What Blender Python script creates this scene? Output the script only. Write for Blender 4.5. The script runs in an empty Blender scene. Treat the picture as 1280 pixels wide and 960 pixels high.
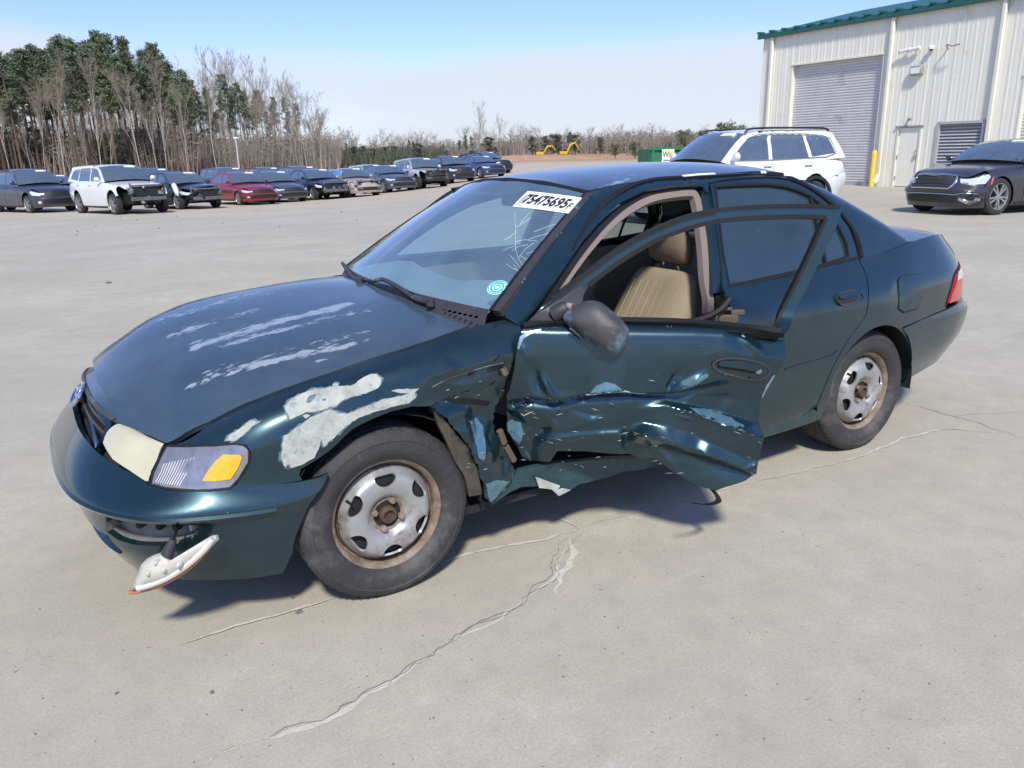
import bpy, bmesh, math, random
import numpy as np
from mathutils import Vector, Matrix
from mathutils.bvhtree import BVHTree
from mathutils.geometry import delaunay_2d_cdt
rnd = random.Random(7)
R = math.radians
scene = bpy.context.scene
col = scene.collection

# ------------------------------------------------------------------ camera
CP = np.array([0.85634746, 3.06548009, 1.44082436])
YAW, PITCH, ROLL, FPX = R(-120.70626), R(-16.30256), R(-1.14473), 992.7355
_f = np.array([math.cos(YAW)*math.cos(PITCH), math.sin(YAW)*math.cos(PITCH), math.sin(PITCH)])
_r = np.cross(_f, [0, 0, 1]); _r /= np.linalg.norm(_r)
_u = np.cross(_r, _f)
CF = _f
CR_ = math.cos(ROLL)*_r + math.sin(ROLL)*_u
CU = -math.sin(ROLL)*_r + math.cos(ROLL)*_u
cam = bpy.data.cameras.new('camera')
camo = bpy.data.objects.new('camera', cam); col.objects.link(camo)
camo.matrix_world = Matrix(((CR_[0], CU[0], -CF[0], CP[0]), (CR_[1], CU[1], -CF[1], CP[1]),
                            (CR_[2], CU[2], -CF[2], CP[2]), (0, 0, 0, 1)))
cam.sensor_width = 36.0
cam.lens = FPX/1280*36.0
cam.clip_start = 0.05; cam.clip_end = 6000
scene.camera = camo

# ------------------------------------------------------------------ sun, sky, exposure
SUN_YAW, SUN_EL = R(-118), R(47)          # direction the light travels (horizontal), elevation
ld = np.array([math.cos(SUN_YAW)*math.cos(SUN_EL), math.sin(SUN_YAW)*math.cos(SUN_EL), -math.sin(SUN_EL)])
sun = bpy.data.lights.new('sun', 'SUN'); sun.energy = 2.65; sun.angle = R(6); sun.color = (1.0, 0.96, 0.86)
suno = bpy.data.objects.new('sun', sun); col.objects.link(suno)
suno.rotation_euler = Vector(ld).to_track_quat('-Z', 'Y').to_euler()
world = bpy.data.worlds.new('World'); scene.world = world; world.use_nodes = True
wn = world.node_tree; wn.nodes.clear()
sky = wn.nodes.new('ShaderNodeTexSky'); sky.sky_type = 'NISHITA'; sky.sun_disc = False
sky.sun_elevation = SUN_EL
# sky sun_rotation is measured clockwise from +Y
sd = -ld
sky.sun_rotation = math.atan2(sd[0], sd[1])
sky.air_density = 1.0; sky.dust_density = 0.3; sky.ozone_density = 3.0; sky.altitude = 50
tc = wn.nodes.new('ShaderNodeTexCoord')
sep = wn.nodes.new('ShaderNodeSeparateXYZ'); wn.links.new(tc.outputs['Generated'], sep.inputs[0])
mp = wn.nodes.new('ShaderNodeMapping'); mp.inputs['Scale'].default_value = (1.0, 1.0, 6.0)
wn.links.new(tc.outputs['Generated'], mp.inputs[0])
n1 = wn.nodes.new('ShaderNodeTexNoise'); n1.inputs['Scale'].default_value = 1.25; n1.inputs['Detail'].default_value = 9
n1.inputs['Roughness'].default_value = 0.52; n1.inputs['Distortion'].default_value = 0.35
wn.links.new(mp.outputs[0], n1.inputs['Vector'])
# low cloud bank: denser towards the horizon all around
el = wn.nodes.new('ShaderNodeMapRange'); el.interpolation_type = 'SMOOTHSTEP'
el.inputs['From Min'].default_value = 0.20; el.inputs['From Max'].default_value = 0.05
el.inputs['To Min'].default_value = -0.34; el.inputs['To Max'].default_value = 0.30
wn.links.new(sep.outputs['Z'], el.inputs['Value'])
ad = wn.nodes.new('ShaderNodeMath'); ad.operation = 'ADD'
nc = wn.nodes.new('ShaderNodeMath'); nc.operation = 'MULTIPLY_ADD'; nc.inputs[1].default_value = 1.9; nc.inputs[2].default_value = -.45; wn.links.new(n1.outputs['Fac'], nc.inputs[0]); wn.links.new(nc.outputs[0], ad.inputs[0]); wn.links.new(el.outputs[0], ad.inputs[1])
cr = wn.nodes.new('ShaderNodeMapRange'); cr.interpolation_type = 'SMOOTHSTEP'
cr.inputs['From Min'].default_value = 0.36; cr.inputs['From Max'].default_value = 0.74
cr.inputs['To Min'].default_value = 0.08; cr.inputs['To Max'].default_value = 0.90
wn.links.new(ad.outputs[0], cr.inputs['Value'])
mx = wn.nodes.new('ShaderNodeMix'); mx.data_type = 'RGBA'
wn.links.new(cr.outputs[0], mx.inputs['Factor']); tint = wn.nodes.new('ShaderNodeMix'); tint.data_type = 'RGBA'; tint.blend_type = 'MULTIPLY'; tint.inputs['Factor'].default_value = 1
wn.links.new(sky.outputs[0], tint.inputs['A']); tint.inputs['B'].default_value = (.51, .55, .80, 1); wn.links.new(tint.outputs['Result'], mx.inputs['A'])
mx.inputs['B'].default_value = (2.95, 3.15, 3.5, 1)
bg = wn.nodes.new('ShaderNodeBackground'); bg.inputs['Strength'].default_value = 0.15
wn.links.new(mx.outputs['Result'], bg.inputs['Color'])
wo = wn.nodes.new('ShaderNodeOutputWorld'); wn.links.new(bg.outputs[0], wo.inputs['Surface'])
vs = scene.view_settings
vs.view_transform = 'Standard'; vs.look = 'None'; vs.gamma = 1; vs.exposure = 0.76; vs.use_curve_mapping = False
scene.cycles.max_bounces = 8; scene.cycles.transparent_max_bounces = 12
scene.cycles.use_denoising = True

# ------------------------------------------------------------------ pixel <-> place
def ray(px, py):
    d = CF + CR_*(px-640)/FPX - CU*(py-480)/FPX
    return CP, d/np.linalg.norm(d)
def project(P):
    d = np.asarray(P, float).reshape(-1, 3)-CP
    z = d@CF
    return np.stack([640+FPX*(d@CR_)/z, 480-FPX*(d@CU)/z], -1)
FW2 = np.array([math.cos(YAW), math.sin(YAW)]); RT2 = np.array([FW2[1], -FW2[0]])
def gz(x, y):
    """height of the yard: level by the wreck and the shed, falling away to the far left"""
    x = np.asarray(x, float); y = np.asarray(y, float)
    d = (x-CP[0])*FW2[0]+(y-CP[1])*FW2[1]; r = (x-CP[0])*RT2[0]+(y-CP[1])*RT2[1]
    a = np.clip((3-r)/14, 0, 1); a = a*a*(3-2*a)
    dd = np.maximum(0, d-9); dd = 90*(1-np.exp(-dd/90))
    return -0.026*dd*a
def at_depth(px, d):
    """ground position seen at pixel column px, d metres ahead of the camera"""
    h = np.array([CP[0], CP[1]])+FW2*d/math.cos(PITCH)+RT2*d*(px-640)/FPX
    return np.array([h[0], h[1], float(gz(h[0], h[1]))])
def ground_px(px, py):
    o, d = ray(px, py); t = 1.0
    for _ in range(60):
        q = o+d*t; t += (q[2]-float(gz(q[0], q[1])))/max(1e-3, -d[2])*0.9
    return o+d*t

# ------------------------------------------------------------------ materials
def mat(name, base, rough=0.5, metal=0.0, coat=0.0, coat_rough=0.05, var=0.10, vscale=6.0, bump=0.0, bscale=60.0,
        rvar=0.08, spec=0.5, trans=0.0, dirt=None, dirt_amt=0.0, dirt_scale=3.0, vstretch=(1, 1, 1)):
    m = bpy.data.materials.new(name); m.use_nodes = True
    nt = m.node_tree; b = nt.nodes['Principled BSDF']
    b.inputs['Roughness'].default_value = rough; b.inputs['Metallic'].default_value = metal
    b.inputs['Coat Weight'].default_value = coat; b.inputs['Coat Roughness'].default_value = coat_rough
    b.inputs['Specular IOR Level'].default_value = spec
    b.inputs['Transmission Weight'].default_value = trans
    t = nt.nodes.new('ShaderNodeTexCoord'); mpn = nt.nodes.new('ShaderNodeMapping')
    mpn.inputs['Scale'].default_value = vstretch
    nt.links.new(t.outputs['Object'], mpn.inputs[0])
    no = nt.nodes.new('ShaderNodeTexNoise'); no.inputs['Scale'].default_value = vscale; no.inputs['Detail'].default_value = 6
    no.inputs['Roughness'].default_value = 0.6
    nt.links.new(mpn.outputs[0], no.inputs['Vector'])
    mr = nt.nodes.new('ShaderNodeMapRange'); mr.inputs['From Min'].default_value = 0.25; mr.inputs['From Max'].default_value = 0.75
    mr.inputs['To Min'].default_value = 1-var; mr.inputs['To Max'].default_value = 1+var
    nt.links.new(no.outputs['Fac'], mr.inputs['Value'])
    mul = nt.nodes.new('ShaderNodeMix'); mul.data_type = 'RGBA'; mul.blend_type = 'MULTIPLY'; mul.inputs['Factor'].default_value = 1
    mul.inputs['A'].default_value = (*base, 1); nt.links.new(mr.outputs[0], mul.inputs['B'])
    last = mul.outputs['Result']
    if dirt is not None:
        n2 = nt.nodes.new('ShaderNodeTexNoise'); n2.inputs['Scale'].default_value = dirt_scale; n2.inputs['Detail'].default_value = 8
        n2.inputs['Roughness'].default_value = 0.7
        nt.links.new(t.outputs['Object'], n2.inputs['Vector'])
        m2 = nt.nodes.new('ShaderNodeMapRange'); m2.inputs['From Min'].default_value = 0.62-0.35*dirt_amt
        m2.inputs['From Max'].default_value = 0.75-0.2*dirt_amt; m2.inputs['To Max'].default_value = 0.85
        nt.links.new(n2.outputs['Fac'], m2.inputs['Value'])
        dm = nt.nodes.new('ShaderNodeMix'); dm.data_type = 'RGBA'
        nt.links.new(m2.outputs[0], dm.inputs['Factor']); nt.links.new(last, dm.inputs['A']); dm.inputs['B'].default_value = (*dirt, 1)
        last = dm.outputs['Result']
    nt.links.new(last, b.inputs['Base Color'])
    if rvar:
        rr = nt.nodes.new('ShaderNodeMapRange'); rr.inputs['To Min'].default_value = max(0, rough-rvar); rr.inputs['To Max'].default_value = min(1, rough+rvar)
        nt.links.new(no.outputs['Fac'], rr.inputs['Value']); nt.links.new(rr.outputs[0], b.inputs['Roughness'])
    if bump:
        nb = nt.nodes.new('ShaderNodeTexNoise'); nb.inputs['Scale'].default_value = bscale; nb.inputs['Detail'].default_value = 5
        nt.links.new(t.outputs['Object'], nb.inputs['Vector'])
        bn = nt.nodes.new('ShaderNodeBump'); bn.inputs['Strength'].default_value = bump; bn.inputs['Distance'].default_value = 0.01
        nt.links.new(nb.outputs['Fac'], bn.inputs['Height']); nt.links.new(bn.outputs[0], b.inputs['Normal'])
    return m
def glass_mat(name, tint, transp, rough=0.02, haze=0.08, hazecol=(0.35, 0.45, 0.5)):
    """window glass: clear part, thin film of dust (windshield: sky sheen in its colour too), mirror reflection by Fresnel"""
    m = bpy.data.materials.new(name); m.use_nodes = True; nt = m.node_tree; nt.nodes.clear()
    o = nt.nodes.new('ShaderNodeOutputMaterial')
    tr = nt.nodes.new('ShaderNodeBsdfTransparent'); tr.inputs[0].default_value = (*tint, 1)
    df = nt.nodes.new('ShaderNodeBsdfDiffuse'); df.inputs[0].default_value = (*hazecol, 1)
    gl = nt.nodes.new('ShaderNodeBsdfGlossy'); gl.inputs['Roughness'].default_value = rough
    lw = nt.nodes.new('ShaderNodeLayerWeight'); lw.inputs['Blend'].default_value = .5      # same from both sides of the pane
    p5 = nt.nodes.new('ShaderNodeMath'); p5.operation = 'POWER'; nt.links.new(lw.outputs['Facing'], p5.inputs[0]); p5.inputs[1].default_value = 5
    fr = nt.nodes.new('ShaderNodeMath'); fr.operation = 'MULTIPLY_ADD'; nt.links.new(p5.outputs[0], fr.inputs[0]); fr.inputs[1].default_value = .92; fr.inputs[2].default_value = .045
    t = nt.nodes.new('ShaderNodeTexCoord'); no = nt.nodes.new('ShaderNodeTexNoise'); no.inputs['Scale'].default_value = 5
    no.inputs['Detail'].default_value = 6; nt.links.new(t.outputs['Object'], no.inputs['Vector'])
    mr = nt.nodes.new('ShaderNodeMapRange'); mr.inputs['To Min'].default_value = haze*0.5; mr.inputs['To Max'].default_value = haze*1.5
    nt.links.new(no.outputs['Fac'], mr.inputs['Value'])
    a = nt.nodes.new('ShaderNodeMixShader'); nt.links.new(mr.outputs[0], a.inputs[0])
    nt.links.new(tr.outputs[0], a.inputs[1]); nt.links.new(df.outputs[0], a.inputs[2])
    f2 = nt.nodes.new('ShaderNodeMath'); f2.operation = 'MULTIPLY_ADD'; f2.inputs[1].default_value = 1.0; f2.inputs[2].default_value = transp
    f2.use_clamp = True
    nt.links.new(fr.outputs[0], f2.inputs[0])
    b = nt.nodes.new('ShaderNodeMixShader'); nt.links.new(f2.outputs[0], b.inputs[0])
    nt.links.new(a.outputs[0], b.inputs[1]); nt.links.new(gl.outputs[0], b.inputs[2])
    nt.links.new(b.outputs[0], o.inputs['Surface'])
    return m

# ------------------------------------------------------------------ objects and tags
def tag(o, label=None, cat=None, group=None, kind=None):
    if label: o['label'] = label
    if cat: o['category'] = cat
    if group: o['group'] = group
    if kind: o['kind'] = kind
    return o
def empty(name, loc=(0, 0, 0), rz=0.0):
    o = bpy.data.objects.new(name, None); col.objects.link(o)
    o.location = loc; o.rotation_euler = (0, 0, rz); o.empty_display_size = 0.2
    return o
def link(name, me, parent=None):
    o = bpy.data.objects.new(name, me); col.objects.link(o)
    if parent is not None: o.parent = parent
    return o
def mk(name, verts, faces, m, parent=None, smooth=True, sharp=38):
    me = bpy.data.meshes.new(name)
    me.from_pydata([tuple(map(float, v)) for v in verts], [], [tuple(int(i) for i in f) for f in faces])
    me.validate()
    if smooth:
        me.polygons.foreach_set('use_smooth', [True]*len(me.polygons))
        if sharp: me.set_sharp_from_angle(angle=R(sharp))
    if m is not None: me.materials.append(m)
    me.update()
    return link(name, me, parent)
class MB:
    """collects simple shapes for one mesh"""
    def __init__(s): s.v = []; s.f = []
    def add(s, v, f):
        n = len(s.v); s.v += [tuple(map(float, q)) for q in v]; s.f += [tuple(i+n for i in g) for g in f]; return s
    def box(s, c, size, M=None, bev=0.0):
        x, y, z = [q/2 for q in size]
        if bev:
            b = min(bev, .45*min(size)); vs_ = []
            for sx in (-1, 1):
                for sy in (-1, 1):
                    for sz in (-1, 1):
                        vs_ += [(sx*x, sy*(y-b), sz*(z-b)), (sx*(x-b), sy*y, sz*(z-b)), (sx*(x-b), sy*(y-b), sz*z)]
            bm = bmesh.new(); [bm.verts.new(q) for q in vs_]
            bmesh.ops.convex_hull(bm, input=bm.verts); bm.verts.index_update()
            vv = [q.co.copy() for q in bm.verts]; ff = [[q.index for q in f.verts] for f in bm.faces]; bm.free()
        else:
            vv = [Vector((sx*x, sy*y, sz*z)) for sx in (-1, 1) for sy in (-1, 1) for sz in (-1, 1)]
            ff = [(0, 1, 3, 2), (4, 6, 7, 5), (0, 4, 5, 1), (2, 3, 7, 6), (0, 2, 6, 4), (1, 5, 7, 3)]
        c = Vector(c)
        vv = [((M @ q) if M is not None else q)+c for q in vv]
        return s.add(vv, ff)
    def tube(s, pts, rad, n=8, cap=True):
        pts = [Vector(q) for q in pts]; k = len(pts)
        rad = rad if hasattr(rad, '__len__') else [rad]*k
        vv = []; prev = None
        for i, q in enumerate(pts):
            d = (pts[min(i+1, k-1)]-pts[max(i-1, 0)])
            if d.length < 1e-9: d = Vector((0, 0, 1))
            d.normalize()
            if prev is None:
                a = d.cross(Vector((0, 0, 1)) if abs(d.z) < .9 else Vector((1, 0, 0))).normalized()
            else:
                a = (prev-d*prev.dot(d)).normalized()
            prev = a; b = d.cross(a)
            for j in range(n):
                w = 2*math.pi*j/n; vv.append(q+(a*math.cos(w)+b*math.sin(w))*rad[i])
        ff = [(i*n+j, i*n+(j+1) % n, (i+1)*n+(j+1) % n, (i+1)*n+j) for i in range(k-1) for j in range(n)]
        if cap: ff += [tuple(range(n))[::-1], tuple(range((k-1)*n, k*n))]
        return s.add(vv, ff)
    def lathe(s, prof, n=32, axis='y', c=(0, 0, 0)):
        """prof: (radius, offset along the axis)"""
        vv = []; k = len(prof)
        for r_, h in prof:
            for j in range(n):
                w = 2*math.pi*j/n; a, b = r_*math.cos(w), r_*math.sin(w)
                q = {'y': (a, h, b), 'z': (a, b, h), 'x': (h, a, b)}[axis]
                vv.append((q[0]+c[0], q[1]+c[1], q[2]+c[2]))
        ff = [(i*n+j, i*n+(j+1) % n, (i+1)*n+(j+1) % n, (i+1)*n+j) for i in range(k-1) for j in range(n)]
        return s.add(vv, ff)
    def build(s, name, m, parent=None, smooth=True, sharp=38): return mk(name, s.v, s.f, m, parent, smooth, sharp)

# ------------------------------------------------------------------ surfaces and panels cut from them
def pchip(xs, ys):
    xs = np.asarray(xs, float); ys = np.asarray(ys, float)
    if xs[0] > xs[-1]: xs = xs[::-1]; ys = ys[::-1]
    h = np.diff(xs); dl = np.diff(ys)/h; n = len(xs); d = np.zeros(n)
    for i in range(1, n-1):
        if dl[i-1]*dl[i] > 0:
            w1, w2 = 2*h[i]+h[i-1], h[i]+2*h[i-1]; d[i] = (w1+w2)/(w1/dl[i-1]+w2/dl[i])
    d[0], d[-1] = dl[0], dl[-1]
    def f(x):
        x = np.clip(np.asarray(x, float), xs[0], xs[-1]); i = np.clip(np.searchsorted(xs, x)-1, 0, n-2)
        t = (x-xs[i])/h[i]
        return ((2*t**3-3*t**2+1)*ys[i]+(t**3-2*t**2+t)*h[i]*d[i]+(-2*t**3+3*t**2)*ys[i+1]+(t**3-t**2)*h[i]*d[i+1])
    return f
def _crw(f):
    return np.stack([-.5*f**3+f**2-.5*f, 1.5*f**3-2.5*f**2+1, -1.5*f**3+2*f**2+.5*f, .5*f**3-.5*f**2], -1)
class Surf:
    def __init__(s, fn, ur, vr, nu=80, nv=60, scale=(1, 1)):
        s.fn = fn; s.ur = ur; s.vr = vr; s.nu = nu; s.nv = nv; s.scale = scale; s._b = None
    def __call__(s, u, v): return s.fn(np.asarray(u, float), np.asarray(v, float))
    def normal(s, u, v):
        e = 1e-3
        a = s(u+e, v)-s(u-e, v); b = s(u, v+e)-s(u, v-e)
        n = np.cross(a, b); return n/np.maximum(1e-12, np.linalg.norm(n, axis=-1, keepdims=True))
    def _grid(s):
        if s._b is None:
            us = np.linspace(*s.ur, s.nu+1); vs_ = np.linspace(*s.vr, s.nv+1)
            U, V = np.meshgrid(us, vs_, indexing='ij')
            P = s(U.ravel(), V.ravel()); m = s.nv+1
            q = [(i*m+j, (i+1)*m+j, (i+1)*m+j+1, i*m+j+1) for i in range(s.nu) for j in range(s.nv)]
            s._P = P; s._U = U.ravel(); s._V = V.ravel()
            s._b = BVHTree.FromPolygons([tuple(x) for x in P], q); s._px = project(P)
        return s._b
    def hit(s, px, py):
        b = s._grid(); o, d = ray(px, py)
        loc, nn, idx, di = b.ray_cast(Vector(o), Vector(d))
        if loc is None:
            e = (s._px[:, 0]-px)**2+(s._px[:, 1]-py)**2; k = int(np.argmin(e+0.02*np.linalg.norm(s._P-CP, axis=1)))
            return np.array([s._U[k], s._V[k]])
        i, j = divmod(idx, s.nv); du = (s.ur[1]-s.ur[0])/s.nu; dv = (s.vr[1]-s.vr[0])/s.nv
        u, v = s.ur[0]+(i+.5)*du, s.vr[0]+(j+.5)*dv
        for _ in range(3):
            p0 = s(u, v).reshape(3); a = (s(u+.01*du, v).reshape(3)-p0)/(.01*du); c = (s(u, v+.01*dv).reshape(3)-p0)/(.01*dv)
            A = np.stack([a, c], 1); w = np.linalg.lstsq(A, np.array(loc)-p0, rcond=None)[0]; u += w[0]; v += w[1]
        return np.array([np.clip(u, *s.ur), np.clip(v, *s.vr)])
    def trace(s, pts): return [s.hit(*q) for q in pts]
    def near(s, P):
        """parameters of the surface point nearest to a 3-D point (x, None, z) on the near side"""
        s._grid(); P = list(P); w = np.array([0 if q is None else 1 for q in P]); q = np.array([0 if a is None else a for a in P])
        e = (((s._P-q)**2)*w).sum(1)+(1e-6 if P[1] is not None else 0)+np.where(s._P[:, 1] < 0, 1e3 if P[1] is None else 0, 0)
        k = int(np.argmin(e)); u, v = s._U[k], s._V[k]
        for _ in range(6):
            p0 = s(u, v).reshape(3); A = np.stack([(s(u+1e-4, v).reshape(3)-p0)/1e-4, (s(u, v+1e-4).reshape(3)-p0)/1e-4], 1)
            W = np.diag(w.astype(float)); d = np.linalg.lstsq(W@A, W@(q-p0), rcond=None)[0]
            u = np.clip(u+np.clip(d[0], -.5, .5), *s.ur); v = np.clip(v+np.clip(d[1], -.5, .5), *s.vr)
        return np.array([u, v])
def loft(net):
    net = np.asarray(net, float); T, S, _ = net.shape
    g = np.concatenate([2*net[:, :1]-net[:, 1:2], net, 2*net[:, -1:]-net[:, -2:-1]], 1)
    g = np.concatenate([2*g[:1]-g[1:2], g, 2*g[-1:]-g[-2:-1]], 0)
    def f(u, v):
        u = np.atleast_1d(u); v = np.atleast_1d(v)
        u, v = np.broadcast_arrays(u, v)
        i = np.clip(np.floor(u).astype(int), 0, S-2); j = np.clip(np.floor(v).astype(int), 0, T-2)
        wu = _crw(u-i); wv = _crw(v-j); out = 0
        for a in range(4):
            for b in range(4):
                out = out+(wu[:, a]*wv[:, b])[:, None]*g[j+b, i+a]
        return out
    return f
def inside(P, poly):
    P = np.asarray(P); x, y = P[:, 0], P[:, 1]; r = np.zeros(len(P), bool); poly = np.asarray(poly)
    xj, yj = poly[-1]
    for xi, yi in poly:
        c = ((yi > y) != (yj > y)) & (x < (xj-xi)*(y-yi)/((yj-yi) if yj != yi else 1e-12)+xi); r ^= c; xj, yj = xi, yi
    return r
def smooth_poly(pts, n=4):
    """closed Catmull-Rom through points"""
    p = np.asarray(pts, float); k = len(p); out = []
    for i in range(k):
        a, b, c, d = p[i-1], p[i], p[(i+1) % k], p[(i+2) % k]
        for t in np.linspace(0, 1, n, endpoint=False):
            out.append(.5*(2*b+(c-a)*t+(2*a-5*b+4*c-d)*t*t+(3*b-a-3*c+d)*t**3))
    return out
def smooth_line(pts, n=5):
    p = np.asarray(pts, float); p = np.vstack([2*p[0]-p[1], p, 2*p[-1]-p[-2]]); out = []
    for i in range(1, len(p)-2):
        a, b, c, d = p[i-1], p[i], p[i+1], p[i+2]
        for t in np.linspace(0, 1, n, endpoint=False):
            out.append(.5*(2*b+(c-a)*t+(2*a-5*b+4*c-d)*t*t+(3*b-a-3*c+d)*t**3))
    out.append(p[-2]); return out
def tri2d(poly, holes, sp, sc):
    sc = np.asarray(sc); loops = [np.asarray(poly)*sc]+[np.asarray(h)*sc for h in holes]
    V = []; E = []
    for L in loops:
        ring = []
        for i in range(len(L)):
            a, b = L[i], L[(i+1) % len(L)]; n = max(1, int(math.ceil(np.linalg.norm(b-a)/sp)))
            for t in range(n): ring.append(a+(b-a)*t/n)
        k = len(V); V += ring; E += [(k+i, k+(i+1) % len(ring)) for i in range(len(ring))]
    B = np.array(V); lo, hi = B.min(0), B.max(0)
    gx = np.arange(lo[0]+sp*.5, hi[0], sp); gy = np.arange(lo[1]+sp*.5, hi[1], sp)
    if len(gx) and len(gy):
        G = np.stack(np.meshgrid(gx, gy, indexing='ij'), -1)
        G[::2, :, 1] += sp*.25; G[1::2, :, 1] -= sp*.25
        G = G.reshape(-1, 2); G = G[inside(G, loops[0])]
        for h in loops[1:]: G = G[~inside(G, h)] if len(G) else G
        if len(G):
            keep = np.ones(len(G), bool)
            for c in range(0, len(G), 4000):
                g = G[c:c+4000]; keep[c:c+4000] = (((g[:, None, :]-B[None])**2).sum(-1).min(1) > (.45*sp)**2)
            G = G[keep]; V = V+list(G)
    r = delaunay_2d_cdt([Vector(q) for q in V], E, [], 0, 1e-7, False)
    P = np.array([tuple(q) for q in r[0]]); F = np.array([list(f) for f in r[2]], int)
    c = P[F].mean(1); ok = inside(c, loops[0])
    for h in loops[1:]: ok &= ~inside(c, h)
    F = F[ok]; used = np.unique(F); rm = -np.ones(len(P), int); rm[used] = np.arange(len(used))
    return P[used]/sc, rm[F]
def panel(name, surf, poly, m, parent=None, sp=0.03, thick=0.012, off=0.0, disp=None, holes=(), mirror=False, sharp=38,
          attr=None, flip=False):
    uv, F = tri2d(poly, holes, sp, surf.scale)
    P = surf(uv[:, 0], uv[:, 1]); N = surf.normal(uv[:, 0], uv[:, 1])
    # orient outwards: majority of normals away from the local centre axis
    if flip: N = -N
    P = P+N*off
    if disp is not None: P = disp(P, N, uv)
    # face winding to agree with N
    a = np.cross(P[F[:, 1]]-P[F[:, 0]], P[F[:, 2]]-P[F[:, 0]]); s = (a*N[F[:, 0]]).sum(1) < 0
    F = F.copy(); F[s] = F[s][:, ::-1]
    V = list(P); faces = [tuple(f) for f in F]
    if thick:
        cnt = {}
        for f in faces:
            for i in range(3):
                e = (f[i], f[(i+1) % 3]); cnt[e] = cnt.get(e, 0)+1
        bd = [e for e in cnt if (e[1], e[0]) not in cnt]; idx = {}
        for e in bd:
            for q in e:
                if q not in idx: idx[q] = len(V); V.append(P[q]-N[q]*thick)
        faces += [(e[1], e[0], idx[e[0]], idx[e[1]]) for e in bd]
    V = np.array(V)
    if mirror:
        V = V*[1, -1, 1]; faces = [f[::-1] for f in faces]
    o = mk(name, V, faces, m, parent, True, sharp)
    if attr is not None:
        vals = attr(uv, P); vals = np.concatenate([vals, np.zeros(len(V)-len(vals))])
        at = o.data.attributes.new('wear', 'FLOAT', 'POINT'); at.data.foreach_set('value', vals.astype(np.float32))
    return o
def strip(name, surf, line, width, m, parent=None, off=0.004, thick=0.006, mirror=False, smooth=True, flip=False):
    """a raised ribbon along a line of surface parameters"""
    L = np.array(smooth_line(line, 5)) if smooth else np.array(line)
    P = surf(L[:, 0], L[:, 1]); N = surf.normal(L[:, 0], L[:, 1])*(-1 if flip else 1)
    T = np.gradient(P, axis=0); T /= np.linalg.norm(T, axis=1, keepdims=True); B = np.cross(N, T)
    w = np.broadcast_to(np.asarray(width, float), (len(P),))[:, None]/2 if np.ndim(width) == 0 else np.interp(np.linspace(0, 1, len(P)), np.linspace(0, 1, len(width)), width)[:, None]/2
    r = [P-B*w-N*thick, P-B*w*.92+N*off, P+B*w*.92+N*off, P+B*w-N*thick]
    V = np.stack(r, 1).reshape(-1, 3); n = len(P)
    f = [(i*4+j, i*4+j+1, (i+1)*4+j+1, (i+1)*4+j) for i in range(n-1) for j in range(3)]+[(0, 3, 2, 1), ((n-1)*4, (n-1)*4+1, (n-1)*4+2, (n-1)*4+3)]
    if mirror: V = V*[1, -1, 1]; f = [g[::-1] for g in f]
    return mk(name, V, f, m, parent)
def text_mesh(body, size, name, m, parent, M, extrude=0.0004, bold=0.0, align='CENTER'):
    c = bpy.data.curves.new(name, 'FONT'); c.body = body; c.size = size; c.align_x = align; c.align_y = 'CENTER'
    c.extrude = extrude; c.offset = bold; c.resolution_u = 3
    t = bpy.data.objects.new(name+'_tmp', c); col.objects.link(t)
    bpy.context.view_layer.update()
    me = bpy.data.meshes.new_from_object(t.evaluated_get(bpy.context.evaluated_depsgraph_get()))
    bpy.data.objects.remove(t); bpy.data.curves.remove(c)
    me.name = name; me.transform(M); me.materials.clear(); me.materials.append(m)
    return link(name, me, parent)
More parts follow.
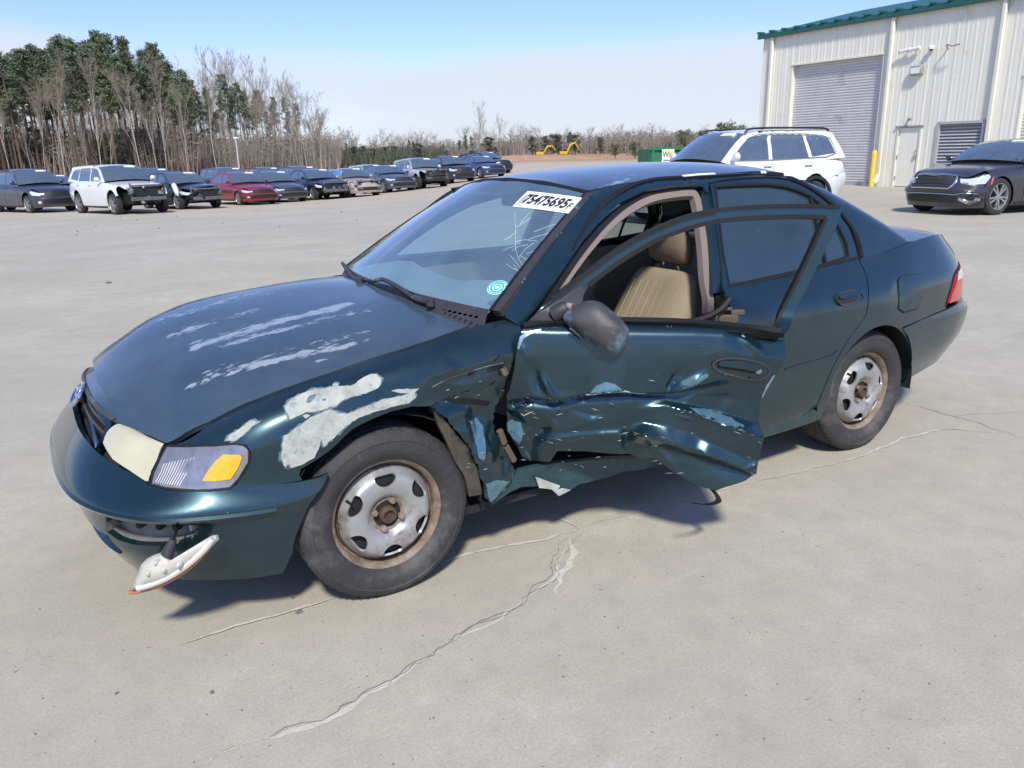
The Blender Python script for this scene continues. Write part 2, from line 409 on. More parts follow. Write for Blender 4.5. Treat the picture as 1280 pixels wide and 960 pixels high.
# =================================================================== ground
def ground_mat():
    m = bpy.data.materials.new('concrete'); m.use_nodes = True; nt = m.node_tree; b = nt.nodes['Principled BSDF']
    g = nt.nodes.new('ShaderNodeNewGeometry')
    def noise(scale, detail=8, rough=.6, dist=0.0, stretch=None):
        n = nt.nodes.new('ShaderNodeTexNoise'); n.inputs['Scale'].default_value = scale; n.inputs['Detail'].default_value = detail
        n.inputs['Roughness'].default_value = rough; n.inputs['Distortion'].default_value = dist
        if stretch:
            p = nt.nodes.new('ShaderNodeMapping'); p.inputs['Scale'].default_value = stretch; p.inputs['Rotation'].default_value = (0, 0, R(25)); nt.links.new(g.outputs['Position'], p.inputs[0]); nt.links.new(p.outputs[0], n.inputs['Vector'])
        else: nt.links.new(g.outputs['Position'], n.inputs['Vector'])
        return n.outputs['Fac']
    def rng(v, a, b_, c, d):
        r = nt.nodes.new('ShaderNodeMapRange'); r.inputs['From Min'].default_value = a; r.inputs['From Max'].default_value = b_
        r.inputs['To Min'].default_value = c; r.inputs['To Max'].default_value = d; nt.links.new(v, r.inputs['Value']); return r.outputs[0]
    def mix(f, A, B, blend='MIX'):
        x = nt.nodes.new('ShaderNodeMix'); x.data_type = 'RGBA'; x.blend_type = blend
        for s, v in (('Factor', f), ('A', A), ('B', B)):
            if hasattr(v, 'is_linked'): nt.links.new(v, x.inputs[s])
            elif isinstance(v, (int, float)): x.inputs[s].default_value = v
            else: x.inputs[s].default_value = (*v, 1)
        return x.outputs['Result']
    c = mix(rng(noise(.55, 10, .62), .35, .68, 0, 1), (.45, .405, .325), (.60, .548, .452))
    c = mix(rng(noise(.9, 8, .7, .6, (1, 2.2, 1)), .54, .74, 0, .8), c, (.64, .605, .53))           # pale worn patches
    c = mix(rng(noise(.22, 6, .6, .8), .45, .7, 0, .5), c, (.40, .365, .305))
    c = mix(rng(noise(.45, 7, .7, 1.2, (1, 1.6, 1)), .60, .72, 0, .55), c, (.60, .54, .43))
    c = mix(rng(noise(1.7, 8, .7, .4), .58, .75, 0, .7), c, (.33, .305, .262))                          # stains
    c = mix(rng(noise(7, 8, .75), .38, .68, 0, .7), c, (.385, .355, .305))
    c = mix(rng(noise(110, 4, .75), .35, .68, 0, .62), c, (.31, .287, .245))                          # grain
    c = mix(rng(noise(46, 3, .6), .67, .74, 0, .8), c, (.10, .098, .095))                               # aggregate pits
    c = mix(rng(noise(26, 5, .6), .70, .80, 0, .5), c, (.60, .575, .53))
    # beyond the slab: dusty tan earth
    at = nt.nodes.new('ShaderNodeAttribute'); at.attribute_name = 'earth'
    e = mix(rng(noise(.35, 8, .65), .3, .7, 0, 1), (.44, .365, .285), (.50, .435, .36))
    s = nt.nodes.new('ShaderNodeMath'); s.operation = 'MULTIPLY_ADD'; nt.links.new(noise(.3, 8, .7), s.inputs[0]); s.inputs[1].default_value = .7; nt.links.new(at.outputs['Fac'], s.inputs[2])
    c = mix(rng(s.outputs[0], .6, 1.0, 0, 1), c, e)
    at2 = nt.nodes.new('ShaderNodeAttribute'); at2.attribute_name = 'clay'
    cl = mix(rng(noise(.08, 8, .65), .3, .7, 0, 1), (.36, .20, .11), (.42, .28, .16))
    c = mix(at2.outputs['Fac'], c, cl)
    c = mix(1.0, c, (.985, .99, .945), 'MULTIPLY')
    nt.links.new(c, b.inputs['Base Color']); b.inputs['Roughness'].default_value = .86; b.inputs['Specular IOR Level'].default_value = .25
    bp_ = nt.nodes.new('ShaderNodeBump'); bp_.inputs['Strength'].default_value = .35; bp_.inputs['Distance'].default_value = .004
    ad_ = nt.nodes.new('ShaderNodeMath'); ad_.operation = 'ADD'; nt.links.new(noise(90, 6, .75), ad_.inputs[0]); nt.links.new(noise(9, 6, .7), ad_.inputs[1])
    nt.links.new(ad_.outputs[0], bp_.inputs['Height']); nt.links.new(bp_.outputs[0], b.inputs['Normal'])
    return m
def build_ground():
    ds = np.concatenate([np.linspace(-30, 8, 12), np.linspace(9, 60, 45), np.linspace(63, 160, 25), [190, 240, 320, 450, 700, 1200, 2400]])
    rs_ = np.concatenate([[-2400, -1200, -600, -320, -200], np.linspace(-150, -20, 27), np.linspace(-18, 24, 43), np.linspace(28, 150, 12), [200, 320, 600, 1200, 2400]])
    V = []; er = []; cy = []
    for d in ds:
        for r in rs_:
            q = CP[:2]+FW2*d+RT2*r; V.append((q[0], q[1], float(gz(q[0], q[1]))))
            k = 29+.12*(r+18)*(1 if r < 0 else .2); er.append(np.clip((d-k+6)/12, 0, 1)*np.clip((16-r)/8, 0, 1)); cy.append(np.clip((d-95)/40, 0, 1))
    n = len(rs_); F = [(i*n+j, i*n+j+1, (i+1)*n+j+1, (i+1)*n+j) for i in range(len(ds)-1) for j in range(n-1)]
    o = mk('ground', V, F, ground_mat(), None, True, 0)
    for nm, v in (('earth', er), ('clay', cy)):
        a = o.data.attributes.new(nm, 'FLOAT', 'POINT'); a.data.foreach_set('value', np.array(v, np.float32))
    bm = bmesh.new(); bm.from_mesh(o.data); bmesh.ops.recalc_face_normals(bm, faces=bm.faces)
    if sum(f.normal.z for f in bm.faces) < 0: bmesh.ops.reverse_faces(bm, faces=bm.faces)
    bm.to_mesh(o.data); bm.free()
    tag(o, kind='structure'); return o
ground = build_ground()
# ---- cracks and joints in the slab: sunken-looking ragged seams filled with pale sand
MG = {}
MG['sand'] = mat('pale_sand_fill', (.545, .505, .43), .95, var=.15, vscale=12, bump=.5, bscale=80)
MG['crackd'] = mat('crack_shadow', (.22, .20, .17), .95, var=.3, vscale=20)
MG['stone'] = mat('loose_stone', (.16, .15, .14), .9, var=.4, vscale=30)
_sh = [0]
def seam(pxs, wpx, m, name, jag=.5, step=.035, h=.004):
    _sh[0] += 1; h = .0012+.0004*_sh[0]+(.0012 if name == 'crack' else 0)
    P = [ground_px(*q) for q in pxs]; L = []
    for i in range(len(P)-1):
        n = max(1, int(np.linalg.norm(P[i+1]-P[i])/step))
        for t in range(n): L.append(P[i]+(P[i+1]-P[i])*t/n)
    L.append(P[-1]); L = np.array(L)
    n = len(L); off = np.zeros(n); w = 0
    for i in range(n): w = .8*w+rnd.uniform(-1, 1)*.012*jag; off[i] = w
    T = np.gradient(L, axis=0); T[:, 2] = 0; T /= np.maximum(1e-9, np.linalg.norm(T, axis=1, keepdims=True)); B = np.stack([-T[:, 1], T[:, 0], 0*T[:, 0]], -1)
    V = []; ww = np.interp(np.linspace(0, 1, n), np.linspace(0, 1, len(wpx)), wpx)*np.clip(np.minimum(np.arange(n)+.2, n-.8-np.arange(n))/(.18*n+1), .04, 1)
    for i in range(n):
        a, b = ww[i]*rnd.uniform(.35, 1.3)/2, ww[i]*rnd.uniform(.35, 1.3)/2
        V += [L[i]+B[i]*(off[i]+a)+[0, 0, h], L[i]+B[i]*(off[i]-b)+[0, 0, h]]
    o = mk(name, V, [(2*i, 2*i+1, 2*i+3, 2*i+2) for i in range(n-1)], m, ground, False)
    return o
c1 = [(236, 962), (290, 932), (345, 915), (400, 898), (440, 872), (470, 856), (520, 830), (570, 800), (603, 783), (650, 752), (683, 728), (694, 700), (706, 680), (722, 662)]
seam(c1, [.018, .024, .016, .010, .010, .012, .012], MG['sand'], 'sand_seam', 1.0)
seam(c1, [.003, .004, .003, .004, .003], MG['crackd'], 'crack', .9, .02, .008)
seam([(c[0]+9, c[1]-6) for c in c1[3:]], [.002, .003, .002], MG['crackd'], 'crack', 1.0, .02, .008)
seam([(690, 745), (704, 715), (712, 690), (722, 668)], [.02, .035, .03, .012], MG['sand'], 'sand_seam', 1.6)
seam([(722, 663), (700, 668), (660, 678), (620, 688), (570, 700), (500, 716)], [.03, .02, .015, .01], MG['sand'], 'sand_seam', .8)
seam([(722, 662), (760, 650), (800, 640), (860, 622), (930, 606), (1000, 590), (1080, 570), (1130, 548), (1180, 536), (1240, 540), (1285, 545)], [.016, .010, .008, .008, .010, .022, .014, .010], MG['sand'], 'sand_seam', .6)
seam([(722, 662), (700, 650), (670, 640)], [.02, .01], MG['sand'], 'sand_seam', .6)
seam([(1120, 500), (1150, 510), (1190, 520), (1240, 535), (1290, 552)], [.004, .006, .003], MG['crackd'], 'crack', 1.2, .03)
seam([(1190, 522), (1220, 518), (1290, 512)], [.003, .002], MG['crackd'], 'crack', 1.2, .03)
seam([(220, 808), (260, 795), (310, 780), (360, 766), (410, 752), (440, 742)], [.010, .014, .012, .008], MG['sand'], 'sand_seam', .4)
mb = MB()
for _ in range(60):
    px_, py_ = rnd.uniform(0, 1280), 620+340*rnd.random()**.8
    q = ground_px(px_, py_)
    if -3.5 < q[0] < .9 and abs(q[1]) < .95: continue
    s_ = rnd.uniform(.002, .0045); mb.box(q+[0, 0, s_*.4], (s_*rnd.uniform(.8, 1.6), s_*rnd.uniform(.8, 1.6), s_), Matrix.Rotation(rnd.random()*6, 3, 'Z'), s_*.36)
for px_, py_, s_ in ((374, 766, .016), (366, 748, .010), (265, 866, .010), (136, 354, .045), (455, 400, .03), (146, 867, .008)):
    q = ground_px(px_, py_); mb.box(q+[0, 0, s_*.2], (s_*1.5, s_, s_*.5), Matrix.Rotation(rnd.random()*6, 3, 'Z'), s_*.22)
for _ in range(90):
    q = at_depth(rnd.uniform(-100, 900), rnd.uniform(18, 45)); s_ = rnd.uniform(.02, .035)
    mb.box(q+[0, 0, s_*.3], (s_*1.4, s_, s_*.7), Matrix.Rotation(rnd.random()*6, 3, 'Z'))
tag(mb.build('loose_stones', MG['stone'], None, False), 'small dark stones and grit scattered on the concrete', 'grit', kind='stuff')
# =================================================================== the wrecked sedan
def paint_mat(name, base, rough, metal, coat, croug, wear=False, chips=0.0, fade=(0.10, 0.14, 0.17), fade_amt=0.0):
    m = mat(name, base, rough, metal, coat, croug, var=0.12, vscale=9, rvar=0.05)
    nt = m.node_tree; b = nt.nodes['Principled BSDF']; b.inputs['Coat IOR'].default_value = 1.5; t = [n for n in nt.nodes if n.type == 'TEX_COORD'][0]
    def mixin(fac, colour):
        src = b.inputs['Base Color'].links[0].from_socket
        x = nt.nodes.new('ShaderNodeMix'); x.data_type = 'RGBA'; nt.links.new(fac, x.inputs['Factor'])
        nt.links.new(src, x.inputs['A']); x.inputs['B'].default_value = (*colour, 1); nt.links.new(x.outputs['Result'], b.inputs['Base Color'])
    def mask(scale, lo, hi, amt, stretch=(1, 1, 1), detail=8):
        mp_ = nt.nodes.new('ShaderNodeMapping'); mp_.inputs['Scale'].default_value = stretch; nt.links.new(t.outputs['Object'], mp_.inputs[0])
        n = nt.nodes.new('ShaderNodeTexNoise'); n.inputs['Scale'].default_value = scale; n.inputs['Detail'].default_value = detail
        n.inputs['Roughness'].default_value = .65; nt.links.new(mp_.outputs[0], n.inputs['Vector'])
        r = nt.nodes.new('ShaderNodeMapRange'); r.inputs['From Min'].default_value = lo; r.inputs['From Max'].default_value = hi
        r.inputs['To Max'].default_value = amt; nt.links.new(n.outputs['Fac'], r.inputs['Value']); return r.outputs[0], n.outputs['Fac']
    if fade_amt:
        f, _ = mask(3.2, .38, .72, fade_amt); mixin(f, fade)
    if chips:
        f, _ = mask(75, .705, .75, chips); mixin(f, (.55, .6, .62))
    f, _ = mask(2.2, .5, .8, .12, (1, 1, 2.5)); mixin(f, (.16, .145, .12))     # road dust
    if wear:
        at = nt.nodes.new('ShaderNodeAttribute'); at.attribute_name = 'wear'
        _, n = mask(26, 0, 1, 1, (.32, 1.5, 1.5), 6)
        s = nt.nodes.new('ShaderNodeMath'); s.operation = 'MULTIPLY_ADD'; nt.links.new(at.outputs['Fac'], s.inputs[0])
        s.inputs[1].default_value = .42; n3, n4 = mask(75, 0, 1, 1, (.35, 1.2, 1.2), 5), mask(16, 0, 1, 1, (.35, 1.6, 1.6), 4)
        s3 = nt.nodes.new('ShaderNodeMath'); s3.operation = 'MULTIPLY_ADD'; nt.links.new(n3[1], s3.inputs[0]); s3.inputs[1].default_value = .55; s4 = nt.nodes.new('ShaderNodeMath'); s4.operation = 'MULTIPLY'; nt.links.new(n4[1], s4.inputs[0]); s4.inputs[1].default_value = .5; nt.links.new(s4.outputs[0], s3.inputs[2]); nt.links.new(s3.outputs[0], s.inputs[2])
        r = nt.nodes.new('ShaderNodeMapRange'); r.inputs['From Min'].default_value = .83; r.inputs['From Max'].default_value = .90
        r.inputs['To Max'].default_value = .80
        nt.links.new(s.outputs[0], r.inputs['Value']); mixin(r.outputs[0], (.46, .52, .53))
    return m
M = {}
TEAL = (0.0095, 0.037, 0.049)
M['paint'] = paint_mat('teal_paint', TEAL, .32, .60, .9, .085, chips=.6)
M['paint_top'] = paint_mat('faded_sky_tinted_teal', (.045, .080, .112), .40, .30, .8, .14, wear=True, chips=.7, fade=(.10, .145, .165), fade_amt=.6)  # faded clearcoat, with base also lifted and blued to carry reflected sky
M['primer'] = mat('primer', (.38, .39, .345), .7, var=.3, vscale=22, bump=.25, bscale=90, dirt=(.08, .12, .135), dirt_amt=.2, dirt_scale=30)
M['lifted'] = mat('lifted_clearcoat', (.10, .15, .17), .6, var=.4, vscale=40)
M['bare'] = mat('bare_metal_and_sheen', (.12, .24, .31), .28, .5, coat=.5, var=.35, vscale=25, dirt=(.3, .36, .38), dirt_amt=.1, dirt_scale=40)  # scraped metal, also used to paint light-blue sheen on folds
M['flake'] = mat('flaked_edge', (.34, .38, .39), .5, var=.4, vscale=40)
M['black'] = mat('black_rubber', (.010, .010, .011), .6, var=.2, bump=.15, spec=.3)
M['dark'] = mat('dark_inner_metal', (.016, .016, .016), .8, var=.4)
M['trim'] = mat('grey_plastic', (.040, .037, .041), .5, var=.2, vscale=20, bump=.12, bscale=300, dirt=(.3, .4, .44), dirt_amt=.02, dirt_scale=9)
M['trim_scuff'] = mat('scuffed_grey_plastic', (.052, .048, .053), .48, var=.2, vscale=20, bump=.15, bscale=300, dirt=(.20, .33, .40), dirt_amt=.34, dirt_scale=6)
M['taupe'] = mat('taupe_trim', (.22, .172, .15), .7, var=.12)
M['fabric'] = mat('beige_fabric', (.30, .245, .165), .95, var=.16, vscale=5, bump=.3, bscale=400, spec=.1, dirt=(.17, .14, .09), dirt_amt=.1, dirt_scale=5)
M['headrest'] = mat('brown_fabric', (.20, .15, .105), .95, var=.15, bump=.3, bscale=400, spec=.1)
M['vinyl'] = mat('tan_vinyl', (.36, .29, .20), .8, var=.15)
M['fabric_dark'] = mat('brown_vinyl', (.12, .085, .06), .7, var=.2, bump=.2, bscale=200)
M['dash'] = mat('dash_vinyl', (.46, .42, .35), .75, var=.12, bump=.2, bscale=300)
M['headliner'] = mat('headliner', (.45, .40, .34), .95, var=.1)
M['carpet'] = mat('carpet', (.20, .165, .125), 1, var=.3, bump=.4, bscale=200)
M['tyre'] = mat('tyre_rubber', (.038, .036, .036), .72, var=.3, vscale=8, bump=.3, bscale=60, dirt=(.11, .10, .09), dirt_amt=.28, dirt_scale=6)
M['steel'] = mat('silver_wheel_paint', (.40, .40, .39), .40, .45, var=.16, vscale=14, dirt=(.17, .11, .07), dirt_amt=.22, dirt_scale=11)
M['rusty'] = mat('rusty_steel', (.22, .15, .10), .75, .2, var=.4, vscale=18, dirt=(.34, .30, .25), dirt_amt=.45, dirt_scale=22, bump=.3)
M['rust'] = mat('brown_rust', (.095, .055, .037), .85, .1, var=.45, vscale=40, bump=.4)
M['chrome'] = mat('chrome', (.7, .7, .7), .12, 1, var=.05)
M['cream'] = mat('yellowed_lens', (.50, .47, .32), .22, var=.12, coat=.6, coat_rough=.12, vscale=9)
M['lens'] = mat('clear_lens', (.30, .30, .31), .22, .55, coat=1, var=.3, vscale=28)
M['amber'] = mat('amber_lens', (.80, .42, .02), .2, coat=.8, var=.14, vscale=45)
M['red'] = mat('red_lens', (.55, .02, .02), .18, coat=.8, var=.1)
M['white_lens'] = mat('white_lens', (.62, .60, .58), .2, coat=.8, var=.05)
M['lamp_back'] = mat('white_lamp_housing', (.52, .50, .43), .55, var=.08, vscale=30, dirt=(.3, .27, .2), dirt_amt=.1, dirt_scale=20)
M['orange_edge'] = mat('orange_lens_edge', (.45, .14, .04), .3, coat=.5, var=.2)
M['glass'] = glass_mat('windshield_glass', (.66, .88, .95), .19, haze=.24, hazecol=(.34, .54, .66))  # blue haze colour also stands in for sky mirrored in the windshield
M['glass_tint'] = glass_mat('tinted_glass', (.045, .06, .065), .11, haze=.30, hazecol=(.06, .125, .145))
M['glass_mid'] = glass_mat('film_glass', (.40, .46, .46), .03, haze=.06)
M['glass_clear'] = glass_mat('side_glass', (.75, .82, .80), .02, haze=.06)
M['paper'] = mat('white_sticker', (.86, .86, .84), .6, var=.02)
M['ink'] = mat('black_ink', (.02, .02, .022), .7, var=.1)
M['mint'] = mat('mint_sticker', (.50, .80, .74), .5, var=.05)
M['mint_ink'] = mat('green_ink', (.10, .36, .36), .5, var=.1)
M['crack'] = mat('cracked_glass_edge', (.78, .85, .86), .35, var=.2)

# ---- the body as a net of waterlines (rows) by stations (columns), left half, front centre -> rear centre
_rows = [
 # bottom edge
 [(.78,0,.20),(.77,.26,.20),(.725,.46,.195),(.645,.61,.19),(.53,.705,.185),(.34,.775,.185),(.0,.79,.20),(-.45,.795,.20),(-.95,.80,.20),(-1.5,.80,.205),(-2.05,.80,.215),(-2.5,.795,.25),(-2.85,.765,.30),(-3.18,.70,.33),(-3.36,.575,.34),(-3.44,.32,.345),(-3.46,0,.345)],
 [(.835,0,.31),(.825,.27,.31),(.785,.48,.305),(.70,.64,.30),(.57,.738,.295),(.345,.805,.295),(.0,.818,.31),(-.45,.826,.31),(-.95,.83,.31),(-1.5,.83,.315),(-2.05,.83,.325),(-2.5,.825,.36),(-2.85,.80,.41),(-3.2,.745,.44),(-3.40,.625,.45),(-3.485,.35,.455),(-3.51,0,.455)],
 [(.845,0,.43),(.835,.275,.43),(.795,.49,.42),(.712,.655,.41),(.585,.752,.405),(.30,.818,.40),(.0,.828,.42),(-.45,.838,.43),(-.95,.842,.44),(-1.5,.842,.445),(-2.05,.841,.455),(-2.5,.836,.47),(-2.85,.812,.51),(-3.22,.757,.535),(-3.42,.638,.545),(-3.505,.36,.55),(-3.53,0,.55)],
 [(.862,0,.465),(.852,.28,.462),(.81,.50,.455),(.722,.668,.445),(.59,.765,.438),(.285,.829,.432),(.0,.833,.49),(-.45,.842,.51),(-.95,.846,.52),(-1.5,.846,.525),(-2.05,.845,.53),(-2.5,.84,.54),(-2.85,.814,.575),(-3.22,.758,.595),(-3.42,.638,.60),(-3.505,.36,.605),(-3.525,0,.605)],
 [(.795,0,.555),(.785,.26,.552),(.735,.46,.54),(.645,.622,.525),(.51,.745,.512),(.235,.822,.495),(.0,.832,.57),(-.45,.842,.60),(-.95,.846,.61),(-1.5,.846,.62),(-2.05,.845,.625),(-2.5,.84,.625),(-2.85,.806,.635),(-3.20,.748,.64),(-3.375,.632,.645),(-3.455,.36,.65),(-3.475,0,.65)],
 [(.775,0,.635),(.762,.25,.63),(.705,.43,.612),(.605,.585,.598),(.435,.757,.615),(.20,.808,.655),(.0,.822,.69),(-.45,.834,.715),(-.95,.838,.73),(-1.5,.838,.74),(-2.05,.837,.75),(-2.5,.828,.755),(-2.85,.80,.765),(-3.18,.742,.77),(-3.345,.625,.77),(-3.425,.36,.775),(-3.445,0,.775)],
 [(.755,0,.668),(.742,.25,.662),(.68,.425,.632),(.585,.58,.615),(.395,.725,.685),(.17,.77,.74),(-.03,.783,.778),(-.47,.80,.815),(-.96,.808,.825),(-1.5,.808,.832),(-2.05,.803,.838),(-2.5,.79,.845),(-2.85,.762,.85),(-3.15,.705,.852),(-3.30,.60,.852),(-3.375,.35,.855),(-3.395,0,.855)],
 [(.725,0,.695),(.715,.25,.688),(.655,.42,.65),(.56,.575,.635),(.345,.66,.728),(.09,.684,.787),(-.128,.69,.826),(-.47,.735,.882),(-.96,.75,.895),(-1.5,.752,.905),(-2.05,.745,.918),(-2.5,.73,.93),(-2.85,.70,.945),(-3.10,.65,.945),(-3.235,.555,.935),(-3.30,.33,.935),(-3.315,0,.935)],
]
_net = np.array(_rows)
for r_, k_ in ((0, .03), (1, .04), (2, .045), (3, .045), (4, .03), (5, .012)): _net[r_, :4, 0] += np.array([1, 1, .95, .6])*k_
_net[5:7, :3, 2] += np.array([.02, .02, .01]); _net[4, :3, 2] += np.array([.042, .036, .015]); _net[3, :4, 2] += .008; _net[1:3, :6, 0] -= np.array([.014, .014, .012, .008, .004, .0]); _net[1:3, :6, 1] -= np.array([0, 0, .004, .008, .010, .006])
for r_, k_ in enumerate((.04, .05, .055, .055, .045, .06, .065, .065)): _net[r_, 13:, 0] -= np.array([.6, 1, 1.1, 1.1])*k_
_net[6, 12:, 2] += np.array([.008, .02, .022, .022, .022]); _net[7, 11:, 2] += np.array([.01, .035, .048, .035, .028, .028])
S0 = _net.shape[1]-1
_full = np.concatenate([(_net*[1, -1, 1])[:, :0:-1], _net], 1)
BODY = Surf(loft(_full), (S0-7, 2*S0), (0, 7), 240, 70, (.33, .11))
C0 = S0            # u of the front centre
def bx(x, z): return BODY.near((x, None, z))
def mirror_u(poly): return [np.array([2*C0-q[0], q[1]]) for q in poly]
# ---- hood, roof, trunk, greenhouse side, screens
_hz = pchip([.80, .76, .72, .66, .58, .45, .30, .10, -.10, -.30, -.50], [.650, .684, .708, .738, .770, .810, .842, .875, .902, .922, .935])
_hd = pchip([.80, .70, .60, .48, .34, .09, -.13, -.31, -.50], [.10, .125, .150, .133, .105, .090, .080, .073, .068])
_hl = pchip([.80, .72, .64, .55, .36, .11, -.2, -.45], [.02, .042, .068, .085, .078, .057, .03, 0])      # sprung up on its right side
_hy = pchip([.80, .60, .48, .34, .09, -.13, -.31, -.50], [.54, .555, .62, .66, .685, .69, .69, .69])
def _hood(x, y):
    return np.stack([x+0*y, y+0*x, _hz(x)-_hd(x)*np.abs(y/_hy(x))**2.3+_hl(x)*(lambda t: t*t*(3-2*t))(np.clip((.25-y)/.8, 0, 1))*(1-.4*np.clip((-.38-y)/.3, 0, 1)**1.5)], -1)
HOOD = Surf(_hood, (-.50, .80), (-.80, .80), 120, 120)
_re = pchip([-.46, -.60, -.80, -1.02, -1.2, -1.5, -1.8, -2.1, -2.3, -2.5, -2.7, -2.9], [.918, 1.01, 1.145, 1.285, 1.310, 1.325, 1.329, 1.314, 1.268, 1.185, 1.09, .985])
_rc = pchip([-.9, -1.02, -1.2, -1.5, -1.8, -2.1, -2.3, -2.5], [1.31, 1.325, 1.350, 1.372, 1.380, 1.366, 1.336, 1.27])
def _roof(x, y):
    zc, ze = _rc(x), _re(x); return np.stack([x+0*y, y+0*x, zc-(zc-ze)*np.abs(y/.52)**2.6], -1)
ROOF = Surf(_roof, (-2.40, -.95), (-.56, .56), 60, 50)
_gy = pchip([.85, .93, 1.0, 1.1, 1.2, 1.26, 1.30, 1.36], [.772, .742, .713, .663, .61, .576, .552, .51])
def _gh(x, z):
    y = _gy(z)-np.clip(-2.2-x, 0, 1)*.07
    rd = np.where((x < -1.0), np.exp(-np.clip(_re(x)-z, 0, 9)/.016)*.034, 0)
    return np.stack([x+0*z, y-rd, z+0*x], -1)
class _G(Surf):
    def normal(s, u, v): return -Surf.normal(s, u, v)
GH = _G(_gh, (-3.0, -.42), (.84, 1.335), 130, 60)
def _gin(x, z):
    P = _gh(x, z); P[..., 1] -= .045; return P
GIN = _G(_gin, (-3.0, -.42), (.50, 1.30), 130, 60)
def _ws(u, v):
    x = (-.345-.115*u*u)*(1-v)+(-.955-.068*u*u)*v; y = u*(.723*(1-v)+.517*v)
    z = (.932-.014*u*u)*(1-v)+(1.325-.037*u*u)*v+.028*4*v*(1-v)*(1-.5*u*u)
    return np.stack([x, y, z], -1)
WS = Surf(_ws, (-1.06, 1.06), (-.05, 1.05), 60, 60, (.62, .72))
def _rw(u, v):
    x = (-2.865+.09*u*u)*(1-v)+(-2.285-.03*u*u)*v; y = u*(.615*(1-v)+.50*v)
    z = (.995-.012*u*u)*(1-v)+(1.325-.05*u*u)*v+.02*4*v*(1-v)
    return np.stack([x, y, z], -1)
RW = Surf(lambda u, v: _rw(-u, v), (-1.08, 1.08), (-.05, 1.05), 40, 40, (.58, .68))
_tz = pchip([-2.75, -2.9, -3.1, -3.25, -3.36, -3.44], [1.005, 1.015, 1.018, 1.010, .992, .962])
def _trunk(x, y): return np.stack([x+0*y, y+0*x, _tz(x)-.032*np.abs(y/.62)**2.4], -1)
TRUNK = Surf(_trunk, (-3.45, -2.70), (-.72, .72), 40, 60)
# ---- the open door
HINGE = (-.53, .79); DA = R(30)
_dy = pchip([.12, .22, .35, .5, .65, .76, .82, .85, .868, .885, .92, 1.0, 1.30], [-.05, -.02, .022, .042, .047, .045, .040, .034, .020, -.012, -.045, -.06, -.10])
def _door(u, v):
    dy = _dy(v); c, s = math.cos(DA), math.sin(DA)
    return np.stack([HINGE[0]-u*c+dy*s, HINGE[1]+u*s+dy*c, v-.037*u/.95], -1)
DOOR = Surf(_door, (-.05, 1.25), (.12, 1.32), 90, 90)

def field(surf, ctrl, jit=.006):
    """piecewise-linear dent field from (pixel x, pixel y, metres) control points"""
    pts = np.array([surf.hit(a, b) for a, b, _ in ctrl])*np.array(surf.scale); d = np.array([c for _, _, c in ctrl])
    r = delaunay_2d_cdt([Vector(q) for q in pts], [], [], 0, 1e-7, True)
    V = np.array([tuple(q) for q in r[0]]); D = np.array([d[o[0]] if o else 0 for o in r[3]]); Fs = [list(f) for f in r[2]]
    def ev(Q):
        out = np.zeros(len(Q)); done = np.zeros(len(Q), bool)
        for f in Fs:
            a, b, c = V[f[0]], V[f[1]], V[f[2]]; det = (b[0]-a[0])*(c[1]-a[1])-(c[0]-a[0])*(b[1]-a[1])
            if abs(det) < 1e-12: continue
            l1 = ((Q[:, 0]-a[0])*(c[1]-a[1])-(c[0]-a[0])*(Q[:, 1]-a[1]))/det
            l2 = ((b[0]-a[0])*(Q[:, 1]-a[1])-(Q[:, 0]-a[0])*(b[1]-a[1]))/det
            k = (l1 >= -1e-6) & (l2 >= -1e-6) & (l1+l2 <= 1+1e-6) & ~done
            out[k] = (D[f[0]]*(1-l1-l2)+D[f[1]]*l1+D[f[2]]*l2)[k]; done |= k
        return out
    def disp(P, N, uv):
        Q = uv*np.array(surf.scale); o = 0
        for a, b in ((0, 0), (jit, 0), (-jit, 0), (0, jit), (0, -jit)): o = o+ev(Q+[a, b])
        return P+N*(o/5)[:, None]
    return disp

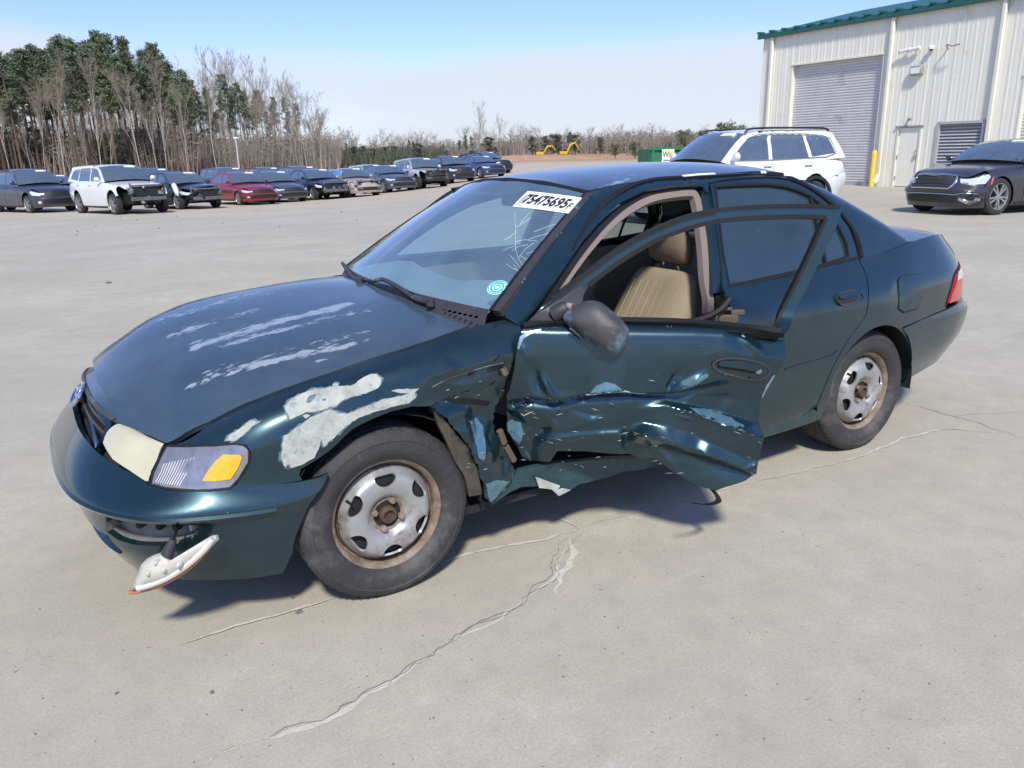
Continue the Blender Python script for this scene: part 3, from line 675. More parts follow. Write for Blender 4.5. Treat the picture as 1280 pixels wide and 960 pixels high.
def columns(cols, jit=1.3):
    """dent depth from traced vertical profiles: pixel column -> [(pixel row, metres)], read along each column and blended between columns"""
    xs = np.array(sorted(cols)); tabs = [(np.array([q[0] for q in cols[x]], float), np.array([q[1] for q in cols[x]], float)) for x in xs]
    def ev(q):
        V = np.stack([np.interp(q[:, 1], a, b) for a, b in tabs]); i = np.clip(np.searchsorted(xs, q[:, 0])-1, 0, len(xs)-2)
        t = np.clip((q[:, 0]-xs[i])/(xs[i+1]-xs[i]), 0, 1); k = np.arange(len(q)); return V[i, k]*(1-t)+V[i+1, k]*t
    def disp(P, N, uv):
        q = project(P); o = sum(ev(q+[a, b]) for a, b in ((0, 0), (jit*2, 0), (-jit*2, 0), (0, jit), (0, -jit)))/5
        return P+N*o[:, None]
    return disp
def ridges(cols, folds=(), jit=1.3):
    """dent depth from traced ridge lines: every column lists the same features as (pixel row, metres); features are followed from column to column"""
    xs = np.array(sorted(cols)); Y = np.array([[q[0] for q in cols[x]] for x in xs], float); D = np.array([[q[1] for q in cols[x]] for x in xs], float)
    def ev(q):
        i = np.clip(np.searchsorted(xs, q[:, 0])-1, 0, len(xs)-2); t = np.clip((q[:, 0]-xs[i])/(xs[i+1]-xs[i]), 0, 1)[:, None]
        y = Y[i]*(1-t)+Y[i+1]*t; d = D[i]*(1-t)+D[i+1]*t; k = np.clip((y < q[:, 1:2]).sum(1)-1, 0, y.shape[1]-2); r = np.arange(len(q))
        w = np.clip((q[:, 1]-y[r, k])/np.maximum(1e-6, y[r, k+1]-y[r, k]), 0, 1); o = d[r, k]*(1-w)+d[r, k+1]*w
        for (x0, y0), (x1, y1), wd, am in folds:
            e = np.array([x1-x0, y1-y0], float); L = np.linalg.norm(e); e /= L; p = q-[x0, y0]; a_ = p@e; b_ = np.abs(p@np.array([-e[1], e[0]]))
            o = o+am*np.clip(1-b_/wd, 0, 1)*np.clip(np.minimum(a_+2, L-a_)/(.35*L), 0, 1)
        return o
    def disp(P, N, uv):
        q = project(P); o = sum(ev(q+[a, b]) for a, b in ((0, 0), (jit, 0), (-jit, 0), (0, jit), (0, -jit)))/5
        return P+N*(o*1.2)[:, None]
    return disp
car = empty('wrecked_sedan')
tag(car, 'dark teal sedan with crumpled left side and driver door hanging open', 'car')

# ---- hood
he = HOOD.trace([(208, 554), (232, 541), (260, 528), (320, 499), (370, 480), (420, 463), (460, 449), (500, 437), (540, 424), (570, 413), (588, 406), (596, 401)])
he = [np.array(q) for q in he]
hr = HOOD.trace([(590, 400), (565, 396), (540, 390), (520, 384)]); hr = [q for q in hr if q[1] > .03]
front = [HOOD.hit(*q) for q in ((178, 541), (151, 530), (138, 511), (128, 491))]
front = [q for q in front if q[1] > .08]+[np.array([.735, .12])]
left = he+hr+[np.array([-.405, .0])]
hood_poly = [np.array([.738, 0.0])]+front[::-1]+left+[q*[1, -1] for q in (he+hr)[::-1]]+[q*[1, -1] for q in front]
streaks = []
def add_streak(a, b, w, k):
    A, B = HOOD.hit(*a), HOOD.hit(*b); streaks.append((A, B, w, k))
for a, b, w, k in [((150, 412), (350, 364), .010, .55), ((200, 414), (330, 377), .010, .5), ((230, 440), (445, 377), .014, .95), ((258, 442), (380, 404), .012, .8),
                   ((300, 412), (430, 385), .012, .9), ((225, 489), (330, 452), .007, .85), ((300, 462), (455, 428), .011, .9), ((330, 446), (480, 415), .009, .6), ((385, 455), (420, 444), .007, .8), ((300, 430), (350, 415), .008, .7),
                   ((360, 400), (450, 380), .01, .7), ((250, 398), (340, 372), .012, .5), ((160, 455), (200, 443), .006, .4), ((190, 405), (350, 362), .03, .68), ((230, 438), (450, 378), .035, .70), ((240, 480), (470, 418), .026, .68), ((130, 430), (220, 398), .03, .6), ((330, 420), (470, 385), .02, .72), ((200, 425), (330, 385), .022, .7), ((270, 470), (430, 430), .016, .78), ((350, 372), (420, 356), .02, .6)]:
    add_streak(a, b, w, k)
def hood_wear(uv, P):
    out = np.zeros(len(uv))
    for A, B, w, k in streaks:
        d = B-A; L = np.linalg.norm(d); d = d/L; q = uv-A; t = q@d; s = np.abs(q@np.array([-d[1], d[0]]))
        f = np.clip(1.25-s/(w*3.6), 0, 1)*np.clip(np.minimum(t+.03, L+.03-t)/.06, 0, 1); out = np.maximum(out, f*k)
    return out
hood_dent = lambda P, N, uv: P+N*(.0012*np.sin(uv[:, 0]*9+uv[:, 1]*5)*np.cos(uv[:, 1]*11))[:, None]
panel('hood', HOOD, hood_poly, M['paint_top'], car, sp=.013, thick=.02, attr=hood_wear, disp=hood_dent)

# ---- front bumper (one piece round the nose)
bend = BODY.trace([(409, 597), (388, 628), (374, 659), (366, 691), (358, 721)])
bend[0][1] = 4.0; bend[-1][1] = 0.0
btop = [np.array([C0+k, 4.0]) for k in np.linspace(0, 5.0, 12)]
bbot = [(663, 408), (681, 384), (700, 357), (720, 329), (739, 305), (760, 282), (785, 263), (812, 249), (843, 243), (862, 242), (869, 247), (874, 268), (878, 300), (882, 350), (886, 392)]
bl = [q for q in btop if q[0] < bend[0][0]-.05]+bend+[q for q in bbot if q[0] < bend[-1][0]-.05]
bump_poly = bl+mirror_u(bl)[::-1]
fog = BODY.trace([(131, 644), (141, 648), (216, 655), (252, 657), (251, 664), (240, 674), (222, 680), (200, 682), (169, 681), (148, 675), (134, 665)])
intake = [np.array(q) for q in [(C0-2.2, .55), (C0+2.2, .55), (C0+2.45, .8), (C0+2.25, 1.25), (C0-2.25, 1.25), (C0-2.45, .8)]]
fogR = mirror_u(fog)
scuff = lambda P, N, uv: P
bumper = panel('front_bumper', BODY, bump_poly, M['paint'], car, sp=.02, thick=.02, holes=[fog, fogR, intake], sharp=28)
BIN = Surf(lambda u, v: BODY(u, v)-np.minimum(1, 9)*.045*BODY.normal(u, v), BODY.ur, BODY.vr, 10, 10, BODY.scale)
def grow(poly, k):
    p = np.array(poly); c = p.mean(0); return list(c+(p-c)*k)
M['pocket'] = mat('grey_pocket_plastic', (.17, .165, .155), .6, var=.3, vscale=20)
panel('lamp_pocket', BIN, grow(fog, 1.12), M['pocket'], bumper, sp=.03, thick=.0)
panel('intake_backing', BIN, grow(intake, 1.06), M['dark'], bumper, sp=.05, thick=0)
# pocket walls
for fp, nm in ((fog, 'lamp_pocket_rim'), (fogR, 'lamp_pocket_rim')):
    L = np.array(fp+[fp[0]]); L = np.array([L[i]+(L[i+1]-L[i])*t for i in range(len(L)-1) for t in (0, .5)]); P = BODY(L[:, 0], L[:, 1]); N = BODY.normal(L[:, 0], L[:, 1])
    n = len(P); V = np.vstack([P-N*.001, P-N*.05]); mk(nm, V, [(i, (i+1) % n, n+(i+1) % n, n+i) for i in range(n)], M['pocket'], bumper)
# reinforcement seen in the empty lamp pocket
o = BODY(np.array([fog[4][0]]), np.array([3.0]))
P0 = BIN(*np.array(BODY.hit(190, 667))).reshape(3); N0 = BODY.normal(*[np.array([q]) for q in BODY.hit(190, 667)])[0]
mb = MB()
for (px_, py_, s_) in ((142, 655, (.02, .02, .03)), (172, 662, (.05, .02, .02)), (193, 664, (.03, .02, .03)), (214, 664, (.03, .02, .035))):
    h = BODY.hit(px_, py_); q = BODY(*h).reshape(3)-N0*.035; mb.box(q, s_, Matrix.Rotation(R(35), 3, 'Z'), .005)
mb.build('bracket', M['dark'], bumper)
h = BODY.hit(240, 662); q = BODY(*h).reshape(3); mb = MB(); mb.box(q-BODY.normal(*h)[0]*.03, (.035, .006, .03), Matrix.Rotation(R(40), 3, 'Z')); mb.build('mounting_tab', M['lamp_back'], bumper)
strip('bumper_moulding', BODY, [np.array([C0+k, 2.72]) for k in np.linspace(-4.75, 4.8, 60)], .016, M['paint'], bumper, off=.007, thick=.004, smooth=False)
strip('bumper_groove', BODY, [np.array([C0+k, 2.52]) for k in np.linspace(-4.7, 4.75, 60)], .005, M['dark'], bumper, off=.0022, thick=.002, smooth=False)
# turn lamp still fitted on the far side
panel('turn_lamp', BODY, grow(fogR, .86), M['white_lens'], bumper, sp=.03, thick=.02, off=-.012)
# dangling turn lamp, hanging from its wire below the pocket
lm_root = bumper
o2 = [(168, 727), (172, 718), (176, 706), (184, 698), (192, 694), (200, 692), (204, 686), (216, 688), (221, 698), (228, 701), (238, 697), (252, 683), (264, 670), (270, 670), (271, 676), (255, 692), (235, 710), (212, 725), (190, 733), (172, 737), (163, 738)]
def on_plane(px, p0, n):
    o, d = ray(*px); t = ((p0-o)@n)/(d@n); return o+d*t
base_p = BODY(*BODY.hit(222, 676)).reshape(3)+N0*.055
ln = N0*.9+np.array([0, 0, .35]); ln /= np.linalg.norm(ln)
ring = [on_plane(q, base_p, ln) for q in o2]
def slab(name, ring, n, th, m, parent, bulge=.0, inset=.82):
    ring = np.array(ring); c = ring.mean(0); k = len(ring)
    V = np.vstack([ring, c+(ring-c)*inset+n*th, ring-n*th*.6, [c+n*(th+bulge)], [c-n*th*.6]])
    f = [(i, (i+1) % k, k+(i+1) % k, k+i) for i in range(k)]+[(k+i, k+(i+1) % k, 3*k) for i in range(k)]
    f += [((i+1) % k, i, 2*k+i, 2*k+(i+1) % k) for i in range(k)]+[(2*k+(i+1) % k, 2*k+i, 3*k+1) for i in range(k)]
    ob = mk(name, V, f, m, parent, True, 45)
    bm = bmesh.new(); bm.from_mesh(ob.data); bmesh.ops.recalc_face_normals(bm, faces=bm.faces); bm.to_mesh(ob.data); bm.free()
    return ob
dl = slab('dangling_turn_lamp', ring, ln, .022, M['lamp_back'], bumper, .022, .72)
dl['label'] = 'broken white turn lamp hanging out of its pocket'
edge = [on_plane(q, base_p-ln*.018, ln) for q in [(268, 673), (258, 688), (238, 708), (214, 724), (192, 734), (172, 739), (162, 740)]]
MB().tube(smooth_line(edge, 4), .0075, 6).build('lens_edge', M['orange_edge'], dl)
rim_ = [on_plane(q, base_p+ln*.012, ln) for q in [(266, 673), (254, 688), (234, 706), (211, 721), (190, 730), (172, 735)]]
MB().tube(smooth_line(rim_, 4), .010, 8).build('lens_flange', M['white_lens'], dl)
for q_ in ((196, 703), (206, 712), (224, 706), (186, 716)): MB().box(on_plane(q_, base_p+ln*.034, ln), (.020, .012, .014), Matrix.Rotation(.6, 3, 'Z'), .003).build('housing_boss', M['lamp_back'], dl)
sock = [on_plane(q, base_p+ln*.02, ln) for q in [(209, 694), (213, 684), (217, 674)]]
MB().tube(sock, [.019, .016, .010], 10).build('bulb_socket', M['trim'], dl)
wire = [on_plane(q, base_p+ln*.01, ln) for q in [(217, 676), (219, 668)]]+[BIN(*BODY.hit(219, 662)).reshape(3)]
MB().tube(smooth_line(wire, 4), .004, 6).build('wire', M['black'], dl)

# ---- lamps and grille
hl = BODY.trace([(130, 553), (132, 545), (140, 536), (150, 531), (178, 542), (206, 556), (198, 574), (190, 590), (186, 604), (165, 590), (145, 576)])
cl = BODY.trace([(209, 558), (240, 558), (270, 557), (296, 555), (306, 557), (312, 566), (311, 578), (299, 598), (288, 610), (262, 613), (235, 613), (208, 611), (189, 606), (192, 592), (200, 575)])
am = BODY.trace([(281, 568), (300, 568), (303, 571), (299, 582), (289, 598), (270, 601), (254, 601), (259, 592), (270, 577)])
for side in (0, 1):
    f = (lambda q: mirror_u(q)) if side else (lambda q: q)
    def bulge(poly, h):
        p = np.array(poly); c = p.mean(0); r_ = np.abs(p-c).max(0)
        return lambda P, N, uv: P+N*(h*np.clip(1-((uv-c)/r_/1.05)**2, 0, 1).prod(1))[:, None]
    hl_o = panel('headlamp', BODY, f(hl), M['cream'], car, sp=.012, thick=.03, off=.002, disp=bulge(f(hl), .016))
    cl_o = panel('corner_lamp', BODY, f(cl), M['lens'], car, sp=.012, thick=.03, off=.002, disp=bulge(f(cl), .006))
    strip('lamp_gasket', BODY, f(hl)+[f(hl)[0]], .007, M['black'], hl_o, off=.005, thick=.004, smooth=False)
    strip('lamp_gasket', BODY, f(cl)+[f(cl)[0]], .007, M['black'], cl_o, off=.005, thick=.004, smooth=False)
    panel('amber_reflector', BODY, f(am), M['amber'], cl_o, sp=.012, thick=.006, off=.009)
# lens flutes on the clear corner lamp
A = [BODY.hit(*q) for q in ((207, 580), (245, 572))]; Bq = [BODY.hit(*q) for q in ((196, 604), (225, 608))]
mb = MB()
for k in range(11):
    t = k/10; a = np.array(A[0])*(1-t)+np.array(A[1])*t; b = np.array(Bq[0])*(1-t)+np.array(Bq[1])*t
    pts = []
    for w in (0, .5, 1):
        q = a*(1-w)+b*w; pts.append(BODY(*q).reshape(3)+BODY.normal(*q)[0]*.006)
    mb.tube(pts, .0016, 4, False)
mb.build('lens_flutes', M['white_lens'], cl_o if False else [o for o in car.children if o.name.startswith('corner_lamp')][0])
# grille between the lamps
hin = max(q[0] for q in hl if q[0] < 0) if False else min(q[0] for q in hl)
gk = hin-C0-.08
gop = [np.array([C0-gk, 4.15]), np.array([C0+gk, 4.15]), np.array([C0+gk+.05, 5.1]), np.array([C0+gk*.6, 5.55]), np.array([C0-gk*.6, 5.55]), np.array([C0-gk-.05, 5.1])]
panel('grille_backing', BIN, grow(gop, 1.1), M['dark'], car, sp=.05, thick=0)
panel('nose_backing', BIN, [np.array([C0+k, 3.7]) for k in np.linspace(-4.5, 4.5, 19)]+[np.array([C0+k, 6.3]) for k in np.linspace(4.4, -4.4, 19)], M['dark'], car, sp=.06, thick=0)
g = empty('grille'); g.parent = car
strip('grille_surround', BODY, gop+[gop[0]], .022, M['paint'], g, off=.004, smooth=False)
for k in (4.6, 5.0):
    strip('grille_bar', BODY, [np.array([C0+q, k]) for q in np.linspace(-gk, gk, 9)], .010, M['trim'], g, off=-.012, thick=.03)
up = [np.array([C0+q, 6.1]) for q in np.linspace(-gk-.15, gk+.15, 11)]
strip('hood_edge_trim', BODY, up, .05, M['paint_top'], g, off=.002, thick=.02)
up = [np.array([C0+q, 5.55]) for q in np.linspace(-gk-.05, gk+.05, 11)]
strip('grille_top_trim', BODY, up, .016, M['trim_scuff'], g, off=.010, thick=.02)
# badge: chrome ring with two crossed rings inside
def ring_on(surf, uv0, ra, rb, rad, m, parent, name, rot=0):
    c = surf(*uv0).reshape(3); n = surf.normal(*uv0)[0]; a = np.cross([0, 0, 1], n); a /= np.linalg.norm(a); b = np.cross(n, a)
    w = np.linspace(0, 2*math.pi, 25); P = [c+n*.014+a*ra*math.cos(t)+b*rb*math.sin(t) for t in w]
    return MB().tube(P, rad, 6, False).build(name, m, parent)
bc = np.array([C0, 4.85])
bd = ring_on(BODY, bc, .062, .042, .006, M['chrome'], g, 'badge')
ring_on(BODY, bc, .022, .036, .004, M['chrome'], bd, 'badge_ring')
ring_on(BODY, bc+[0, .18], .045, .016, .004, M['chrome'], bd, 'badge_ring')
panel('badge_plate', BODY, [bc+[.17*math.cos(t), .38*math.sin(t)] for t in np.linspace(0, 6.1, 16)], M['trim'], bd, sp=.03, thick=.01, off=.004)

# ---- left front fender, torn and pushed in behind the wheel
fpoly = [(212, 557), (262, 531), (320, 503), (370, 484), (420, 467), (460, 453), (500, 441), (540, 428), (572, 417), (592, 408), (600, 401), (628, 399), (648, 404), (652, 412), (647, 440), (641, 470),
         (634, 500), (627, 523), (630, 545), (644, 575), (652, 594), (640, 612), (614, 632), (607, 622), (600, 590), (588, 558), (572, 540), (556, 520), (540, 508), (515, 508), (490, 514), (465, 524), (440, 537), (420, 556), (404, 569), (390, 578), (376, 586),
         (374, 594), (378, 600), (340, 606), (291, 612), (301, 598), (313, 578), (314, 566), (307, 555), (260, 557)]
fd = columns({470: [(300, 0), (700, 0)], 520: [(430, 0), (480, .003), (500, .0), (520, 0)], 560: [(440, 0), (468, .004), (474, -.008), (492, -.02), (506, -.024), (522, .0), (540, 0)],
              586: [(430, 0), (462, .005), (468, -.010), (490, -.024), (503, -.034), (520, -.018), (540, .002), (560, .003), (600, 0)], 600: [(430, 0), (457, .005), (463, -.012), (488, -.022), (500, -.04), (526, -.05), (574, .010), (580, .0), (600, .004), (635, 0)],
              614: [(420, 0), (453, .004), (459, -.014), (485, -.02), (500, -.042), (527, -.056), (573, -.006), (600, .003), (635, .003)], 632: [(420, 0), (448, .002), (454, -.02), (480, -.03), (500, -.055), (540, -.074), (575, -.05), (605, -.016), (620, -.01)],
              652: [(400, 0), (420, 0), (450, -.014), (500, -.06), (560, -.07), (590, -.05), (612, -.03)], 670: [(400, 0), (500, -.05), (600, -.05)]}, 1.0)
rf3 = random.Random(21)
_fac = field(BODY, [(rf3.uniform(545, 660), rf3.uniform(455, 625), rf3.uniform(-.008, .008)) for _ in range(60)]+[(x_, y_, 0) for x_ in range(200, 701, 50) for y_ in (380, 440, 660)]+[(500, 480, 0), (500, 520, 0), (530, 500, 0), (450, 500, 0), (350, 560, 0)], .003)
_fd0 = fd
fd = lambda P, N, uv: _fd0(P, N, uv)+(_fac(P, N, uv)-P)
def ragged(pts, a=.7):
    out = []
    for i in range(len(pts)):
        p, q = np.array(pts[i], float), np.array(pts[(i+1) % len(pts)], float); n = max(1, int(np.linalg.norm(q-p)/4))
        for t in range(n): out.append(p+(q-p)*t/n+np.array([rnd.uniform(-a, a), rnd.uniform(-a, a)]))
    return out
_i0, _i1 = fpoly.index((641, 470)), fpoly.index((540, 508))
fpoly = fpoly[:_i0]+ragged(fpoly[_i0:_i1+1], 1.6)[:-12]+fpoly[_i1:]
fender = panel('front_fender', BODY, BODY.trace(fpoly), M['paint'], car, sp=.012, thick=.012, disp=fd, sharp=30)
pr1 = [(282, 551), (286, 545), (297, 538), (306, 532), (313, 526), (318, 525), (322, 528), (327, 526), (316, 533), (306, 542), (296, 551)]
pr2 = [(357, 513), (356, 508), (365, 498), (374, 493), (384, 490), (396, 485), (398, 487), (406, 486), (416, 484), (416, 480), (422, 479), (423, 484), (440, 482), (452, 474), (462, 468), (470, 468), (477, 474), (476, 481), (468, 488), (448, 494), (430, 499), (418, 508), (402, 513), (382, 516), (372, 520), (363, 525), (360, 518)]
pr3 = [(351, 573), (353, 556), (355, 545), (366, 538), (378, 530), (388, 522), (400, 517), (414, 511), (420, 516), (434, 518), (446, 512), (462, 506), (480, 499), (500, 495), (518, 490), (520, 497), (510, 504), (492, 508), (472, 514), (452, 521), (440, 527), (424, 540), (410, 554), (405, 558), (401, 548), (398, 561), (393, 572), (380, 579), (362, 586), (355, 582)]
pr4 = [(488, 488), (500, 486), (524, 486), (518, 491), (500, 492)]
pr5 = [(378, 520), (384, 518), (388, 519), (382, 523)]
def ragged(pts, a=.7):
    out = []
    for i in range(len(pts)):
        p, q = np.array(pts[i], float), np.array(pts[(i+1) % len(pts)], float); n = max(1, int(np.linalg.norm(q-p)/4))
        for t in range(n): out.append(p+(q-p)*t/n+np.array([rnd.uniform(-a, a), rnd.uniform(-a, a)]))
    return out
holes2 = [ragged([(386, 496), (396, 492), (394, 497), (388, 504), (382, 504)]), ragged([(402, 499), (407, 498), (408, 501), (404, 502)])]
for pr, hs in ((pr1, []), (pr2, holes2), (pr3, []), (pr4, []), (pr5, [])):
    q = panel('peeled_paint_patch', BODY, BODY.trace(ragged(pr)), M['primer'], fender, sp=.012, thick=.0018, off=.0022, disp=lambda P, N, uv: fd(P, N, uv), holes=[BODY.trace(h) for h in hs], sharp=60)
    q['label'] = 'pale primer showing where paint peeled'
    if len(pr) > 8:
        c_ = np.mean(pr, 0); big = [np.array(w)+(np.array(w)-c_)/max(1, np.linalg.norm(np.array(w)-c_))*2.2 for w in pr]
        panel('lifted_paint_edge', BODY, BODY.trace(ragged(big, 1.6)), M['lifted'], fender, sp=.012, thick=.001, off=.0009, disp=lambda P, N, uv: fd(P, N, uv), sharp=60)
# black rubbed-through scuffs; the last patch is shade painted in the dent
for pts in ([(611, 462), (616, 458), (626, 456), (634, 453), (630, 461), (620, 464), (613, 465)], [(617, 450), (620, 447), (626, 443), (624, 447), (619, 451)], [(586, 470), (589, 466), (595, 462), (592, 468)], [(616, 483), (619, 479), (624, 476), (621, 482)], [(560, 500), (575, 498), (600, 502), (622, 506), (618, 512), (596, 509), (570, 506)]):
    panel('scuff_shade_mark', BODY, BODY.trace(ragged(pts, .4)), M['black'], fender, sp=.012, thick=.001, off=.0015, disp=fd)
strip('crease_line', Surf(lambda u, v: fd(BODY(u, v), BODY.normal(u, v), np.stack(np.broadcast_arrays(np.atleast_1d(u), np.atleast_1d(v)), -1)), BODY.ur, BODY.vr, 10, 10, BODY.scale), BODY.trace([(540, 484), (560, 474), (580, 467), (605, 459), (632, 453)]), .0035, M['trim_scuff'], fender, off=.0025, thick=.001)
for pts in ([(592, 530), (604, 527), (611, 535), (609, 560), (604, 576), (597, 571)], [(606, 604), (622, 600), (640, 606), (626, 620), (613, 628)]):  # light-blue patches; the upper one paints sky sheen on the fold
    panel('scrape_sheen_patch', BODY, BODY.trace(ragged(pts, .8)), M['bare'], fender, sp=.01, thick=.0008, off=.0014, disp=lambda P, N, uv: fd(P, N, uv), sharp=60)
# small scrapes
mb = MB()
for _ in range(14):
    px_, py_ = rnd.choice([(rnd.uniform(560, 640), rnd.uniform(440, 500)), (rnd.uniform(580, 640), rnd.uniform(540, 610)), (rnd.uniform(520, 620), rnd.uniform(484, 504))])
    h = BODY.hit(px_, py_); k = rnd.randint(5, 8); r0 = rnd.uniform(.0012, .0038); c = []
    for i in range(k):
        w = 2*math.pi*i/k; c.append(h+np.array([r0*1.8*math.cos(w)/.33, r0*.7*math.sin(w)/.11])*rnd.uniform(.5, 1.2))
    c = np.array(c); P = fd(BODY(c[:, 0], c[:, 1]), BODY.normal(c[:, 0], c[:, 1]), c)+BODY.normal(c[:, 0], c[:, 1])*.002; mb.add(P, [tuple(range(k))])
mb.build('paint_chips', M['primer'], fender, False)['kind'] = 'stuff'
# fender right side (whole), as the mirror image of the undamaged outline
arch = lambda cx, r, a0, a1, n=16: [bx(cx+r*math.cos(t), .30+r*math.sin(t)) for t in np.linspace(a0, a1, n)]
rf = BODY.trace([(212, 557), (262, 531), (320, 503), (420, 467), (500, 441), (560, 423), (596, 404)])+[bx(-.50, .87), bx(-.53, .6), bx(-.53, .22), bx(-.36, .22)]+arch(0, .335, R(192), R(28))+BODY.trace([(380, 601), (340, 606), (291, 612), (313, 578), (307, 555)])
panel('front_fender', BODY, [q for q in rf], M['paint'], car, sp=.05, thick=.012, mirror=True)

# ---- rocker, rear door, quarter, rear bumper
rk = BODY.trace([(614, 633), (640, 612), (654, 592), (700, 583), (760, 577), (800, 574), (860, 560), (920, 545), (1018, 512)])+[bx(-2.12, .26), bx(-2.12, .215)]+[bx(-1.7, .205)]+BODY.trace([(800, 588), (784, 590), (760, 598), (740, 603), (724, 607), (712, 614), (704, 617), (700, 613), (680, 612), (655, 613), (640, 618)])
rock_d = field(BODY, [(600, 640, 0), (640, 600, -.02), (640, 625, -.01), (680, 600, -.035), (680, 613, -.02), (720, 590, -.03), (720, 605, -.01), (770, 580, -.02), (770, 596, -.005), (820, 580, 0), (960, 530, 0), (1020, 500, 0), (1030, 530, 0), (800, 620, 0), (640, 560, -.02), (820, 550, 0)], .01)
rocker = panel('rocker_panel', BODY, rk, mat('scraped_teal_paint', (.02, .06, .068), .5, .2, .3, .2, var=.3, vscale=14, dirt=(.10, .12, .12), dirt_amt=.15, dirt_scale=30), car, sp=.018, thick=.02, disp=rock_d, sharp=30)
for pts in ([(673, 600), (682, 603), (692, 606), (701, 608), (696, 612), (703, 610), (712, 611), (704, 620), (697, 618), (690, 612), (676, 612)],):
    panel('bare_metal_tear', BODY, BODY.trace(pts), M['primer'], rocker, sp=.01, thick=.003, off=.012, disp=rock_d)
rr = [bx(-.36, .245), bx(-.53, .245), bx(-1.5, .25), bx(-2.12, .26), bx(-2.12, .215), bx(-1.5, .205), bx(-.40, .20)]
panel('rocker_panel', BODY, rr, M['paint'], car, sp=.05, thick=.02, mirror=True)
RDX = -1.515
rdoor_rear = [(1074, 326), (1083, 346), (1085, 364), (1084, 383), (1082, 394), (1070, 411), (1060, 424), (1051, 439), (1043, 454), (1034, 475), (1026, 493), (1020, 508)]
rdr = BODY.trace(rdoor_rear)
rd = [bx(RDX, .905)]+[np.array([BODY.near((x_, None, .91))[0], 7.0]) for x_ in np.linspace(RDX-.1, -2.40, 8)]+rdr+[bx(-2.0, .268), bx(-1.7, .262), bx(RDX, .262)]
rd[0][1] = 7.0
dent_r = field(BODY, [(890, 360, 0), (890, 540, 0), (1100, 320, 0), (1100, 520, 0), (950, 300, 0), (960, 560, 0), (1000, 400, 0), (930, 400, -.006), (1040, 440, 0)], .01)
rdoor = panel('rear_door', BODY, rd, M['paint'], car, sp=.02, thick=.014, disp=dent_r)
panel('rear_door', BODY, [np.array(q) for q in rd], M['paint'], car, sp=.05, thick=.014, mirror=True)
# body side moulding line on the rear door
def handle(parent, surf, px_poly, cuppx, barpx, m, extra=None):
    h = empty('door_handle'); h.parent = parent
    bez = panel('bezel', surf, smooth_poly(surf.trace(px_poly), 3), m, h, sp=.008, thick=.006, off=.006)
    Lr = smooth_poly(surf.trace(px_poly), 3); strip('bezel_rim', surf, Lr+[Lr[0]], .006, M['trim'], h, off=.010, thick=.002, smooth=False)
    panel('cup', surf, smooth_poly(surf.trace(cuppx), 3), M['dark'], h, sp=.01, thick=.002, off=.0075)
    panel('grip', surf, smooth_poly(surf.trace(barpx), 3), m, h, sp=.008, thick=.008, off=.018)
    return h
handle(rdoor, BODY, [(1045, 371), (1052, 366), (1066, 364), (1076, 368), (1077, 375), (1068, 380), (1052, 382), (1046, 377)], [(1047, 375), (1056, 374), (1069, 372), (1069, 376), (1058, 379), (1048, 379)], [(1047, 369), (1056, 366), (1069, 365), (1071, 369), (1058, 372), (1047, 374)], M['paint'])
strip('body_crease', BODY, BODY.trace([(981, 462), (1000, 456), (1025, 449), (1042, 443), (1046, 438)]), .006, M['paint'], rdoor, off=.004, thick=.002, smooth=False)
qa = [bx(-2.464+.332*math.cos(t), .30+.332*math.sin(t)) for t in np.linspace(R(22), R(147), 18)]
qp = [q+np.array([.012, 0]) for q in rdr[:-1]][::-1]
quarter = [q+np.array([.014, 0]) for q in rdr]+[]
qpoly = [np.array([rdr[0][0]+.02, 7.0])]+[q+np.array([.014, 0]) for q in rdr]+[bx(-2.13, .22), bx(-2.15, .215)]+qa+BODY.trace([(1128, 409), (1150, 400), (1170, 391), (1182, 386)])+BODY.trace([(1186, 372), (1193, 350), (1197, 335), (1201, 327)])
# up the tail and back along the belt
tail = [np.array([u_, 7.0]) for u_ in np.linspace(rdr[0][0]+.4, 2*C0-3.2, 9)]
qpoly = qpoly+[np.array([2*C0-2.62, 6.2]), np.array([2*C0-2.75, 7.0])]+tail[::-1]
qd = field(BODY, [(1080, 320, 0), (1060, 420, 0), (1100, 340, 0), (1110, 375, -.002), (1125, 362, -.012), (1130, 385, -.004), (1150, 360, 0), (1120, 345, 0), (1112, 395, 0), (1150, 395, 0), (1200, 330, 0), (1180, 380, 0), (1150, 310, 0), (1128, 410, 0), (1210, 300, 0), (1000, 530, 0), (1090, 280, 0), (1240, 420, 0), (1020, 300, 0)], .02)
qp_o = panel('quarter_panel', BODY, qpoly, M['paint'], car, sp=.02, thick=.014, disp=qd)
panel('quarter_panel', BODY, qpoly, M['paint'], car, sp=.05, thick=.014, mirror=True)
fl = BODY.trace([(1123, 350), (1126, 345), (1145, 342), (1150, 346), (1151, 372), (1146, 386), (1130, 391), (1124, 386)])
strip('fuel_flap_gap', BODY, fl+[fl[0]], .005, M['dark'], qp_o, off=.002, thick=.001, smooth=False)
panel('fuel_flap', BODY, grow(fl, .96), M['paint'], qp_o, sp=.02, thick=.002, off=.003, disp=qd)
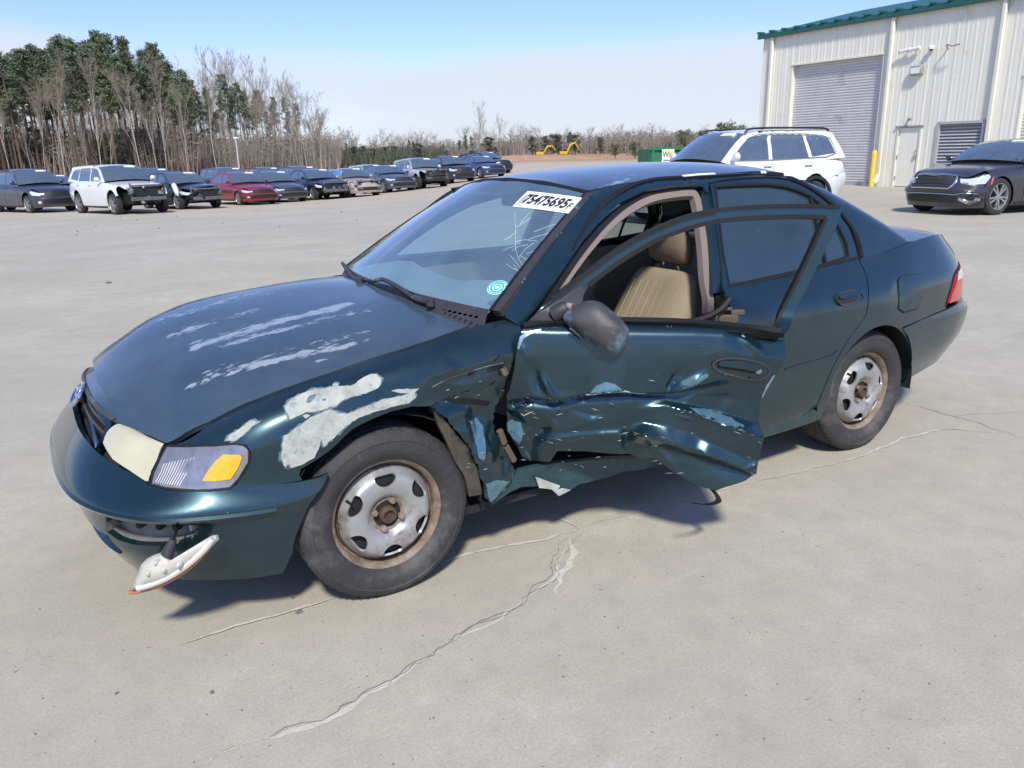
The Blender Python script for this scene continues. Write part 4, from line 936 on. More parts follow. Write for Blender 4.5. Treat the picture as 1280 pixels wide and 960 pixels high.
# tail lamp
for side in (0, 1):
    f = (lambda q: q)
    tl = BODY.trace([(1186, 379), (1190, 366), (1197, 340), (1202, 330)])
    e = [np.array([2*C0-1.3, 5.7]), np.array([2*C0-1.3, 4.15])]
    poly = tl+e
    t_o = panel('tail_lamp', BODY, poly, M['red'], car, sp=.03, thick=.03, off=.004, mirror=bool(side))
    mid = [np.array([q[0]*.5+r_[0]*.5, q[1]*.5+r_[1]*.5]) for q, r_ in ((tl[2], tl[2]),)]
    wp = [tl[1]*.45+tl[2]*.55, tl[2], tl[3], e[0], np.array([e[0][0], 5.0])]
    panel('clear_lens', BODY, wp, M['white_lens'], t_o, sp=.03, thick=.004, off=.008, mirror=bool(side))
    strip('lamp_gasket', BODY, BODY.trace([(1182, 384), (1187, 366), (1194, 342), (1199, 328)]), .014, M['black'], t_o, off=.003, mirror=bool(side))
tp = [np.array([u_, 5.75]) for u_ in np.linspace(2*C0-1.3, 2*C0, 6)]+[np.array([u_, 4.15]) for u_ in np.linspace(2*C0, 2*C0-1.3, 6)]
for s_ in (0, 1):
    panel('tail_panel', BODY, tp, M['paint'], car, sp=.06, thick=.02, mirror=bool(s_))
    panel('tail_panel_top', BODY, [np.array([u_, 7.0]) for u_ in np.linspace(2*C0-2.7, 2*C0, 8)]+[np.array([u_, 5.75]) for u_ in np.linspace(2*C0, 2*C0-2.2, 8)], M['paint'], car, sp=.05, thick=.02, mirror=bool(s_))
rb0 = BODY.trace([(1128, 411), (1134, 420), (1138, 434), (1139, 450), (1136, 463), (1129, 477)])
rb0[-1][1] = 0.0
rbp = rb0+[np.array([u_, 0.0]) for u_ in np.linspace(rb0[-1][0]+.2, 2*C0, 9)]+[np.array([u_, 4.0]) for u_ in np.linspace(2*C0, 2*C0-3.0, 9)]+BODY.trace([(1183, 387), (1160, 396)])
for s_ in (0, 1):
    rbo = panel('rear_bumper', BODY, rbp, M['paint'], car, sp=.025, thick=.02, mirror=bool(s_), off=.004)
    strip('valance', BODY, [np.array([u_, .1]) for u_ in np.linspace(rb0[-1][0]+.25, 2*C0, 9)], .06, M['trim'], rbo, off=-.004, thick=.03, mirror=bool(s_))

# ---- upper body: roof, pillars, frames, glass
roofp = [np.array(q) for q in [(-.965, 0), (-.975, .25), (-1.0, .40), (-1.03, .50), (-1.1, .505), (-1.5, .512), (-1.9, .51), (-2.2, .505), (-2.325, .49), (-2.30, .35), (-2.29, 0)]]
roofp = roofp+[q*[1, -1] for q in roofp[1:-1][::-1]]
def roof_wear(uv, P):
    out = np.zeros(len(uv))
    for A, B, w, k in [(ROOF.hit(*a), ROOF.hit(*b), w, k) for a, b, w, k in (((742, 240), (790, 222), .012, .8), ((760, 226), (850, 208), .010, .6), ((640, 228), (735, 236), .006, .6))]:
        d = B-A; L = np.linalg.norm(d); d = d/L; q = uv-A; t = q@d; s = np.abs(q@np.array([-d[1], d[0]])); out = np.maximum(out, k*np.clip(1.25-s/(w*3.6), 0, 1)*np.clip(np.minimum(t+.02, L+.02-t)/.04, 0, 1))
    return out
panel('roof', ROOF, roofp, M['paint_top'], car, sp=.016, thick=.012, attr=roof_wear)
# upper side: A pillar, roof rail, C pillar
rail_top = [np.array([x_, float(_re(x_))-.002]) for x_ in np.linspace(-1.02, -2.86, 34)]
a_top = [np.array([x_, float(_re(x_))-.004]) for x_ in np.linspace(-.47, -1.0, 12)]
door_top = GH.trace([(652, 408), (672, 383), (690, 357), (710, 328), (729, 301), (750, 277), (776, 253), (807, 238), (843, 232), (868, 231), (880, 234), (885, 242)])
rf_outer = GH.trace([(886, 228), (900, 225), (930, 222), (962, 221), (985, 223.5), (1003, 230), (1027, 244), (1047, 262), (1062, 282), (1070, 302), (1075, 325)])
bpil_r = [np.array([-1.52, .90])]
upl = a_top+rail_top+[np.array([-2.88, .978]), np.array([-2.6, .942])]+rf_outer[::-1]
upl = upl+[q for q in door_top[::-1]]
upper = panel('side_frame', GH, upl, M['paint'], car, sp=.022, thick=.012, sharp=45)
upR = [q for q in a_top]+rail_top+[np.array([-2.88, .978]), np.array([-2.6, .942])]+rf_outer[::-1]+[q for q in door_top[::-1]]
panel('side_frame', GH, upR, M['paint'], car, sp=.05, thick=.03, mirror=True)
# B pillar
bp = GH.trace([(880, 247), (890, 236), (897, 300), (905, 380), (908, 392), (897, 392), (890, 330)])
bp = [q for q in bp]
bp = [np.array([-1.575, 1.275]), np.array([-1.635, 1.275]), np.array([-1.60, 1.1]), np.array([-1.555, .88]), np.array([-1.47, .88]), np.array([-1.535, 1.1])]
pb = panel('b_pillar', GH, bp, M['paint'], car, sp=.03, thick=.04, off=-.012)
panel('b_pillar', GH, bp, M['paint'], car, sp=.05, thick=.04, off=-.012, mirror=True)
# rear door window frame with glass
fo = rf_outer[1:]+[]
fr_out = GH.trace([(887, 230), (900, 227), (930, 224), (962, 223), (985, 225.5), (1002, 232), (1025, 246), (1046, 264), (1060, 283), (1068, 303), (1073, 324), (1035, 336), (985, 352), (940, 366), (910, 375)])
fr_out += [np.array([RDX-.005, .90])]
gl = GH.trace([(894, 233), (930, 231), (962, 230.5), (985, 234), (1000, 239), (1015, 246), (1034, 263), (1049, 284), (1058, 304), (1061, 320), (1035, 329), (1000, 338), (955, 348), (912, 357), (904, 320), (898, 270)])
for s_ in (0, 1):
    fr = panel('rear_window_frame', GH, fr_out, M['paint'], rdoor if not s_ else [c for c in car.children if c.name.startswith('rear_door')][1], sp=.02 if not s_ else .05, thick=.02, holes=[gl], mirror=bool(s_))
    panel('door_glass', GH, grow(gl, 1.03), M['glass_mid'] if s_ else M['glass_tint'], fr, sp=.05, thick=0, off=-.010, mirror=bool(s_))
    strip('window_seal', GH, gl+[gl[0]], .012, M['black'], fr, off=.003, thick=.012, smooth=False, mirror=bool(s_))
    strip('divider_bar', GH, GH.trace([(1013, 243), (1019, 268), (1026, 298), (1033, 330)]), .014, M['black'], fr, off=.002, mirror=bool(s_))
    strip('belt_moulding', GH, GH.trace([(911, 359), (955, 350), (1000, 340), (1035, 331), (1072, 322)]), .014, M['black'], fr, off=.006, mirror=bool(s_))
    strip('door_seal', GH, GH.trace([(888, 229), (900, 226), (930, 223), (962, 222), (985, 224.5), (1003, 231), (1026, 245), (1047, 263), (1062, 282), (1070, 301), (1075, 324)]), .009, M['black'], fr, off=.004, thick=.012, mirror=bool(s_))
# black drip moulding, with its worn silver patches
for s_ in (0, 1):
    dm_ = strip('drip_moulding', GH, GH.trace([(716, 312), (728, 289), (742, 268), (760, 250), (786, 234), (814, 225.5), (850, 222), (894, 220), (930, 217.5), (952, 217), (980, 219), (999, 227), (1022, 241), (1045, 260), (1064, 284), (1074, 305), (1077, 322)]), [.003]+[.02]*7, M['black'], car, off=.006, thick=.01, mirror=bool(s_))
    if not s_:
        for L in ([(853, 222), (872, 220), (893, 219)], [(950, 216.5), (956, 216.5)], [(979, 219), (990, 222), (999, 226)]):
            strip('worn_patch', GH, GH.trace(L), .013, M['crack'], dm_, off=.009, thick=.003, smooth=False)
# taupe trim round the driver's door opening, and the dark weatherstrip outside it
ot = [(663, 408), (681, 384), (700, 357), (720, 329), (739, 305), (760, 282), (785, 263), (812, 249), (843, 243), (862, 242), (869, 247), (874, 268), (878, 300), (882, 350), (886, 392)]
strip('opening_trim', GIN, GIN.trace(ot), .038, M['taupe'], car, off=.010, thick=.02)
strip('weatherstrip', GIN, GIN.trace([(657, 408), (676, 384), (695, 357), (715, 328), (734, 303), (754, 280), (779, 258), (808, 243), (843, 237), (866, 236), (876, 243), (882, 264), (887, 320), (893, 390)]), .026, M['black'], car, off=.016, thick=.02)
# windshield
wsp = [np.array(q) for q in [(-1, .0), (-.5, .0), (0, 0), (.5, 0), (1, 0), (1, .5), (1, 1), (.5, 1), (0, 1), (-.5, 1), (-1, 1), (-1, .5)]]
wso = panel('windshield', WS, wsp, M['glass'], car, sp=.05, thick=0)
strip('windshield_seal', WS, [np.array(q) for q in [(-1, 0), (-1, .25), (-1, .5), (-1, .75), (-.99, .985), (-.5, 1), (0, 1), (.5, 1), (.99, .985), (1, .75), (1, .5), (1, .25), (1, 0)]], .026, M['black'], wso, off=.004, thick=.012, smooth=False)
# shade band behind the top and the black frit at the foot
strip('a_pillar_moulding', WS, [np.array(q) for q in [(1.03, 0.0), (1.03, .25), (1.03, .5), (1.03, .75), (1.03, .98)]], .034, M['trim'], car, off=.006, thick=.02)
# paper label with the lot number
lab = WS.trace([(660, 240), (732, 249), (711, 268), (641, 259)])
lab_o = panel('lot_label', WS, lab, M['paper'], wso, sp=.05, thick=.001, off=.004)
a, b, c_, d_ = [WS(*q).reshape(3)+WS.normal(*q)[0]*.0052 for q in lab]
cen = (a+b+c_+d_)/4; ex = ((b-a)+(c_-d_))/2; W_ = np.linalg.norm(ex); ex /= W_; ey = ((a-d_)+(b-c_))/2; Hh = np.linalg.norm(ey); ey = ey-ex*(ey@ex)*0; ey /= np.linalg.norm(ey); ez = np.cross(ex, ey); ez /= np.linalg.norm(ez)
def frame_m(o, x, y, z, sx=1, sy=1):
    return Matrix(((x[0]*sx, y[0]*sy, z[0], o[0]), (x[1]*sx, y[1]*sy, z[1], o[1]), (x[2]*sx, y[2]*sy, z[2], o[2]), (0, 0, 0, 1)))
lab_uv = [np.array(q) for q in lab]
def on_label(ob, x0, x1, y0, y1):
    """wrap a flat text mesh onto the label between fractions of its width and height"""
    co = np.array([v.co[:] for v in ob.data.vertices]); lo, hi = co.min(0), co.max(0)
    fx = x0+(x1-x0)*(co[:, 0]-lo[0])/(hi[0]-lo[0]); fy = y0+(y1-y0)*(co[:, 1]-lo[1])/(hi[1]-lo[1])
    uv = (lab_uv[3][None]*((1-fx)*(1-fy))[:, None]+lab_uv[2][None]*(fx*(1-fy))[:, None]+lab_uv[0][None]*((1-fx)*fy)[:, None]+lab_uv[1][None]*(fx*fy)[:, None])
    P = WS(uv[:, 0], uv[:, 1])+WS.normal(uv[:, 0], uv[:, 1])*.0062
    for v, q in zip(ob.data.vertices, P): v.co = q
    ob.data.update()
on_label(text_mesh('75475695', 1, 'lot_number', M['ink'], lab_o, Matrix.Identity(4), extrude=0, bold=.03), .10, .86, .20, .82)
on_label(text_mesh('F', 1, 'lot_letter', M['ink'], lab_o, Matrix.Identity(4), extrude=0, bold=.02), .885, .935, .22, .58)
mbx = MB()
for k in range(3):
    q = cen-ex*W_*.455+ex*.004*k*2+ez*.003; mbx.box(q+ey*0, (.0025, Hh*.5, .0006), Matrix((ex, ey, ez)).transposed())
for k in range(9):
    q = cen-ey*Hh*.42+ex*W_*(-.38+.095*k)+ez*.003; mbx.box(q, (W_*.05, Hh*.022, .0006), Matrix((ex, ey, ez)).transposed())
mbx.build('fine_print', M['ink'], lab_o, False)
# round sticker low on the glass
stc = WS.hit(622, 360); st = [stc+np.array([.036*math.cos(t)/.62, .036*math.sin(t)/.72]) for t in np.linspace(0, 2*math.pi, 25)[:-1]]
so = panel('round_sticker', WS, st, M['mint'], wso, sp=.04, thick=.001, off=.003)
for k, r_ in enumerate((.031, .022, .011)):
    cc = [stc+np.array([r_*math.cos(t)/.62, r_*math.sin(t)/.72]) for t in np.linspace(0, 2*math.pi, 25)]
    strip('sticker_ring', WS, cc, (.0035, .0075, .005)[k], M['mint_ink'], so, off=.0048, thick=.0, smooth=False)
# crack lines in the glass
cp = [[(644, 264), (645, 290), (644, 306), (648, 322), (654, 334), (657, 348)], [(657, 348), (650, 335), (643, 325), (636, 318)], [(657, 348), (648, 340), (642, 331)], [(645, 290), (638, 296), (630, 300)], [(662, 266), (656, 273), (650, 281)],
      [(645, 308), (636, 310), (628, 313)], [(660, 300), (672, 296), (690, 290)], [(658, 318), (670, 313), (684, 309)], [(690, 292), (700, 288), (706, 282)], [(657, 348), (640, 362), (624, 378), (616, 386)], [(654, 352), (640, 366), (630, 378)], [(646, 285), (652, 280), (664, 272)], [(668, 290), (684, 283), (702, 279)], [(676, 300), (692, 298), (704, 292)], [(650, 320), (662, 326), (672, 322)], [(640, 314), (650, 308), (660, 306)], [(634, 330), (645, 338), (656, 350)], [(648, 322), (658, 310), (668, 304)], [(644, 303), (655, 300), (672, 302)]]
mb = MB()
for L in cp:
    P = []
    uvs = [WS.hit(*q) for q in L]
    for i in range(len(uvs)-1):
        for t in (0, .33, .66): P.append(uvs[i]+(uvs[i+1]-uvs[i])*t+np.array([rnd.uniform(-.004, .004), rnd.uniform(-.004, .004)]))
    P.append(uvs[-1]); mb.tube([WS(*q).reshape(3)+WS.normal(*q)[0]*.002 for q in P], .00045, 4, False)
mb.build('crack_lines', M['crack'], wso)
# cowl and wipers
cowl = [np.array(q) for q in [(-1.02, -.005), (-.5, -.005), (0, -.005), (.5, -.005), (1.02, -.005)]]
cv = []
us = np.linspace(-.985, .985, 25)
for u_ in us:
    a = _ws(np.array([u_]), np.array([.0]))[0]; k_ = 1-.86*u_*u_; b = a+np.array([.075*k_, 0, -.022]); c = a+np.array([.17*k_, 0, -.075]); cv += [a+[0, 0, .003], b, c]
mk('cowl', cv, [(i*3+j, i*3+j+1, i*3+j+4, i*3+j+3) for i in range(24) for j in range(2)], M['trim'], car)
mb = MB()
for k in range(16):
    q = WS.hit(565+k*2.6, 398+k*.55); a = _ws(q[0:1], np.array([-.0]))[0]+np.array([.055, 0, -.016]); mb.box(a, (.012, .004, .006))
mb.build('cowl_vents', M['dark'], car, False)['kind'] = 'stuff'
def wiper(pivot, arm, blade0, blade1, hump, nm='wiper'):
    w = empty(nm); w.parent = car
    f = lambda px_, o_: WS(*WS.hit(*px_)).reshape(3)+WS.normal(*WS.hit(*px_))[0]*o_
    A = [f(q, .035) for q in arm]; MB().tube(smooth_line(A, 4), .009, 6).build('wiper_arm', M['trim'], w)
    Bp = [f(q, .014) for q in blade0]; MB().tube(smooth_line(Bp, 4), .0075, 6).build('wiper_blade', M['black'], w)
    if hump: MB().tube(smooth_line([f(q, .03) for q in hump], 4), .0055, 6).build('blade_bridge', M['black'], w)
    MB().lathe([(.0, .02), (.016, .018), (.016, -.01)], 12, 'z', A[0]).build('pivot_cap', M['trim'], w)
wiper(None, [(540, 389), (524, 379), (505, 366), (484, 355), (474, 356)], [(451, 356), (474, 360), (498, 369), (524, 379), (536, 385)], None, [(448, 353), (470, 357), (480, 354), (490, 358), (520, 372)])
wiper(None, [(452, 360), (444, 350), (436, 340), (430, 333)], [(431, 331), (438, 340), (446, 348)], None, None)

# ---- rear window, trunk
rwp = [np.array(q) for q in [(-1, 0), (0, 0), (1, 0), (1, .5), (1, 1), (0, 1), (-1, 1), (-1, .5)]]
class _F(Surf):
    def normal(s, u, v): return Surf.normal(s, u, v)*-1
RWf = _F(RW.fn, RW.ur, RW.vr, 40, 40, RW.scale)
nrm = RW.normal(np.array([0.]), np.array([.5]))[0]
RWs = RW if nrm[2] > 0 else RWf
rwo = panel('rear_window', RWs, rwp, M['glass_mid'], car, sp=.08, thick=0)
strip('rear_window_seal', RWs, [np.array(q) for q in [(-1, 0), (-1, .5), (-1, 1), (0, 1), (1, 1), (1, .5), (1, 0), (0, 0), (-1, 0)]], .03, M['black'], rwo, off=.004, thick=.01, smooth=False)
tp_ = [np.array(q) for q in [(-2.86, 0), (-2.85, .3), (-2.80, .55), (-2.82, .66), (-2.9, .678), (-3.12, .64), (-3.24, .57), (-3.32, .45), (-3.375, .25), (-3.388, 0)]]
tp_ = tp_+[q*[1, -1] for q in tp_[1:-1][::-1]]
panel('trunk_lid', TRUNK, tp_, M['paint_top'], car, sp=.03, thick=.02)

# ---- wheels
def disc_surf():
    pr = pchip([0, .05, .06, .072, .085, .105, .135, .148, .158, .175], [.006, .006, .010, .026, .032, .035, .032, .020, -.002, -.02])
    def f(a, b): return np.stack([a, pr(np.hypot(a, b)), b], -1)
    return f
class _W(Surf):
    def normal(s, u, v): return -Surf.normal(s, u, v)
WD = _W(disc_surf(), (-.2, .2), (-.2, .2), 20, 20)
def build_wheel(parent, loc, flip, spin, name='wheel', dusty=False):
    w = empty(name, loc, math.pi if flip else 0); w.parent = parent
    sp_ = empty('spin') if False else None
    t = MB(); wd = .178
    pro = [(.183, -.15), (.20, -.165), (.235, -.182), (.27, -.176), (.288, -.160), (.296, -.135)]
    for k, y_ in enumerate((-.112, -.078, -.044, -.010)):
        pro += [(.2975, y_-.004-.01), (.290, y_-.004), (.290, y_+.004), (.2975, y_+.014)]
    pro += [(.296, .012), (.290, .022), (.278, .036), (.262, .042), (.258, .0405), (.24, .044), (.222, .043), (.219, .0415), (.205, .036), (.195, .026), (.188, .014)]
    t.lathe(pro, 72); ty = t.build('tyre', M['tyre'], w, True, 30)
    # lateral sipes on the tread shoulders
    mb = MB()
    for k in range(60):
        a_ = 2*math.pi*k/60
        for y0, y1 in ((-.135, -.118), (-.004, .014)):
            Mx = Matrix.Rotation(-a_, 3, 'Y'); mb.box(Mx @ Vector((.2972, (y0+y1)/2, 0)), (.002, abs(y1-y0)+.008, .0035), Mx)
    mb.build('tread_sipes', M['dark'], ty, False)['kind'] = 'stuff'
    rim = MB(); rim.lathe([(.165, -.012), (.172, -.03), (.178, -.03), (.176, .000), (.182, .012), (.190, .020), (.1935, .021), (.194, .016), (.189, .006)], 56)
    rim.lathe([(.172, -.03), (.168, -.10), (.17, -.15), (.185, -.155)], 40)
    ro = rim.build('rim', M['rusty'], w)
    circ = lambda r_, n: [np.array([r_*math.cos(t_), r_*math.sin(t_)]) for t_ in np.linspace(0, 2*math.pi, n, endpoint=False)]
    hs = []
    for k in range(6):
        a_ = spin+k*math.pi/3; c, s = math.cos(a_), math.sin(a_); hs.append([np.array([(.130+.0205*math.cos(t_)-.005*math.cos(2*t_))*c-.037*math.sin(t_)*s, (.130+.0205*math.cos(t_)-.005*math.cos(2*t_))*s+.037*math.sin(t_)*c]) for t_ in np.linspace(0, 2*math.pi, 18, endpoint=False)])
    d = panel('wheel_disc', WD, circ(.164, 48), M['steel'], w, sp=.012, thick=.008, holes=hs+[circ(.028, 20)], sharp=50)
    mb = MB(); mb.lathe([(0, .010), (.14, .008)], 24); mb.lathe([(.0, -.012), (.155, -.03), (.165, -.06)], 24); mb.build('brake_drum', M['dark'], w)
    MB().lathe([(.030, .004), (.030, .024), (.026, .030), (.019, .030), (.017, .018), (0, .016)], 20).build('hub_cap', M['rust'], w)
    MB().lathe([(.058, .006), (.058, .012), (.050, .013), (.046, .007)], 32).build('hub_ring', M['rusty'], w)
    for k in range(4):
        a_ = spin+.4+k*math.pi/2
        MB().lathe([(0, .032), (.008, .031), (.0115, .026), (.0115, .004)], 6, 'y', (.05*math.cos(a_), 0, .05*math.sin(a_))).build('lug_nut', M['rusty'], w, False)
    MB().tube([(.158*math.cos(spin-1.0), .010, .158*math.sin(spin-1.0)), (.146*math.cos(spin-1.0), .038, .146*math.sin(spin-1.0))], .004, 6).build('valve', M['black'], w)
    return w
wf = build_wheel(car, (-.012, .765, .2955), False, R(88))
wr = build_wheel(car, (-2.475, .755, .2955), False, R(100))
build_wheel(car, (-.012, -.765, .2955), True, R(20)); build_wheel(car, (-2.475, -.755, .2955), True, R(50))
# wheel-well liners
for cx in (-.01, -2.47):
    for s in (1, -1):
        n = 20; V = []; F = []
        for i in range(n+1):
            a_ = R(2)+R(185)*i/n
            for y_, r_ in ((.805, .345), (.60, .36), (.42, .36)): V.append((cx+r_*math.cos(a_), s*y_, max(.12, .30+r_*math.sin(a_))))
        V.append((cx, s*.42, .30))
        F = [(i*3+j, (i+1)*3+j, (i+1)*3+j+1, i*3+j+1) for i in range(n) for j in range(2)]+[(i*3+2, (i+1)*3+2, 3*n+3) for i in range(n)]
        mk('wheel_liner', V, F, M['dark'], car)
# exposed inner apron behind the front wheel
ap = BODY.trace([(545, 512), (556, 522), (572, 542), (588, 560), (600, 590), (606, 622), (590, 625), (585, 600), (572, 580), (562, 555), (550, 530)])
panel('torn_wheel_liner', Surf(lambda u, v: BODY(u, v)-.02*BODY.normal(u, v), BODY.ur, BODY.vr, 10, 10, BODY.scale), ap, mat('dirty_liner', (.065, .057, .045), .85, var=.5, vscale=18, bump=.5, bscale=30), car, sp=.02, thick=.02)
for q0, q1 in (((632, 462), (636, 470)), ((628, 540), (634, 556)), ((636, 560), (646, 578))):
    a, b = [BODY(*BODY.hit(*q)).reshape(3)-np.array([0, .02, 0]) for q in (q0, q1)]; MB().tube([a, b], .012, 6).build('door_hinge', M['fabric_dark'], car)

jm = BODY.trace([(646, 425), (651, 430), (640, 500), (632, 530), (640, 560), (655, 590), (648, 592), (628, 545), (624, 522), (636, 480)])
panel('door_jamb', Surf(lambda u, v: BODY(u, v)-.09*BODY.normal(u, v), BODY.ur, BODY.vr, 10, 10, BODY.scale), grow(jm, 1.3), mat('jamb_metal', (.055, .04, .035), .8, var=.5), car, sp=.03, thick=.03)

# ---- floor, firewall, inner structure
mb = MB(); mb.box((-1.3, 0, .215), (2.0, 1.5, .03)); mb.box((-2.6, 0, .33), (1.1, 1.3, .05)); mb.box((-.36, 0, .55), (.03, 1.40, .60)); mb.box((.2, 0, .28), (.9, .9, .05)); mb.box((-2.42, 0, .62), (.03, 1.2, .55)); mb.box((.55, 0, .42), (.05, 1.0, .25)); mb.box((.15, .0, .45), (.5, .7, .35))
mb.build('floor_pan', M['dark'], car, False)
mb = MB(); mb.box((-2.62, 0, .935), (.5, 1.2, .03)); mb.build('parcel_shelf', M['carpet'], car, False)
# headliner just below the roof
mk('headliner', [(x_, y_, float(_rc(x_)-(_rc(x_)-_re(x_))*abs(y_/.52)**2.6)-.03) for x_ in np.linspace(-1.0, -2.3, 10) for y_ in np.linspace(-.5, .5, 9)], [(i*9+j, i*9+j+1, (i+1)*9+j+1, (i+1)*9+j) for i in range(9) for j in range(8)], M['headliner'], car)
# ---- seats
def cushion(name, secs, m, parent, n=20, e=3.0):
    """loft of super-ellipse sections: (centre, half width along y, half thickness, thickness direction)"""
    V = []; k = len(secs)
    for c, hw, ht, dr in secs:
        c = Vector(c); dr = Vector(dr).normalized()
        for j in range(n):
            t = 2*math.pi*j/n; a, b = math.cos(t), math.sin(t)
            V.append(c+Vector((0, 1, 0))*hw*math.copysign(abs(a)**(2/e), a)+dr*ht*math.copysign(abs(b)**(2/e), b))
    F = [(i*n+j, i*n+(j+1) % n, (i+1)*n+(j+1) % n, (i+1)*n+j) for i in range(k-1) for j in range(n)]+[tuple(range(n))[::-1], tuple(range((k-1)*n, k*n))]
    ob = mk(name, V, F, m, parent, True, 60)
    bm = bmesh.new(); bm.from_mesh(ob.data); bmesh.ops.recalc_face_normals(bm, faces=bm.faces); bm.to_mesh(ob.data); bm.free()
    return ob
def seat(y, x0, nm):
    s = empty(nm, (0, 0, 0)); s.parent = car
    up = lambda t: (x0-.05-.27*t, y, .35+.565*t)
    dr = (.92, 0, .4)
    secs = [(up(t), hw, ht, dr) for t, hw, ht in ((-.02, .20, .06), (.03, .235, .085), (.25, .245, .09), (.5, .24, .08), (.75, .225, .065), (.92, .20, .055), (.98, .175, .045), (1.0, .14, .02))]
    b = cushion('backrest', secs, M['fabric'], s, 28)
    for k in range(-3, 4):
        pts = [Vector(up(t))+Vector((.92, 0, .4)).normalized()*(ht+.001)+Vector((0, k*.045, 0)) for t, ht in ((.1, .088), (.3, .09), (.5, .081), (.7, .069), (.88, .058))]
        MB().tube(pts, .0045, 5).build('seam_roll', M['fabric'], b)
    cu = [((x0+.45, y, .36), .18, .03, (0, 0, 1)), ((x0+.44, y, .37), .225, .07, (0, 0, 1)), ((x0+.3, y, .385), .24, .085, (0, 0, 1)), ((x0+.0, y, .36), .23, .085, (0, 0, 1)), ((x0-.08, y, .35), .2, .05, (0, 0, 1))]
    cushion('seat_cushion', cu, M['fabric'], s, 24)
    hx = up(1.0); 
    hr_ = [((hx[0]+.005, y, hx[2]+.035+.17*t), hw, ht, dr) for t, hw, ht in ((0, .09, .02), (.06, .118, .045), (.35, .128, .058), (.7, .118, .05), (.94, .09, .035), (1.0, .05, .012))]
    h = cushion('headrest', hr_, M['headrest'], s, 22)
    for dy in (-.05, .05): MB().tube([(hx[0]-.01, y+dy, hx[2]-.06), (hx[0], y+dy, hx[2]+.08)], .006, 6).build('post', M['chrome'], h)
seat(.36, -1.27, 'driver_seat'); seat(-.36, -1.27, 'passenger_seat')
rs = empty('rear_seat'); rs.parent = car
cushion('seat_cushion', [((-1.95, 0, .36), .55, .05, (0, 0, 1)), ((-2.0, 0, .37), .60, .08, (0, 0, 1)), ((-2.3, 0, .37), .60, .08, (0, 0, 1))], M['vinyl'], rs)
cushion('backrest', [((-2.28, 0, .40), .60, .06, (1, 0, .3)), ((-2.38, 0, .75), .60, .07, (1, 0, .3)), ((-2.46, 0, .93), .56, .05, (1, 0, .3)), ((-2.47, 0, .96), .5, .02, (1, 0, .3))], M['vinyl'], rs)
# ---- dashboard and wheel
dV = []; ys = np.linspace(-.68, .68, 25)
for y_ in ys:
    hump = .035*math.exp(-((y_-.36)/.17)**2)
    fx = -.345-.115*(y_/.72)**2-.02
    prof = [(fx, .915-.012), (fx-.12, .918), (fx-.25, .925+hump), (fx-.33, .915+hump), (fx-.37, .87), (fx-.36, .75), (fx-.30, .60), (fx-.2, .45)]
    dV += [(a, y_, b) for a, b in prof]
ds = mk('dashboard', dV, [(i*8+j, i*8+j+1, (i+1)*8+j+1, (i+1)*8+j) for i in range(24) for j in range(7)], M['dash'], car)
sw = empty('steering_wheel', (-.90, .36, .86)); sw.parent = car; sw.rotation_euler = (0, R(-63), 0)
MB().tube([(.185*math.cos(t), .185*math.sin(t), 0) for t in np.linspace(0, 2*math.pi, 33)], .015, 8, False).build('steering_rim', M['fabric_dark'], sw)
mb = MB(); mb.box((0, 0, -.01), (.13, .16, .06), None, .03)
for t in (R(90), R(-90), R(200), R(-20+360-0)): mb.tube([(0, 0, -.01), (.18*math.cos(t), .18*math.sin(t), 0)], .014, 6)
mb.build('steering_hub', M['fabric_dark'], sw)
mir = MB(); mir.box((-1.0, 0, 1.235), (.03, .22, .055), None, .014); mir.build('rear_view_mirror', M['trim'], car)
for y_, w_ in ((.33, .3), (-.33, .3)):
    mb = MB(); mb.box((-1.10, y_, 1.272), (.16, .42, .015), Matrix.Rotation(R(14), 3, 'Y'), .006); mb.build('sun_visor', M['headliner'], car)
# far front door (closed): lower skin, frame, glass
fdp = [np.array([BODY.near((x_, None, .9))[0], 7.0]) for x_ in np.linspace(-.56, -1.50, 8)]+[bx(-1.505, .6), bx(-1.505, .262), bx(-1.0, .26), bx(-.54, .26), bx(-.54, .6)]
fdr = panel('front_door', BODY, fdp, M['paint'], car, sp=.05, thick=.014, mirror=True)
fdf = [np.array(q) for q in [(-.56, .90), (-.72, 1.02), (-.90, 1.14), (-1.08, 1.235), (-1.25, 1.268), (-1.45, 1.28), (-1.575, 1.275), (-1.505, .905)]]
fdg = [np.array(q) for q in [(-.70, .945), (-.80, 1.03), (-.94, 1.12), (-1.10, 1.195), (-1.27, 1.232), (-1.53, 1.238), (-1.47, .945)]]
ff_ = panel('window_frame', GH, fdf, M['paint'], fdr, sp=.04, thick=.03, holes=[fdg], mirror=True)
panel('door_glass', GH, grow(fdg, 1.03), M['glass_clear'], fdr, sp=.08, thick=0, off=-.012, mirror=True)
for s_ in (1, -1):
    pts = [(-.55, s_*.70, .86), (-.9, s_*.715, .875), (-1.5, s_*.715, .885), (-1.5, s_*.70, .5), (-1.5, s_*.68, .27), (-.55, s_*.68, .27)]
    if s_ < 0: mk('door_card', pts, [(0, 1, 2, 3, 4, 5)], M['vinyl'], fdr)
    mk('rear_door_card', [(-1.53, s_*.715, .885), (-2.0, s_*.712, .895), (-2.42, s_*.70, .905), (-2.36, s_*.69, .62), (-2.1, s_*.68, .27), (-1.53, s_*.68, .27)], [(0, 1, 2, 3, 4, 5)], M['vinyl'], car)

